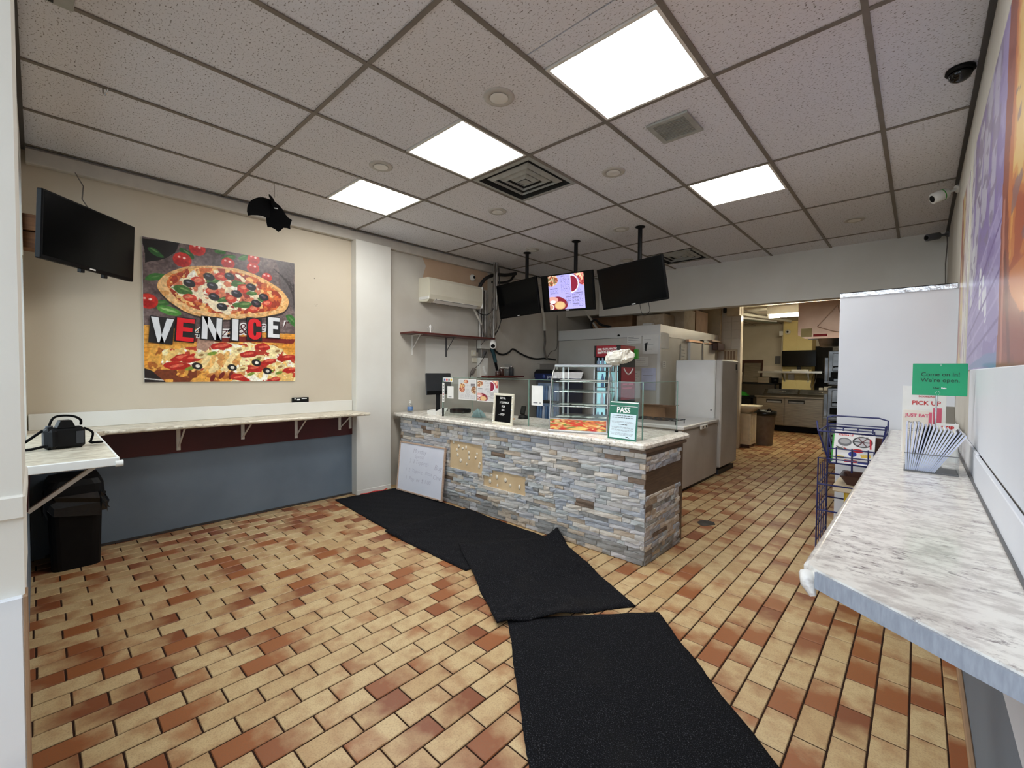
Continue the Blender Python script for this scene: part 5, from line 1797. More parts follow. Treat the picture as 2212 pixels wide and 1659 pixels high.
t_ = thing('wall_shelf', 'red-brown wall shelf on metal brackets below the air conditioner', 'shelf', (-4.39, 3.6, 1.80))
MB().box(XL + .006, -4.255, 2.93, 4.26, 1.785, 1.805, .003).build('board', MT['red_wood'], t_)
for y, L_ in ((3.10, .24), (3.622, .25), (4.17, .17)):
    mb = MB(); mb.box(XL + .005, XL + .010, y - .013, y + .013, 1.785 - L_, 1.785).box(XL + .005, -4.33, y - .013, y + .013, 1.779, 1.785).bar((XL + .008, y, 1.785 - L_ * .75), (-4.36, y, 1.78), .008, .006)
    mb.build('bracket', MT['grey_plastic' if y > 3.5 else 'white_plastic'], t_)
t_ = thing('glass_trophy', 'small clear ornament with two handles on the red shelf', 'ornament', (-4.36, 3.25, 1.805))
c0 = (-4.36, 3.25, 1.805)
MB().lathe([(.022, 0), (.022, .006), (.007, .012), (.009, .06), (.018, .085), (.008, .10), (.001, .112)], c0, 16).build('stem', MT['white_plastic'], t_)  # solid white stands in for highlights on the clear stem
for s_ in (-1, 1):
    MB().tube([Vector(c0) + Vector((0, s_ * y, z)) for y, z in ((.008, .03), (.035, .04), (.045, .07), (.03, .085), (.012, .08))], .004, 8).build('handle', MT['clear_plastic'], t_)
t_ = thing('wall_switch', 'two cream switch plates one above the other by the conduits', 'switch', (XL + .006, 4.10, 1.55))
MB().box(XL + .005, XL + .02, 4.055, 4.145, 1.56, 1.64, .004).box(XL + .005, XL + .03, 4.075, 4.15, 1.47, 1.535, .004).build('plate', MT['cream_plastic'], t_)
MB().box(XL + .02, XL + .024, 4.09, 4.11, 1.585, 1.615).build('rocker', MT['white_plastic'], t_)
MB().box(XL + .005, XL + .007, 3.30, 4.0, 1.18, 1.76).build('pale_patch', MT['white_paint'], wl)
t_ = thing('cable_adapter', 'grey power adapter hanging on its cable beside the conduits', 'adapter', (-4.44, 4.02, 1.36))
MB(frame((-4.44, 4.02, 1.35), (0, .6, .8), (1, 0, 0))).box(-.05, .05, -.02, .02, -.025, .025, .006).build('body', MT['cable_grey'], t_)
MB().tube(curve([(-4.44, 4.05, 1.39), (-4.44, 4.15, 1.46), (-4.45, 4.27, 1.60), (-4.46, 4.30, 1.68)]), .004, 6).tube(curve([(-4.44, 3.98, 1.31), (-4.40, 3.93, 1.26), (-4.42, 3.90, 1.20), (-4.40, 3.84, .99)]), .005, 6).build('lead', MT['cable'], t_)

t_ = thing('conduit_run', 'bundle of metal conduits down the wall beside the air conditioner', 'conduit', (-4.48, 4.28, 1.70))
for k, (y, r_) in enumerate(((4.20, .022), (4.255, .016), (4.30, .025), (4.35, .014))):
    MB().tube([(XL + .005 + r_, y, 1.72), (XL + .005 + r_, y, 2.58 - .05 * k)], r_, 12).build('pipe', MT['conduit'], t_)
MB().tube([(-4.36, 4.33, 1.80), (-4.36, 4.335, 2.30), (-4.365, 4.34, CEIL)], .016, 10).tube([(-4.35, 4.37, 2.2), (-4.355, 4.375, CEIL)], .020, 10).build('drop_pipe', MT['conduit'], t_)
t_ = thing('junction_box', 'pale wall trunking with metal junction boxes under the red shelf', 'electrical box', (-4.47, 4.28, 1.27))
MB().box(XL + .005, XL + .085, 4.165, 4.42, 1.665, 1.78, .004).build('upper_box', MT['white_paint'], t_)
MB().box(XL + .005, XL + .07, 4.19, 4.33, 1.545, 1.66, .004).build('metal_box', MT['conduit'], t_)
MB(frame((XL + .071, 4.25, 1.605), (0, 1, 0), (0, 0, 1))).lathe([(.028, 0), (.026, .004), (.001, .005)], (0, 0, 0), 16).build('knockout', MT['grey_plastic'], t_)
MB().box(XL + .005, XL + .075, 4.165, 4.315, 1.265, 1.54, .003).build('trunking', MT['white_paint'], t_)
MB(frame((XL + .076, 4.24, 1.36), (0, .9, .45), (0, -.45, .9))).box(-.012, .012, -.06, .06, 0, .03, .004).build('plug', MT['white_plastic'], t_)

t_ = thing('black_duct_cables', 'thick black cables looping from the ceiling gap to the air conditioner', 'cable', (-4.4, 4.4, 2.6))
MB().tube(curve([(-4.46, 4.10, 2.34), (-4.44, 4.12, 2.48), (-4.40, 4.20, 2.62), (-4.38, 4.38, 2.70), (-4.40, 4.62, 2.74), (-4.42, 4.84, 2.80)]), .024, 10).build('cable', MT['cable'], t_)
MB().tube(curve([(-4.42, 4.35, 2.60), (-4.41, 4.55, 2.62), (-4.42, 4.72, 2.68), (-4.44, 4.85, 2.80)]), .018, 10).build('cable', MT['cable'], t_)
mb = MB()
rc = random.Random(4)
for k in range(6):
    o = rc.uniform(-.02, .02)
    mb.tube(curve([(-4.34 + o, 4.34 + o, 2.83), (-4.36 - o, 4.33 + .02 * k - .04, 2.45), (-4.35 + o, 4.32 + rc.uniform(-.05, .05), 2.15), (-4.38, 4.30 + rc.uniform(-.10, .16), 1.98), (-4.42, 4.28 + .02 * k, 1.80)]), .005, 6)
tag(mb.build('hanging_cables', MT['cable_grey']), 'tangle of thin grey cables hanging in front of the conduits', 'cable')
tag(MB().tube(curve([(-4.34, 4.40, 2.80), (-4.33, 4.42, 2.40), (-4.34, 4.47, 2.15), (-4.38, 4.44, 1.95), (-4.42, 4.36, 1.80)]), .006, 6).tube(curve([(-4.36, 4.38, 2.6), (-4.34, 4.45, 2.3), (-4.35, 4.44, 2.0), (-4.42, 4.34, 1.80)]), .005, 6).build('black_loop_cable', MT['cable']),
    'black cable loop swinging out beside the left hanging screen', 'cable')
tag(MB().tube(curve([(-4.46, 4.06, 2.22), (-4.42, 4.12, 2.14), (-4.38, 4.22, 2.13), (-4.36, 4.32, 2.22), (-4.35, 4.35, 2.36)]), .007, 6).build('sagging_cable', MT['cable']),
    'black cable sagging from the air conditioner to the conduits', 'cable')
tag(MB().tube(curve([(-4.43, 3.97, 2.20), (-4.42, 4.02, 2.17), (-4.43, 4.10, 2.08), (-4.45, 4.18, 2.0)]), .014, 10).build('drain_hose', MT['white_pipe']), 'white drain hose slanting down from the air conditioner', 'hose')
tag(MB().tube(curve([(-4.45, 4.18, 2.0), (-4.46, 4.23, 1.92), (-4.47, 4.28, 1.83)]), .012, 8).build('grey_hose', MT['cable_grey']), 'grey hose end below the white drain hose', 'hose')
tag(MB().tube(curve([(-4.46, 4.36, 1.72), (-4.43, 4.40, 1.60), (-4.42, 4.43, 1.48)]), [.03] * 17 if False else .026, 10).build('foam_pipe', MT['teal_foam']), 'dark teal insulated pipe below the white camera', 'pipe')
mb = MB()
fp_ = curve([(-4.42, 4.43, 1.48), (-4.42, 4.46, 1.38), (-4.41, 4.48, 1.30)], 24)
for k in range(len(fp_) - 1):
    mb.tube([fp_[k], fp_[k] * .5 + fp_[k + 1] * .5], .02, 10).tube([fp_[k] * .5 + fp_[k + 1] * .5, fp_[k + 1]], .015, 10)
tag(mb.build('ribbed_hose', MT['black_plastic']), 'black ribbed hose below the teal pipe', 'hose')
tag(MB().tube(curve([(-4.48, 4.42, 1.70), (-4.505, 4.56, 1.62), (-4.505, 4.68, 1.60), (-4.505, 4.80, 1.64), (-4.505, 4.89, 1.69), (-4.505, 5.05, 1.63), (-4.505, 5.26, 1.575), (-4.505, 5.45, 1.555), (-4.505, 5.66, 1.57), (-4.505, 5.95, 1.55)], 60), .013, 8).build('wall_cable', MT['cable']),
    'black cable wandering along the wall towards the walk-in cooler', 'cable')
tag(MB().tube([(-4.50, 5.52, 2.38), (-4.50, 5.60, 2.31), (-4.50, 5.62, 2.22), (-4.50, 5.64, 2.02)], .026, 10).build('white_riser', MT['white_pipe']), 'white pipe on the wall below the left hanging screen', 'pipe')
tag(MB().tube(curve([(-4.50, 5.64, 2.02), (-4.495, 5.65, 1.85), (-4.50, 5.64, 1.72), (-4.495, 5.67, 1.60), (-4.49, 5.70, 1.56)]), .015, 8).build('riser_cable', MT['cable_grey']), 'brown cable running on from the white wall pipe', 'cable')
tag(MB().tube(curve([(-4.49, 5.70, 1.58), (-4.49, 5.80, 1.68), (-4.49, 5.95, 1.74), (-4.49, 5.97, 1.95), (-4.49, 5.97, 2.3)]), .006, 6).build('thin_wall_cable', MT['cable_grey']), 'thin cable rising along the corner of the walk-in cooler', 'cable')

t_ = thing('wall_shelf', 'narrow red-brown shelf under the conduits holding small jars', 'shelf', (-4.4, 4.55, 1.28))
MB().box(XL + .006, -4.33, 4.19, 4.95, 1.268, 1.288, .003).build('board', MT['red_wood'], t_)
for lb, x, y, kind in (('small dark glass jar, leftmost on the narrow red shelf', -4.40, 4.46, 'jar'), ('brown glass jar with a white lid on the narrow red shelf', -4.42, 4.55, 'jar2'),
                       ('clear jar on the narrow red shelf between two dark jars', -4.40, 4.66, 'clear'), ('dark jar with silver lid on the narrow red shelf', -4.42, 4.76, 'dark'),):
    t_ = thing('jar', lb, 'jar', (x, y, 1.288), 'jars on the narrow shelf')
    hgt = {'jar': .07, 'jar2': .12, 'clear': .11, 'dark': .14}[kind]
    MB().lathe([(.034, 0), (.037, .004), (.037, hgt * .75), (.028, hgt * .85), (.028, hgt * .9)], (x, y, 1.288), 16).build('body', MT['clear_plastic' if kind == 'clear' else ('brown_plastic' if 'jar' in kind else 'dark_grey')], t_)
    MB().lathe([(.03, hgt * .9), (.03, hgt), (.001, hgt)], (x, y, 1.288), 16).build('lid', MT['white_plastic' if kind == 'jar2' else 'chrome'], t_)
tag(MB(frame((-4.43, 4.60, 1.41), (0, 1, 0), (1, 0, .1))).box(-.07, .07, -.04, .05, 0, .02, .003).build('small_carton', MT['paper']), 'flat white carton lying across the jars on the narrow shelf', 'box')
tag(MB(frame((-4.49, 4.78, 1.289), (0, 1, 0), (-.15, 0, 1))).box(-.07, .09, 0, .17, 0, .004).box(.0, .12, 0, .12, .004, .03).build('clear_holder', MT['clear_plastic']), 'clear plastic leaflet holder at the back of the narrow shelf', 'holder')

# blue drinks cooler in the corner
t_ = thing('drinks_cooler', 'low dark blue drinks cooler with a curved black top behind the counter', 'cooler', (-4.15, 5.45, 0))
MB().box(-4.40, -3.86, 5.30, 5.82, 0, 1.26, .02).build('cabinet', MT['cooler_blue'], t_)
mb = MB(); mb.prism([(-4.40, 1.26), (-3.86, 1.26), (-3.86, 1.34), (-3.91, 1.385), (-4.35, 1.385), (-4.40, 1.34)], .56, 'y', 5.265)
mb.build('canopy', MT['cooler_black'], t_)
MB().box(-4.38, -3.88, 5.255, 5.268, 1.235, 1.325, .003).build('brand_panel', MT['cooler_blue'], t_)
text('brand_lettering', 'pepsi', .085, frame((-4.05, 5.2545, 1.28), (1, 0, 0), (0, 0, 1)), MT['pepsi_white'], t_)
MB(frame((-4.20, 5.2545, 1.28), (1, 0, 0), (0, 0, 1))).lathe([(.028, 0), (.028, .001), (.001, .001)], (0, 0, 0), 20).build('brand_disc', MT['ink_blue'], t_)
MB().box(-4.37, -3.89, 5.285, 5.298, .12, 1.20, .003).build('door_frame', MT['dark_grey'], t_)
for r in range(3):
    z = .30 + .31 * r
    MB().box(-4.33, -3.93, 5.280, 5.2845, z, z + .26).build('shelf_front', MT['tin_blue'], t_)
    for k in range(7):
        MB().lathe([(.022, 0), (.026, .01), (.026, .14), (.012, .20), (.012, .22), (.001, .221)], (-4.30 + .055 * k, 5.25, z), 10).build('bottle_row', MT['bottle_blue' if (k + r) % 3 else 'pepsi_white'], t_)
t_ = thing('steel_pan', 'shallow steel tray on top of the blue drinks cooler', 'tray', (-4.1, 5.5, 1.386))
MB().box(-4.34, -3.90, 5.34, 5.70, 1.386, 1.392).build('bottom', MT['alu'], t_)
mb = MB()
for (x0, x1, y0, y1) in ((-4.34, -3.90, 5.334, 5.340), (-4.34, -3.90, 5.70, 5.706), (-4.346, -4.34, 5.334, 5.706), (-3.90, -3.894, 5.334, 5.706)):
    mb.box(x0, x1, y0, y1, 1.386, 1.475)
mb.box(-4.37, -3.87, 5.31, 5.334, 1.470, 1.476).box(-3.894, -3.86, 5.31, 5.73, 1.470, 1.476).build('rim', MT['alu'], t_)
MB().box(-4.0, -3.97, 5.30, 5.312, 1.386, 1.46, .003).build('tag_holder', MT['white_plastic'], t_)

# walk-in cooler
WX0, WX1, WY0, WY1, WZ = -4.50, -2.715, 6.02, 8.45, 2.04
t_ = thing('walk_in_cooler', 'big off-white walk-in cooler with papers taped on it', 'walk-in cooler', (-3.6, 7.2, 0))
MB().box(WX0, WX1, WY0, WY1, 0, WZ, .006).build('cabinet', MT['walkin_white'], t_)
MB().box(WX0, WX1 + .006, WY0 - .008, WY0, WZ - .165, WZ, .002).box(WX1, WX1 + .008, WY0 - .008, WY1, WZ - .165, WZ, .002).build('top_band', MT['freezer_white'], t_)
MB().box(WX0, WX1, WY0 - .0085, WY0 - .006, WZ - .168, WZ - .164).build('band_seam', MT['dark_grey'], t_)
MB().box(WX1 - .03, WX1 + .010, WY0 - .010, WY0 + .03, 0, WZ).build('corner_angle', MT['freezer_white'], t_)
MB().box(WX1, WX1 + .045, 7.05, 8.2, .10, 1.84, .006).build('door', MT['freezer_white'], t_)
MB().tube([(WX1 + .05, 7.10, 1.15), (WX1 + .10, 7.10, 1.18), (WX1 + .10, 7.10, 1.42), (WX1 + .05, 7.10, 1.45)], .014, 8).build('door_handle', MT['alu'], t_)
MB().box(WX1, WX1 + .06, 7.55, 7.60, 1.55, 1.90, .004).box(WX1, WX1 + .06, 7.55, 7.85, 1.86, 1.90, .004).build('door_closer', MT['conduit'], t_)
MB().box(WX1 + .003, WX1 + .055, 6.95, 8.3, 1.845, 1.88, .003).build('door_hood', MT['foil'], t_)
MB().lathe([(.02, 0), (.018, .02), (.001, .03)], (-3.36, WY0 - .012, WZ - .14), 10).build('black_plug', MT['black_plastic'], t_)
def taped(name, lb, x0, x1, z0, z1, m_='paper', cat='notice', marks=0, y=WY0 - .010, seed=1):
    t_ = thing(name, lb, cat, ((x0 + x1) / 2, y, z0))
    MB().box(x0, x1, y - .0015, y, z0, z1).build('sheet', MT[m_], t_)
    rq = random.Random(seed)
    for k in range(marks):
        z = z1 - (z1 - z0) * (k + 1) / (marks + 1)
        MB().box(x0 + .02, x0 + .02 + (x1 - x0 - .04) * rq.uniform(.4, 1), y - .002, y - .0015, z - .002, z + .002).build('print_line', MT['ink_grey'], t_)
    return t_
taped('taped_notice', 'small faded notice high on the front of the walk-in cooler', -3.22, -2.99, 1.78, 1.90, marks=4)
q_ = taped('taped_notice', 'white sheet with a black figure at the corner of the walk-in cooler', -2.97, -2.73, 1.62, 1.90, marks=3, seed=3)
MB().prism([(-2.93, 1.78), (-2.89, 1.79), (-2.905, 1.70), (-2.91, 1.66), (-2.925, 1.66), (-2.935, 1.72)], .001, 'y', WY0 - .0125).build('figure', MT['ink_black'], q_)
taped('taped_notice', 'framed notice beside the red drinks cooler on the walk-in', -3.08, -2.88, 1.45, 1.58, marks=4, seed=5)
taped('taped_notice', 'plain white sheet low on the front of the walk-in cooler', -2.98, -2.76, 1.10, 1.42, 'paper_lilac', marks=2, seed=6)
taped('taped_notice', 'curling notice half behind the display case on the walk-in cooler', -3.10, -3.0, 1.22, 1.38, marks=3, seed=8)
def taped_side(lb, y0, y1, z0, z1, marks, seed, dark=False):
    x = WX1 + .011
    t_ = thing('side_notice', lb, 'notice', (x, (y0 + y1) / 2, z0))
    MB().box(x, x + .002, y0, y1, z0, z1).build('sheet', MT['paper'], t_)
    rq = random.Random(seed)
    for k in range(marks):
        z = z1 - (z1 - z0) * (k + 1) / (marks + 1)
        MB().box(x + .002, x + .0026, y0 + .02, y0 + .02 + (y1 - y0 - .04) * rq.uniform(.5, 1), z - .003, z + .003).build('print_line', MT['ink_grey'], t_)
taped_side('small black and white label on the side of the walk-in cooler', 6.10, 6.22, 1.42, 1.52, 3, 3)
taped_side('crumpled plastic sheet at the top corner of the walk-in side', 6.05, 6.30, 1.70, 1.93, 0, 3)
taped_side('large curling papers hung on the side of the walk-in cooler', 6.75, 7.0, 1.52, 1.80, 5, 4)
taped_side('bright label with keys on the walk-in cooler door', 8.0, 8.12, 1.60, 1.76, 3, 5)
# things on top of the walk-in
tag(MB().box(-3.30, -2.86, 6.46, 6.86, WZ, 2.25, .004).build('grey_carton', MT['pale_cardboard']), 'grey carton on the walk-in cooler, leftmost of the boxes under the bulkhead', 'box')
tag(MB().box(-3.16, -3.0, 6.38, 6.45, WZ, 2.11, .003).build('white_carton', MT['paper']), 'small white carton in front of the grey one on the walk-in cooler', 'box')
tag(MB().box(-2.95, -2.72, 6.90, 7.35, WZ, 2.36, .004).build('pale_carton', MT['pale_cardboard']), 'tall pale carton at the corner on the walk-in cooler', 'box')
tag(MB().box(-2.98, -2.74, 7.45, 8.0, WZ, 2.40, .004).build('brown_carton', MT['cardboard']), 'brown cardboard box farther back on the walk-in cooler', 'box')
tag(MB().box(-4.3, -3.5, 6.7, 7.2, WZ, 2.30, .004).build('brown_carton', MT['cardboard']), 'wide brown cardboard box in the dark on the walk-in cooler', 'box')
tag(MB().tube(curve([(-3.95, 6.20, WZ + .012), (-3.99, 6.22, WZ + .12), (-3.90, 6.22, WZ + .16), (-3.80, 6.22, WZ + .08), (-3.62, 6.22, WZ + .03)]), .02, 8).build('black_hose', MT['cable']), 'thick black hose loop lying on top of the walk-in cooler', 'hose')
tag(MB().bar((-4.25, 6.3, 2.50), (-3.86, 6.22, WZ + .01), .03, .02).build('leaning_strip', MT['white_pipe']), 'pale strip leaning above the walk-in cooler behind the screens', 'strip')
tag(MB().box(-2.70, -2.62, 7.9, 8.4, 1.90, 1.925).build('pizza_peel', MT['pale_wood']), 'pale wooden peel lying on top of the walk-in door frame', 'peel')
tag(MB().box(-2.655, -2.56, 8.0, 8.35, 1.75, 1.88, .01).build('brown_case', MT['brown_plastic']), 'dark brown case beside the walk-in cooler door', 'case')

# red drinks cooler
HX0_, HX1_, HY = -3.150, -2.775, 5.0
t_ = thing('upright_cooler', 'tall black drinks cooler with a red lettered header', 'cooler', (-2.96, 5.2, 0))
MB().box(HX0_, HX1_, HY + .03, HY + .42, 0, 1.55, .006).build('cabinet', MT['cooler_black'], t_)
MB().box(HX0_, HX1_, HY, HY + .42, 1.55, 1.70, .008).build('header', MT['cooler_red'], t_)
MB().box(HX1_ - .05, HX1_ + .001, HY - .001, HY + .02, 1.55, 1.70).box(HX0_, HX0_ + .03, HY - .001, HY + .02, 1.55, 1.70).build('header_edge', MT['cooler_black'], t_)
Mh = frame((-2.935, HY - .0008, 1.63), (1, 0, 0), (0, 0, 1))
text('header_lettering', 'CLEAN, HEALTHY,', .032, Mh @ Matrix.Translation((.015, .024, 0)), MT['ink_white'], t_, bold=.0012, sx=.82)
text('header_lettering', 'HYDRATION.', .048, Mh @ Matrix.Translation((.015, -.016, 0)), MT['ink_white'], t_, bold=.002, sx=.80)
MB(Mh).box(-.165, -.105, -.035, .032, 0, .001).build('header_badge', MT['ink_white'], t_)
MB(Mh).box(-.155, -.115, -.012, -.004, .001, .0015).box(-.155, -.115, .005, .013, .001, .0015).build('badge_mark', MT['ink_red'], t_)
MB().box(HX0_ + .03, HX1_ - .04, HY + .024, HY + .03, .15, 1.50).build('lit_interior', MT['cooler_glow'], t_)
MB().box(HX0_ + .17, HX0_ + .20, HY + .012, HY + .024, .15, 1.50).box(HX0_ + .0, HX0_ + .03, HY + .01, HY + .03, .10, 1.55).build('door_mullion', MT['cooler_black'], t_)
for z in (.40, .65, .90, 1.15, 1.36):
    MB().box(HX0_ + .03, HX1_ - .04, HY + .008, HY + .026, z, z + .010).build('shelf_edge', MT['grey_plastic'], t_)
    for k in range(5):
        if rc.random() < .6:
            MB().lathe([(.02, 0), (.022, .01), (.022, .11), (.010, .15), (.010, .17), (.001, .171)], (HX0_ + .06 + .062 * k, HY + .012, z + .010), 8).build('bottle', MT[rc.choice(('bottle_blue', 'tin_blue', 'dark_grey', 'pepsi_white'))], t_)
for k in range(22):
    MB().box(HX0_ + .034, HX0_ + .046, HY + .016, HY + .0245, .9 + .026 * k, .912 + .026 * k).build('standard_slot', MT['ink_white'], t_)
MB().box(HX1_, HX1_ + .003, HY + .04, HY + .40, 1.0, 1.42).build('side_picture', MT['cooler_red'], t_)
MB().box(HX1_ + .003, HX1_ + .0036, HY + .08, HY + .20, 1.19, 1.21).box(HX1_ + .003, HX1_ + .0036, HY + .23, HY + .36, 1.19, 1.21).box(HX1_ + .003, HX1_ + .0036, HY + .08, HY + .33, 1.14, 1.16).build('side_print', MT['ink_pink'], t_)
MB().tube([(HX1_ + .004, HY + .10 + .24 * k / 10, 1.40 - .07 * math.sin(PI * k / 10)) for k in range(11)], .010, 6).build('side_swoosh', MT['ink_white'], t_)
tag(MB().box(-2.62, -2.575, 5.40, 5.46, 1.42, 1.66, .004).build('green_tag', MT['green_plastic']) if False else MB().box(-2.772, -2.73, 5.36, 5.42, 1.53, 1.66, .004).build('green_tag', MT['green_plastic']), 'green plastic tag hanging beside the red cooler header', 'tag')

# chest freezer and upright freezer
t_ = thing('chest_freezer', 'white chest freezer standing right of the stone counter', 'freezer', (-2.27, 5.48, 0))
MB().box(-2.62, -1.93, 4.91, 6.08, .03, .70, .012).build('body', MT['freezer_grey'], t_)
MB().box(-2.625, -1.915, 4.90, 6.085, .705, .755, .012).build('lid', MT['freezer_white'], t_)
MB().box(-2.60, -1.95, 4.93, 6.06, 0, .03).build('plinth', MT['dark_grey'], t_)
MB().box(-1.916, -1.895, 5.40, 5.62, .675, .725, .006).build('latch', MT['white_plastic'], t_)
MB().box(-1.896, -1.893, 5.44, 5.47, .69, .715).box(-1.896, -1.893, 5.55, 5.58, .69, .715).build('latch_slot', MT['dark_grey'], t_)
MB().box(-2.50, -2.36, 4.905, 4.912, .60, .66, .004).build('red_mark', MT['ink_red'], t_)
MB().box(-2.30, -2.16, 4.905, 4.912, .585, .665, .004).build('control_panel', MT['grey_plastic'], t_)
MB().box(-2.08, -1.97, 4.905, 4.912, .57, .61, .004).build('vent', MT['dark_grey'], t_)
t_ = thing('upright_freezer', 'tall plain white freezer behind the chest freezer', 'freezer', (-2.2, 6.46, 0))
MB().box(-2.52, -1.985, 6.12, 6.82, .06, 1.53, .012).build('body', MT['freezer_white'], t_)
MB().box(-1.98, -1.90, 6.12, 6.82, .10, 1.53, .012).build('door', MT['freezer_grey'], t_)
MB().box(-2.50, -1.93, 6.15, 6.80, 0, .06).build('plinth', MT['dark_grey'], t_)
MB().box(-1.901, -1.897, 6.70, 6.76, 1.40, 1.48).box(-1.901, -1.897, 6.745, 6.765, 1.36, 1.385).build('sticker', MT['ink_black'], t_)
MB(frame((-2.03, 6.1195, .86), (1, 0, 0), (0, 0, 1))).lathe([(.010, 0), (.008, .003), (.001, .004)], (0, 0, 0), 10).build('screw_cap', MT['dark_grey'], t_)
t_ = thing('cardboard_box', 'open brown carton standing on the chest freezer behind the glass', 'box', (-2.42, 5.45, .755))
MB().box(-2.60, -2.30, 5.30, 5.62, .755, .93, .003).build('carton', MT['cardboard'], t_)
MB().bar((-2.30, 5.30, .93), (-2.22, 5.28, .95), .3, .004).bar((-2.45, 5.30, .93), (-2.45, 5.23, .955), .28, .004).build('flap', MT['cardboard'], t_)
t_ = thing('wire_rack_tray', 'flat dark wire tray on the front of the chest freezer', 'tray', (-2.25, 5.05, .755))
mb = MB()
for k in range(9):
    mb.tube([(-2.55 + .065 * k, 4.95, .80), (-2.55 + .065 * k, 5.22, .80)], .004, 6)
for y in (4.95, 5.08, 5.22):
    mb.tube([(-2.56, y, .80), (-2.02, y, .80)], .005, 6)
for x in (-2.55, -2.03):
    for y in (4.96, 5.21):
        mb.tube([(x, y, .755), (x, y, .80)], .006, 6)
mb.build('wires', MT['dark_grey'], t_)
mb = MB(); mb.prism([(-1.447, 4.054), (-1.40, 4.00), (-1.362, 3.987), (-1.33, 4.05), (-1.30, 4.095), (-1.33, 4.16), (-1.38, 4.165), (-1.435, 4.135)], .003, 'z', 0)
tag(mb.build('floor_scrap', MT['grime']), 'dark flat scrap lying on the tiles right of the stone counter', 'scrap')

# ------------------------------------------------------------------ kitchen
t_ = thing('hand_sink', 'cream hand sink on a panelled cabinet beside the tall freezer', 'sink', (-2.3, 8.9, 0))
MB().box(-2.66, -2.20, 8.72, 9.10, .06, .62, .004).build('cabinet', MT['cabinet_cream'], t_)
for y in (8.80, 8.90, 9.0):
    MB().box(-2.201, -2.192, y - .036, y + .036, .12, .58, .004).build('door_slat', MT['cabinet_cream'], t_)
for x in (-2.52, -2.40, -2.28):
    MB().box(x - .05, x + .05, 8.711, 8.721, .12, .58, .004).build('door_slat', MT['cabinet_cream'], t_)
MB().box(-2.64, -2.22, 8.74, 9.08, 0, .06).build('plinth', MT['brown_plastic'], t_)
mb = MB(); loft(mb, [rrect(-2.40, 8.9, .15, .14, .62, .06), rrect(-2.38, 8.9, .26, .21, .72, .08), rrect(-2.38, 8.9, .29, .24, .765, .08), rrect(-2.38, 8.9, .26, .21, .765, .08), rrect(-2.38, 8.9, .20, .15, .70, .06)]); mb.build('basin', MT['sink_white'], t_)
MB().tube(curve([(-2.55, 8.9, .765), (-2.55, 8.9, .90), (-2.48, 8.9, .92), (-2.44, 8.9, .87)]), .014, 8).build('faucet', MT['chrome'], t_)
t_ = thing('waste_bin', 'grey round waste bin with a liner beside the hand sink', 'bin', (-2.12, 9.35, 0))
MB().lathe([(.13, 0), (.135, .01), (.175, .58), (.185, .60), (.185, .63), (.17, .63), (.16, .56)], (-2.12, 9.35, 0), 28).build('body', MT['bin_grey'], t_)
mb = MB(); mb.lathe([(.190, .56), (.197, .60), (.194, .645), (.165, .65), (.15, .55)], (-2.12, 9.35, 0), 28); mb.build('liner', MT['bag_black'], t_)
for s_ in (-1, 1):
    MB().tube(curve([(-2.12 + s_ * .10 - .04, 9.22, .64), (-2.12 + s_ * .10, 9.21, .70), (-2.12 + s_ * .10 + .04, 9.22, .64)], 10), .012, 6).build('liner_knot', MT['bag_black'], t_)

t_ = thing('prep_table', 'long stainless steel refrigerated prep table in the kitchen', 'prep table', (-1.9, 12.0, 0))
PX0, PX1, PY0, PY1 = -2.83, -1.10, 11.62, 12.22
MB().box(PX0, PX1, PY0 + .02, PY1, .16, .80, .004).build('cabinet', MT['steel'], t_)
MB().box(PX0 - .02, PX1 + .02, PY0 - .06, PY1, .80, .84, .006).build('worktop', MT['steel'], t_)
mb = MB(); mb.prism([(PY0 + .10, .84), (PY1, .84), (PY1, .98), (PY0 + .30, .98)], PX1 - PX0 - .14, 'x', PX0 + .12); mb.build('rail_housing', MT['steel'], t_)
for x0, x1 in ((PX0 + .20, -2.02), (-1.98, PX1 - .02)):
    mb = MB(); mb.prism([(PY0 + .145, .885), (PY0 + .27, .975), (PY0 + .27, .99), (PY0 + .135, .895)], x1 - x0, 'x', x0); mb.build('lid', MT['oven_steel'], t_)
    MB().tube([((x0 + x1) / 2 - .08, PY0 + .17, .93), ((x0 + x1) / 2 - .07, PY0 + .14, .935), ((x0 + x1) / 2 + .07, PY0 + .14, .935), ((x0 + x1) / 2 + .08, PY0 + .17, .93)], .006, 6).build('lid_handle', MT['chrome'], t_)
for k, (x0, x1) in enumerate(((PX0 + .01, -2.25), (-2.235, -1.52), (-1.505, PX1 - .01))):
    d_ = MB().box(x0, x1, PY0, PY0 + .02, .18, .785, .003).build('door', MT['steel'], t_)
    xc = (x0 + x1) / 2 + .08 if k == 0 else x0 + .22
    MB().box(xc - .16, xc + .16, PY0 - .002, PY0 + .001, .675, .755).build('handle_recess', MT['dark_hole'], d_)
    MB().box(xc - .145, xc + .145, PY0 - .014, PY0 - .002, .68, .72, .003).build('handle', MT['oven_steel'], d_)
for x in (PX0 + .12, -1.55, PX1 - .1):
    MB().tube([(x, PY0 + .12, .05), (x, PY0 + .12, .17)], .02, 8).box(x - .02, x + .02, PY0 + .07, PY0 + .17, .0, .09, .012).build('caster', MT['grey_plastic'], t_)
MB().box(PX0, PX1, PY0 + .25, PY1, .02, .16).build('shadow_base', MT['dark_hole'], t_)

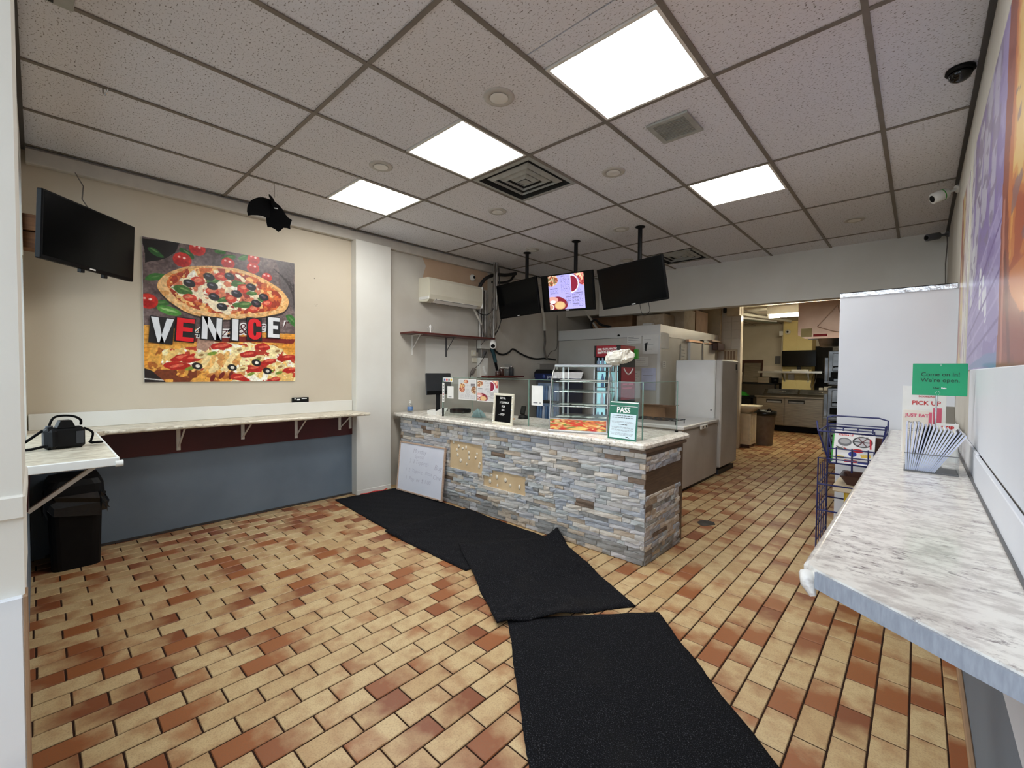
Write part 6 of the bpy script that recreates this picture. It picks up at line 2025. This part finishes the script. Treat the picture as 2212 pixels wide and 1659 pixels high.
t_ = thing('kitchen_shelf', 'steel wall shelf over the prep table carrying a monitor', 'shelf', (-2.2, 12.2, 1.38))
MB().box(-2.90, -1.60, 12.0, 12.39, 1.385, 1.405).box(-2.90, -1.60, 11.99, 12.0, 1.365, 1.41).build('board', MT['alu'], t_)
for x in (-2.40, -1.92):
    MB().box(x - .012, x + .012, 12.385, 12.40, 1.15, 1.385).bar((x, 12.39, 1.18), (x, 12.05, 1.38), .02, .012).build('bracket', MT['alu'], t_)
t_ = thing('kitchen_monitor', 'black monitor standing on the kitchen wall shelf', 'monitor', (-2.08, 12.2, 1.405))
MB().box(-2.43, -1.74, 12.17, 12.21, 1.52, 1.90, .006).build('screen', MT['tv_screen'], t_)
MB().box(-2.12, -2.04, 12.19, 12.22, 1.42, 1.53).box(-2.25, -1.91, 12.10, 12.30, 1.405, 1.42, .004).build('stand', MT['black_plastic'], t_)
tag(MB().box(-2.20, -1.86, 12.02, 12.09, 1.405, 1.45, .003).build('paper_stack', MT['paper']), 'pale carton lying in front of the kitchen monitor', 'box')
tag(MB().box(-2.55, -2.40, 12.02, 12.08, 1.405, 1.42, .002).build('paper_stack', MT['paper']), 'white pad at the left end of the kitchen shelf', 'paper')
t_ = thing('kitchen_camera', 'white eyeball camera high on the yellow kitchen column', 'camera', (-2.36, 12.38, 2.36))
MB(frame((-2.36, 12.4, 2.36), (1, 0, 0), (0, 0, 1))).lathe([(.06, 0), (.06, .02), (.045, .045), (.02, .06), (.001, .062)], (0, 0, 0), 18).build('body', MT['white_plastic'], t_)
MB(frame((-2.36, 12.343, 2.36), (1, 0, 0), (0, 0, 1))).lathe([(.025, 0), (.02, .008), (.001, .01)], (0, 0, 0), 14).build('lens', MT['black_plastic'], t_)
tag(MB().box(-2.56, -2.46, 12.44, 12.54, 2.28, 2.40, .01).build('speaker_box', MT['white_plastic']), 'small white box fixed to the side of the yellow column', 'box')
tag(MB().tube(curve([(-2.475, 12.41, 2.26), (-2.48, 12.405, 1.9), (-2.44, 12.39, 1.7), (-2.47, 12.39, 1.50), (-2.45, 12.39, 1.42)]), .008, 6).build('column_cable', MT['white_pipe']), 'white cable running down the yellow kitchen column', 'cable')
tag(MB().box(-2.34, -2.20, 12.385, 12.399, 1.20, 1.34, .004).build('wall_socket', MT['conduit']), 'grey socket plate under the kitchen wall shelf', 'socket')
for x0, x1 in ((-2.455, -2.165), (-2.155, -1.865)):
    for k in range(4):
        MB().box(x0, x1, 12.392, 12.401, .90 + .42 * k, 1.31 + .42 * k, .002).build('wall_tile', MT['kitchen_yellow'], cl)
tag(MB().tube(curve([(-1.80, 12.36, 1.38), (-1.84, 12.35, 1.2), (-1.86, 12.35, 1.05), (-1.80, 12.3, .99)]), .007, 6).tube(curve([(-1.74, 12.36, 1.38), (-1.78, 12.35, 1.15), (-1.84, 12.3, .99)]), .006, 6).build('kitchen_cable', MT['cable_grey']), 'grey cables hanging from the kitchen shelf to the prep table', 'cable')
for k, (x, hh) in enumerate(((-1.72, .07), (-1.62, .10), (-1.54, .11))):
    tag(MB().box(x - .04, x + .04, 12.77, 12.84, .95, .95 + hh, .006).build('spice_box', MT['paper']), ('small white carton on the pass-through sill, leftmost of three', 'white carton on the pass-through sill, second of three', 'white carton on the pass-through sill, nearest the ovens')[k], 'box', 'cartons on the sill')

# left part of the kitchen
t_ = thing('kitchen_rack', 'black open rack with trays at the back of the kitchen', 'rack', (-2.95, 12.4, 0))
for z in (.45, .75, 1.08):
    MB().box(-3.5, -2.55, 12.25, 12.8, z, z + .03).build('shelf', MT['black_plastic'], t_)
for x in (-3.48, -2.57):
    for y in (12.27, 12.78):
        MB().box(x - .02, x + .02, y - .02, y + .02, 0, 1.1).build('leg', MT['black_plastic'], t_)
tag(MB(frame((-3.18, 12.55, 1.11), (1, 0, 0), (0, .25, 1))).box(-.20, .20, 0, .52, 0, .03, .01).build('baking_tray', MT['steel']), 'tall steel tray leaning on the black kitchen rack', 'tray')
tag(MB(frame((-3.22, 12.66, 1.11), (1, 0, 0), (0, .2, 1))).box(-.26, .26, 0, .60, 0, .02, .01).build('baking_tray', MT['brown_plastic']), 'dark tray leaning behind the steel tray on the rack', 'tray')
tag(MB().box(-3.58, -3.38, 12.3, 12.5, 1.11, 1.38, .006).build('white_tub', MT['beige_plastic']), 'beige tub at the left end of the black kitchen rack', 'tub')
tag(MB().box(-2.98, -2.72, 12.35, 12.6, 1.11, 1.27, .006).build('steel_pan_small', MT['steel']), 'small steel pan on the black kitchen rack', 'pan')
tag(MB().lathe([(.07, 0), (.085, .14), (.08, .14), (.066, .01)], (-2.62, 12.45, 1.11), 16).build('black_pot', MT['black_plastic']), 'black pot at the right end of the kitchen rack', 'pot')
tag(MB().grid(lambda a, c: (-3.32 + .3 * (a - .5), 12.35 + .2 * (c - .5), .785 + .10 * math.sin(PI * a) * math.sin(PI * c)), 12, 8, False).build('green_cloth', MT['green_plastic']), 'bright green cloth on the middle shelf of the kitchen rack', 'cloth')
tag(MB().box(-3.45, -3.05, 12.05, 12.25, .55, .74, .01).box(-3.48, -3.02, 12.02, 12.25, .735, .75, .004).build('black_crate', MT['black_plastic']), 'black crate in front of the kitchen rack', 'crate')
tag(MB().lathe([(.16, 0), (.17, .02), (.02, .04)], (-2.98, 12.0, .62), 20).build('white_plate', MT['paper']) if False else MB().box(-3.02, -2.86, 11.7, 11.95, .0, .60, .004).build('white_bucket', MT['beige_plastic']), 'beige bucket beside the prep table', 'bucket')
MB().box(-3.6, -2.46, 12.888, 12.90, 1.38, 1.55).build('tile_band', MT['wall_tile_white'], bpy.data.objects['wall_kitchen'])
tag(MB().box(-2.72, -2.60, 12.87, 12.90, 1.60, 1.80, .006).build('wall_box', MT['grey_plastic']), 'grey electrical box on the kitchen back wall', 'electrical box')

# ovens and hood on the right
OX0, OX1, OY0, OY1 = -1.06, -.10, 8.5, 9.5
t_ = thing('pizza_oven', 'stack of worn steel pizza ovens beside the partition', 'oven', (-.6, 9.0, 0))
for k, (z0, z1) in enumerate(((.10, .58), (.62, 1.14), (1.18, 1.72))):
    b_ = MB().box(OX0, OX1, OY0, OY1, z0, z1, .012).build('oven_deck', MT['oven_steel'], t_)
    MB().box(OX0 + .06, OX1 - .06, OY0 - .02, OY0, z0 + .22, z1 - .04, .008).build('door', MT['oven_steel'], b_)
    MB().box(OX0 + .04, OX1 - .04, OY0 - .012, OY0 - .002, z0 + .10, z0 + .205).build('oven_mouth', MT['dark_hole'], b_)
    MB().box(OX0 - .03, OX1, OY0 - .10, OY0 + .0, z0 + .035, z0 + .06, .004).build('landing', MT['oven_steel'], b_)
    MB().tube([(OX0 + .08, OY0 - .02, z0 + .28), (OX0 + .08, OY0 - .06, z0 + .29), (OX0 + .20, OY0 - .06, z0 + .29), (OX0 + .20, OY0 - .02, z0 + .28)], .010, 6).build('handle', MT['black_plastic'], b_)
    MB().box(OX0 - .06, OX0, OY0 + .1, OY1 - .1, z0 + .05, z1 - .1, .01).build('side_box', MT['oven_steel'], b_)
for x in (OX0 + .08, OX1 - .08):
    for y in (OY0 + .08, OY1 - .08):
        MB().tube([(x, y, 0), (x, y, .12)], .025, 8).build('leg', MT['black_plastic'], t_)
MB().box(OX0 + .02, OX0 + .08, OY0 - .015, OY0 - .001, 1.22, 1.30, .003).build('control_knob', MT['black_plastic'], t_)
t_ = thing('extractor_hood', 'foil-wrapped extractor hood hanging over the ovens', 'hood', (-.9, 8.6, 1.9))
mb = MB(); mb.prism([(-1.46, 1.98), (-1.36, 1.915), (XR - .02, 1.915), (XR - .02, 2.50), (-1.46, 2.50)], .03, 'y', 8.40)
mb.box(-1.46, -1.44, 8.43, 9.2, 1.98, 2.50).build('foil_skin', MT['foil'], t_)
MB().box(-1.44, XR - .02, 8.43, 9.2, 2.46, 2.50).box(-1.44, XR - .02, 9.16, 9.2, 1.95, 2.46).build('canopy', MT['steel'], t_)
mb = MB(); mb.prism([(8.44, 1.93), (9.15, 1.93), (9.0, 1.80), (8.7, 1.80)], .9, 'x', -1.20); mb.build('filter_tray', MT['oven_steel'], t_)
MB().box(-1.415, -1.27, 8.392, 8.399, 1.945, 2.08, .002).build('notice_plate', MT['kitchen_yellow'], t_)
MB().box(-1.25, -1.07, 8.392, 8.399, 1.945, 1.985, .004).build('red_badge', MT['ink_red'], t_)
rq = random.Random(9)
for (p, q) in (((-1.2, 2.1), (-.95, 2.42)), ((-.95, 2.42), (-.88, 2.15)), ((-.88, 2.15), (-.75, 1.95)), ((-1.2, 2.1), (-1.0, 2.02)), ((-1.0, 2.02), (-.80, 1.97))):
    MB().tube([(p[0], 8.398, p[1]), (q[0], 8.398, q[1])], .007, 6).build('foil_crease', MT['foil'], t_)
tag(MB().box(-1.17, -.40, 9.9, 9.96, 0, 1.95).build('dark_duct', MT['dark_hole']), 'dark duct panel behind the pizza ovens', 'duct')
for lb, y, x0, x1, on in (('bright fluorescent tube lamp on the kitchen ceiling', 9.45, -2.10, -.95, True), ('second unlit tube lamp at the left of the kitchen ceiling', 9.3, -2.75, -2.1, False)):
    t_ = thing('tube_lamp', lb, 'light', ((x0 + x1) / 2, y, 2.40), 'kitchen tube lamps')
    if on:
        MB().box(x0 - .04, x1 + .04, y - .07, y + .07, 2.46, 2.62, .01).build('fitting', MT['white_plastic'], t_)
        for dy in (-.035, .035):
            MB().tube([(x0, y + dy, 2.425), (x1, y + dy, 2.425)], .018, 10).build('tube', MT['tube_light'], t_)
        MB().box(x0 - .035, x0 - .005, y - .05, y + .05, 2.40, 2.46, .004).build('end_holder', MT['white_plastic'], t_)
    else:
        MB().bar((-3.3, 9.0, 2.555), (-2.45, 11.4, 2.555), .14, .08).build('fitting', MT['white_plastic'], t_)
        MB().bar((-3.24, 9.0, 2.495), (-2.39, 11.4, 2.495), .03, .03).build('tube', MT['frosted'], t_)
tag(MB().tube([(-3.2, 7.6, 2.56), (-2.2, 11.8, 2.56)], .03, 8).build('ceiling_pipe', MT['white_pipe']), 'pale pipe along the kitchen ceiling', 'pipe')
t_ = thing('emergency_light', 'beige emergency lamp box above the white wall end', 'light', (-2.42, 8.5, 2.40))
MB().box(-2.58, -2.36, 8.46, 8.555, 2.38, 2.56, .008).build('box', MT['beige_plastic'], t_)
MB().box(-2.63, -2.57, 8.44, 8.50, 2.44, 2.53, .01).build('lamp_head', MT['dark_grey'], t_)
t_ = thing('switch_panel', 'tall pale panel board beside the tiled wall end', 'panel', (-2.85, 8.5, 1.6))
MB().box(-3.05, -2.68, 8.49, 8.548, 1.75, 2.56, .006).build('board', MT['beige_plastic'], t_)
t_ = thing('paper_holder', 'beige louvred holder on the tiled wall end', 'holder', (-2.5, 8.5, 1.55))
MB().box(-2.62, -2.40, 8.50, 8.546, 1.56, 1.78, .006).build('tray', MT['beige_plastic'], t_)
for k in range(4):
    MB().box(-2.605 + .05 * k, -2.575 + .05 * k, 8.494, 8.50, 1.60, 1.75).build('slot', MT['edge_brown'], t_)

# ------------------------------------------------------------------ right counter
RT = .95
t_ = thing('window_counter', 'long pale marbled counter along the right wall, cut at an angle in front', 'counter', (0, 2.6, RT - .04))
poly = [(-.165, 1.13), (-.150, 1.105), (.13, .905), (XR - .012, .88), (XR - .012, 4.285), (-.125, 4.285), (-.128, 4.20)]
MB().prism(poly, .036, 'z', RT - .036).build('top', MT['laminate'], t_)
MB().tube([(-.158, 1.15, RT - .018), (-.128, 4.27, RT - .018)], .019, 12).build('rounded_edge', MT['laminate'], t_)
MB().bar((-.147, 1.098, RT - .021), (.132, .899, RT - .021), .006, .034).bar((.132, .899, RT - .021), (XR - .014, .874, RT - .021), .006, .034).build('raw_edge', MT['raw_board'], t_)
MB(Matrix.Identity(4)).tube([(-.165, 1.12, RT - .02), (-.160, 1.10, RT - .035), (-.150, 1.095, RT - .055)], [.016, .014, .006], 8).build('peeling_edge', MT['laminate'], t_)
MB().box(XR - .026, XR - .013, .88, 2.42, RT, 1.055, .002).box(XR - .022, XR - .013, 2.42, 4.28, RT, 1.06, .002).build('backsplash', MT['panel_white'], t_)
MB().box(XR - .032, XR - .026, .9, 4.28, RT - .001, RT + .006).build('sealant', MT['grey_plastic'], t_)
MB().box(XR - .035, XR - .012, 1.2, 4.2, .86, .914).build('wall_cleat', MT['white_paint'], t_)
for y in (1.6, 2.6, 3.6):
    mb = MB(); mb.box(XR - .016, XR - .011, y - .014, y + .014, .70, .914).box(-.06, XR - .011, y - .014, y + .014, .908, .914).bar((XR - .012, y, .72), (-.03, y, .908), .012, .006); mb.build('bracket', MT['white_plastic'], t_)

# magazine holder with magazines
MY = 2.55
t_ = thing('magazine_holder', 'clear plastic holder for magazines on the right counter', 'holder', (.045, MY, RT))
hx0, hx1 = -.038, .128
MB().box(hx0, hx1, MY - .045, MY - .042, RT + .003, RT + .078).box(hx0, hx1, MY + .12, MY + .123, RT + .003, RT + .12).box(hx0, hx0 + .003, MY - .042, MY + .12, RT + .003, RT + .09).box(hx1 - .003, hx1, MY - .042, MY + .12, RT + .003, RT + .09).build('walls', MT['clear_plastic'], t_)
MB().box(hx0, hx1, MY - .045, MY + .123, RT, RT + .003).box(hx0, hx1, MY - .047, MY - .044, RT + .001, RT + .006).box(hx0, hx1, MY - .046, MY - .043, RT + .076, RT + .079).build('rim', MT['grey_plastic'], t_)
NM = 17
ORD = 'first second third fourth fifth sixth seventh eighth ninth tenth eleventh twelfth thirteenth fourteenth fifteenth sixteenth'.split()
for k in range(NM):
    f_ = k / (NM - 1)
    xb = hx0 + .008 + f_ * .085
    xt = hx0 + .006 + f_ * .192
    a = math.atan2(xt - xb, .185)
    Mg = Matrix.Translation((xb, MY + .04, RT + .0055)) @ Matrix.Rotation(a, 4, 'Y')
    t_ = thing('magazine', '%smagazine in the clear holder, %s of the fan' % ('dark-covered ' if k in (1, 3, 5, 6, 14) else 'white ', ORD[k] + ' from the left' if k < 16 else 'the one nearest the wall'), 'magazine', (xb, MY + .04, RT + .0055), 'magazines in the clear holder')
    hgt = .186 - .004 * math.sin(k * 1.7) + .008 * (1 - f_)
    MB(Mg).box(-.0021, .0021, -.076, .072, 0, hgt).build('pages', MT['paper_lilac'], t_)
    MB(Mg).box(-.0030, -.0022, -.0765, .0725, -.0004, hgt + .0006).box(.0022, .0030, -.0765, .0725, -.0004, hgt + .0006).box(-.0030, .0030, .0725, .0732, -.0004, hgt + .0006).build('cover', MT['dark_grey' if k in (1, 3, 5, 6, 14) else 'paper'], t_)

# green open sign
t_ = thing('open_sign', 'green Come on in sign on a metal stem in the right counter holder', 'sign', (.046, 2.72, RT))
Mg = frame((-.021, 2.695, 1.268), (.166, .010, -.0006), (-.003, .012, .137))
MB(Mg).box(0, .176, 0, .142, -.002, 0, .001).build('card', MT['green_card'], t_)
text('lettering', 'Come on in!', .0245, Mg @ Matrix.Translation((.090, .093, .0004)), MT['ink_darkgreen'], t_, bold=.0002)
text('lettering', "We're open.", .0245, Mg @ Matrix.Translation((.090, .067, .0004)), MT['ink_darkgreen'], t_, bold=.0002)
text('small_lettering', 'Uber', .010, Mg @ Matrix.Translation((.079, .033, .0004)), MT['ink_darkgreen'], t_, bold=.0003)
text('small_lettering', 'Eats', .010, Mg @ Matrix.Translation((.103, .033, .0004)), MT['ink_white'], t_, bold=.0003)
MB(Mg).lathe([(.0018, 0), (.0018, .001), (.0005, .001)], (.092, .135, 0), 8).build('pin_hole', MT['ink_white'], t_)
mb = MB(Mg)
for k in range(6):
    mb.box(.084 + .007 * math.cos(k * PI / 3) - .0012, .084 + .007 * math.cos(k * PI / 3) + .0012, .011 + .007 * math.sin(k * PI / 3) - .0006, .011 + .007 * math.sin(k * PI / 3) + .0006, 0, .001)
mb.build('clip_mark', MT['ink_white'], t_)
MB().tube([(.058, 2.71, RT + .008), (.060, 2.706, 1.275)], .0036, 10).build('stem', MT['chrome'], t_)
MB().lathe([(.028, 0), (.028, .006), (.006, .010)], (.058, 2.715, RT), 20).build('foot', MT['chrome'], t_)

def stand_card(lb, x0, x1, y, z0, z1, lean, m_='paper', yaw=0.0):
    t_ = thing('counter_card', lb, 'sign', ((x0 + x1) / 2, y, z0))
    Mg = frame((x0, y, z0), (math.cos(yaw), math.sin(yaw), 0), (0, lean, 1))
    MB(Mg).box(0, x1 - x0, 0, z1 - z0, -.002, 0, .0005).build('card', MT[m_], t_)
    MB(Mg).bar(((x1 - x0) / 2, (z1 - z0) * .7, -.002), ((x1 - x0) / 2, .0, -.06), .03, .002).build('easel', MT['paper'], t_)
    return t_, Mg
q_, Mg = stand_card('tall white pick up card behind the green sign stem', -.060, .105, 3.10, RT, 1.30, .02)
text('lettering', 'PICK UP', .030, Mg @ Matrix.Translation((.091, .262, .0004)), MT['ink_red'], q_, bold=.0004)
text('small_lettering', 'DOORDASH', .012, Mg @ Matrix.Translation((.095, .296, .0004)), MT['ink_red'], q_, bold=.0002)
MB(Mg).box(.118, .150, .08, .240, 0, .0006).build('pink_block', MT['ink_pink'], q_)
q_, Mg = stand_card('short white Just Eat card in front of the pick up card', -.052, .052, 2.95, RT, 1.183, .02, 'beige_card')
text('lettering', 'JUST EAT', .021, Mg @ Matrix.Translation((.050, .207, .0004)), MT['ink_pink'], q_, bold=.0007)
text('lettering', 'Pick Up', .017, Mg @ Matrix.Translation((.042, .172, .0004)), MT['ink_grey'], q_)
MB(Mg).box(.012, .085, .138, .140, 0, .0005).box(.012, .085, .130, .132, 0, .0005).build('print_line', MT['ink_grey'], q_)
MB(Mg).box(.092, .104, .0, .225, 0, .0006).build('pink_block', MT['ink_pink'], q_)
q_, Mg = stand_card('low white Skip card behind the magazines by the wall', .066, .142, 2.90, RT, 1.13, .02)
text('lettering', 'SKIP', .024, Mg @ Matrix.Translation((.038, .158, .0004)), MT['ink_red'], q_, bold=.0012)
tag(MB(frame((.10, 3.35, RT), (1, .2, 0), (0, .2, 1))).box(-.05, .06, 0, .24, -.02, 0, .003).build('shade_board', MT['shadow_grey']), 'added grey board standing in for the shade behind the pick up card', 'board')  # added board, its grey stands in for shade on the wall

# blue wire rack with catalogues
t_ = thing('wire_rack', 'blue wire magazine rack standing at the far side of the right counter', 'rack', (-.33, 3.85, 0))
RX0, RX1, RY0, RY1 = -.495, -.165, 3.66, 4.10
w = .0055
def wire(pts, name='wire', r=w, cl=False):
    if cl:
        pts = list(pts) + [pts[0]]
    MB().tube(pts, r, 8).build(name, MT['wire_blue'], t_)
for y0 in (RY0, RY1):
    wire([(RX0, y0, 0), (RX0, y0, .78 if y0 == RY0 else .98), (RX1, y0, .78 if y0 == RY0 else .98), (RX1, y0, 0)], 'frame')
for z in (.02, .42, .60):
    wire([(RX0, RY0, z), (RX0, RY1, z), (RX1, RY1, z), (RX1, RY0, z)], 'rail', cl=True)
for k in range(4):
    y = RY0 + .10 + .10 * k
    wire([(RX0, y, .02), (RX0, y, .72)], 'side_wire', .0028)
for z in (.20, .34, .52):
    wire([(RX0, RY0, z), (RX0, RY1, z)], 'side_wire', .004)
# upper basket
bz0, bz1 = .745, .985
B0 = [(-.44, 3.72), (-.19, 3.72), (-.19, 3.92), (-.44, 3.92)]
B1 = [(-.50, 3.66), (-.15, 3.66), (-.15, 4.06), (-.50, 4.06)]
wire([(x, y, bz0) for x, y in B0], 'basket_rim', cl=True)
wire([(x, y, .965) for x, y in B1], 'basket_rim', cl=True)
wire([(-.50, 4.06, .965), (-.50, 4.07, 1.03), (-.46, 4.07, 1.045), (-.20, 4.07, 1.045), (-.15, 4.07, 1.03), (-.15, 4.06, .965)], 'basket_rim')
wire([(-.43, 3.66, .965), (-.43, 3.66, .985), (-.20, 3.66, .985), (-.20, 3.66, .965)], 'basket_rim')
for (a, b) in zip(B0, B1):
    wire([(a[0], a[1], bz0), (b[0], b[1], .965)], 'basket_wire')
for x in (-.40, -.315, -.23):
    wire([(x, 3.715, bz0), (x, 3.69, .86)], 'basket_wire', .004)
    wire([(x, 3.92, bz0), (x, 4.06, .965)], 'basket_wire', .004)
wire([(-.44, 3.70, bz0 + .005), (-.44, 3.69, .85), (-.20, 3.69, .85), (-.20, 3.70, bz0 + .005)], 'basket_front')
wire([(-.44, 3.695, .795), (-.20, 3.695, .795)], 'basket_front', .004)
wire([(-.315, 3.70, .85), (-.315, 3.72, .72), (-.315, 3.73, .69)], 'basket_front')
wire([(-.50, 3.66, .965), (-.515, 3.70, 1.03)], 'basket_horn'); wire([(-.15, 3.66, .965), (-.14, 3.64, 1.03)], 'basket_horn')
# catalogues
cv = Cv(110, 120, (232, 230, 228))
cv.rect(.12, .46, .86, .96, (206, 40, 56))
cv.ell(.27, .66, .17, .13, (110, 110, 112)); cv.ell(.27, .68, .13, .08, (170, 168, 168)); cv.ell(.70, .70, .24, .17, (52, 54, 56)); cv.ell(.70, .70, .20, .14, (190, 190, 192))
for k in range(6):
    a = k * PI / 3
    cv.line((.70, .70), (.70 + .2 * math.cos(a), .70 + .14 * math.sin(a)), .012, (90, 40, 44) if k % 3 else (52, 54, 56))
cv.poly([(.06, .52), (.30, .44), (.34, .40), (.12, .40)], (90, 92, 84)); cv.poly([(.20, .52), (.36, .45), (.30, .43)], (170, 60, 60))
cv.ell(.60, .42, .13, .06, (206, 36, 50)); cv.ell(.48, .30, .10, .08, (42, 60, 150)); cv.poly([(.66, .30), (.9, .34), (.92, .24), (.7, .22)], (226, 190, 80))
cv.rect(.06, .28, .14, .22, (232, 206, 40)); cv.rect(.30, .60, .04, .12, (196, 30, 46)); cv.rect(.62, .92, .03, .10, (60, 70, 140)); cv.line((.88, .80), (.90, .52), .02, (200, 50, 60)); cv.lines(.5, .9, .92, .88, 2, (150, 150, 150))
t_ = thing('catalogue', 'white ULINE catalogue standing in the blue wire basket', 'catalogue', (-.31, 3.80, bz0))
Mg = frame((-.425, 3.735, bz0 + .008), (.20, .012, -.006), (.012, .09, .215))
MB(Mg).box(0, .222, 0, .225, -.014, 0, .001).build('pages', MT['paper'], t_)
poster_grid('cover', cv.a, Mg @ Vector((0, 0, .0008)), Mg.to_3x3() @ Vector((.222, 0, 0)), Mg.to_3x3() @ Vector((0, .225, 0)), MT['print_gloss'], t_)
text('title', 'ULINE', .026, Mg @ Matrix.Translation((.064, .205, .0012)), MT['ink_white'], t_, bold=.0006)
tag(MB(frame((-.437, 3.752, bz0 + .008), (.20, .012, -.006), (.0, .09, .20))).box(0, .16, 0, .20, -.010, 0, .001).build('catalogue', MT['green_plastic']), 'green catalogue half hidden behind the ULINE one', 'catalogue')
tag(MB(frame((-.30, 3.80, bz0 + .008), (.20, .012, -.006), (.05, .09, .20))).box(0, .14, 0, .19, -.012, 0, .001).build('catalogue', MT['brown_plastic']), 'dark red catalogue at the right in the blue wire basket', 'catalogue')
tag(MB(frame((-.43, 3.725, bz0 - .006), (1, .05, 0), (0, 1, .1))).box(0, .20, 0, .17, 0, .010, .001).build('leaflet_stack', MT['paper']) , 'loose white leaflets at the bottom of the wire basket', 'paper')
t_ = thing('yellow_stand', 'yellow stool with a beige top beside the wire rack', 'stool', (-.25, 4.05, 0))
MB().box(-.36, -.12, 3.78, 4.02, 0, .545, .01).build('body', MT['yellow_plastic'], t_)
MB().box(-.42, -.10, 3.74, 4.05, .545, .59, .006).build('top', MT['beige_plastic'], t_)
t_ = thing('brown_dish', 'brown glossy tray on the yellow stool', 'tray', (-.26, 3.88, .59))
mb = MB(); loft(mb, [rrect(-.25, 3.89, .10, .09, .59, .02), rrect(-.25, 3.89, .14, .12, .655, .02), rrect(-.25, 3.89, .13, .11, .65, .02), rrect(-.25, 3.89, .09, .08, .60, .02)], False); mb.build('dish', MT['brown_plastic'], t_)
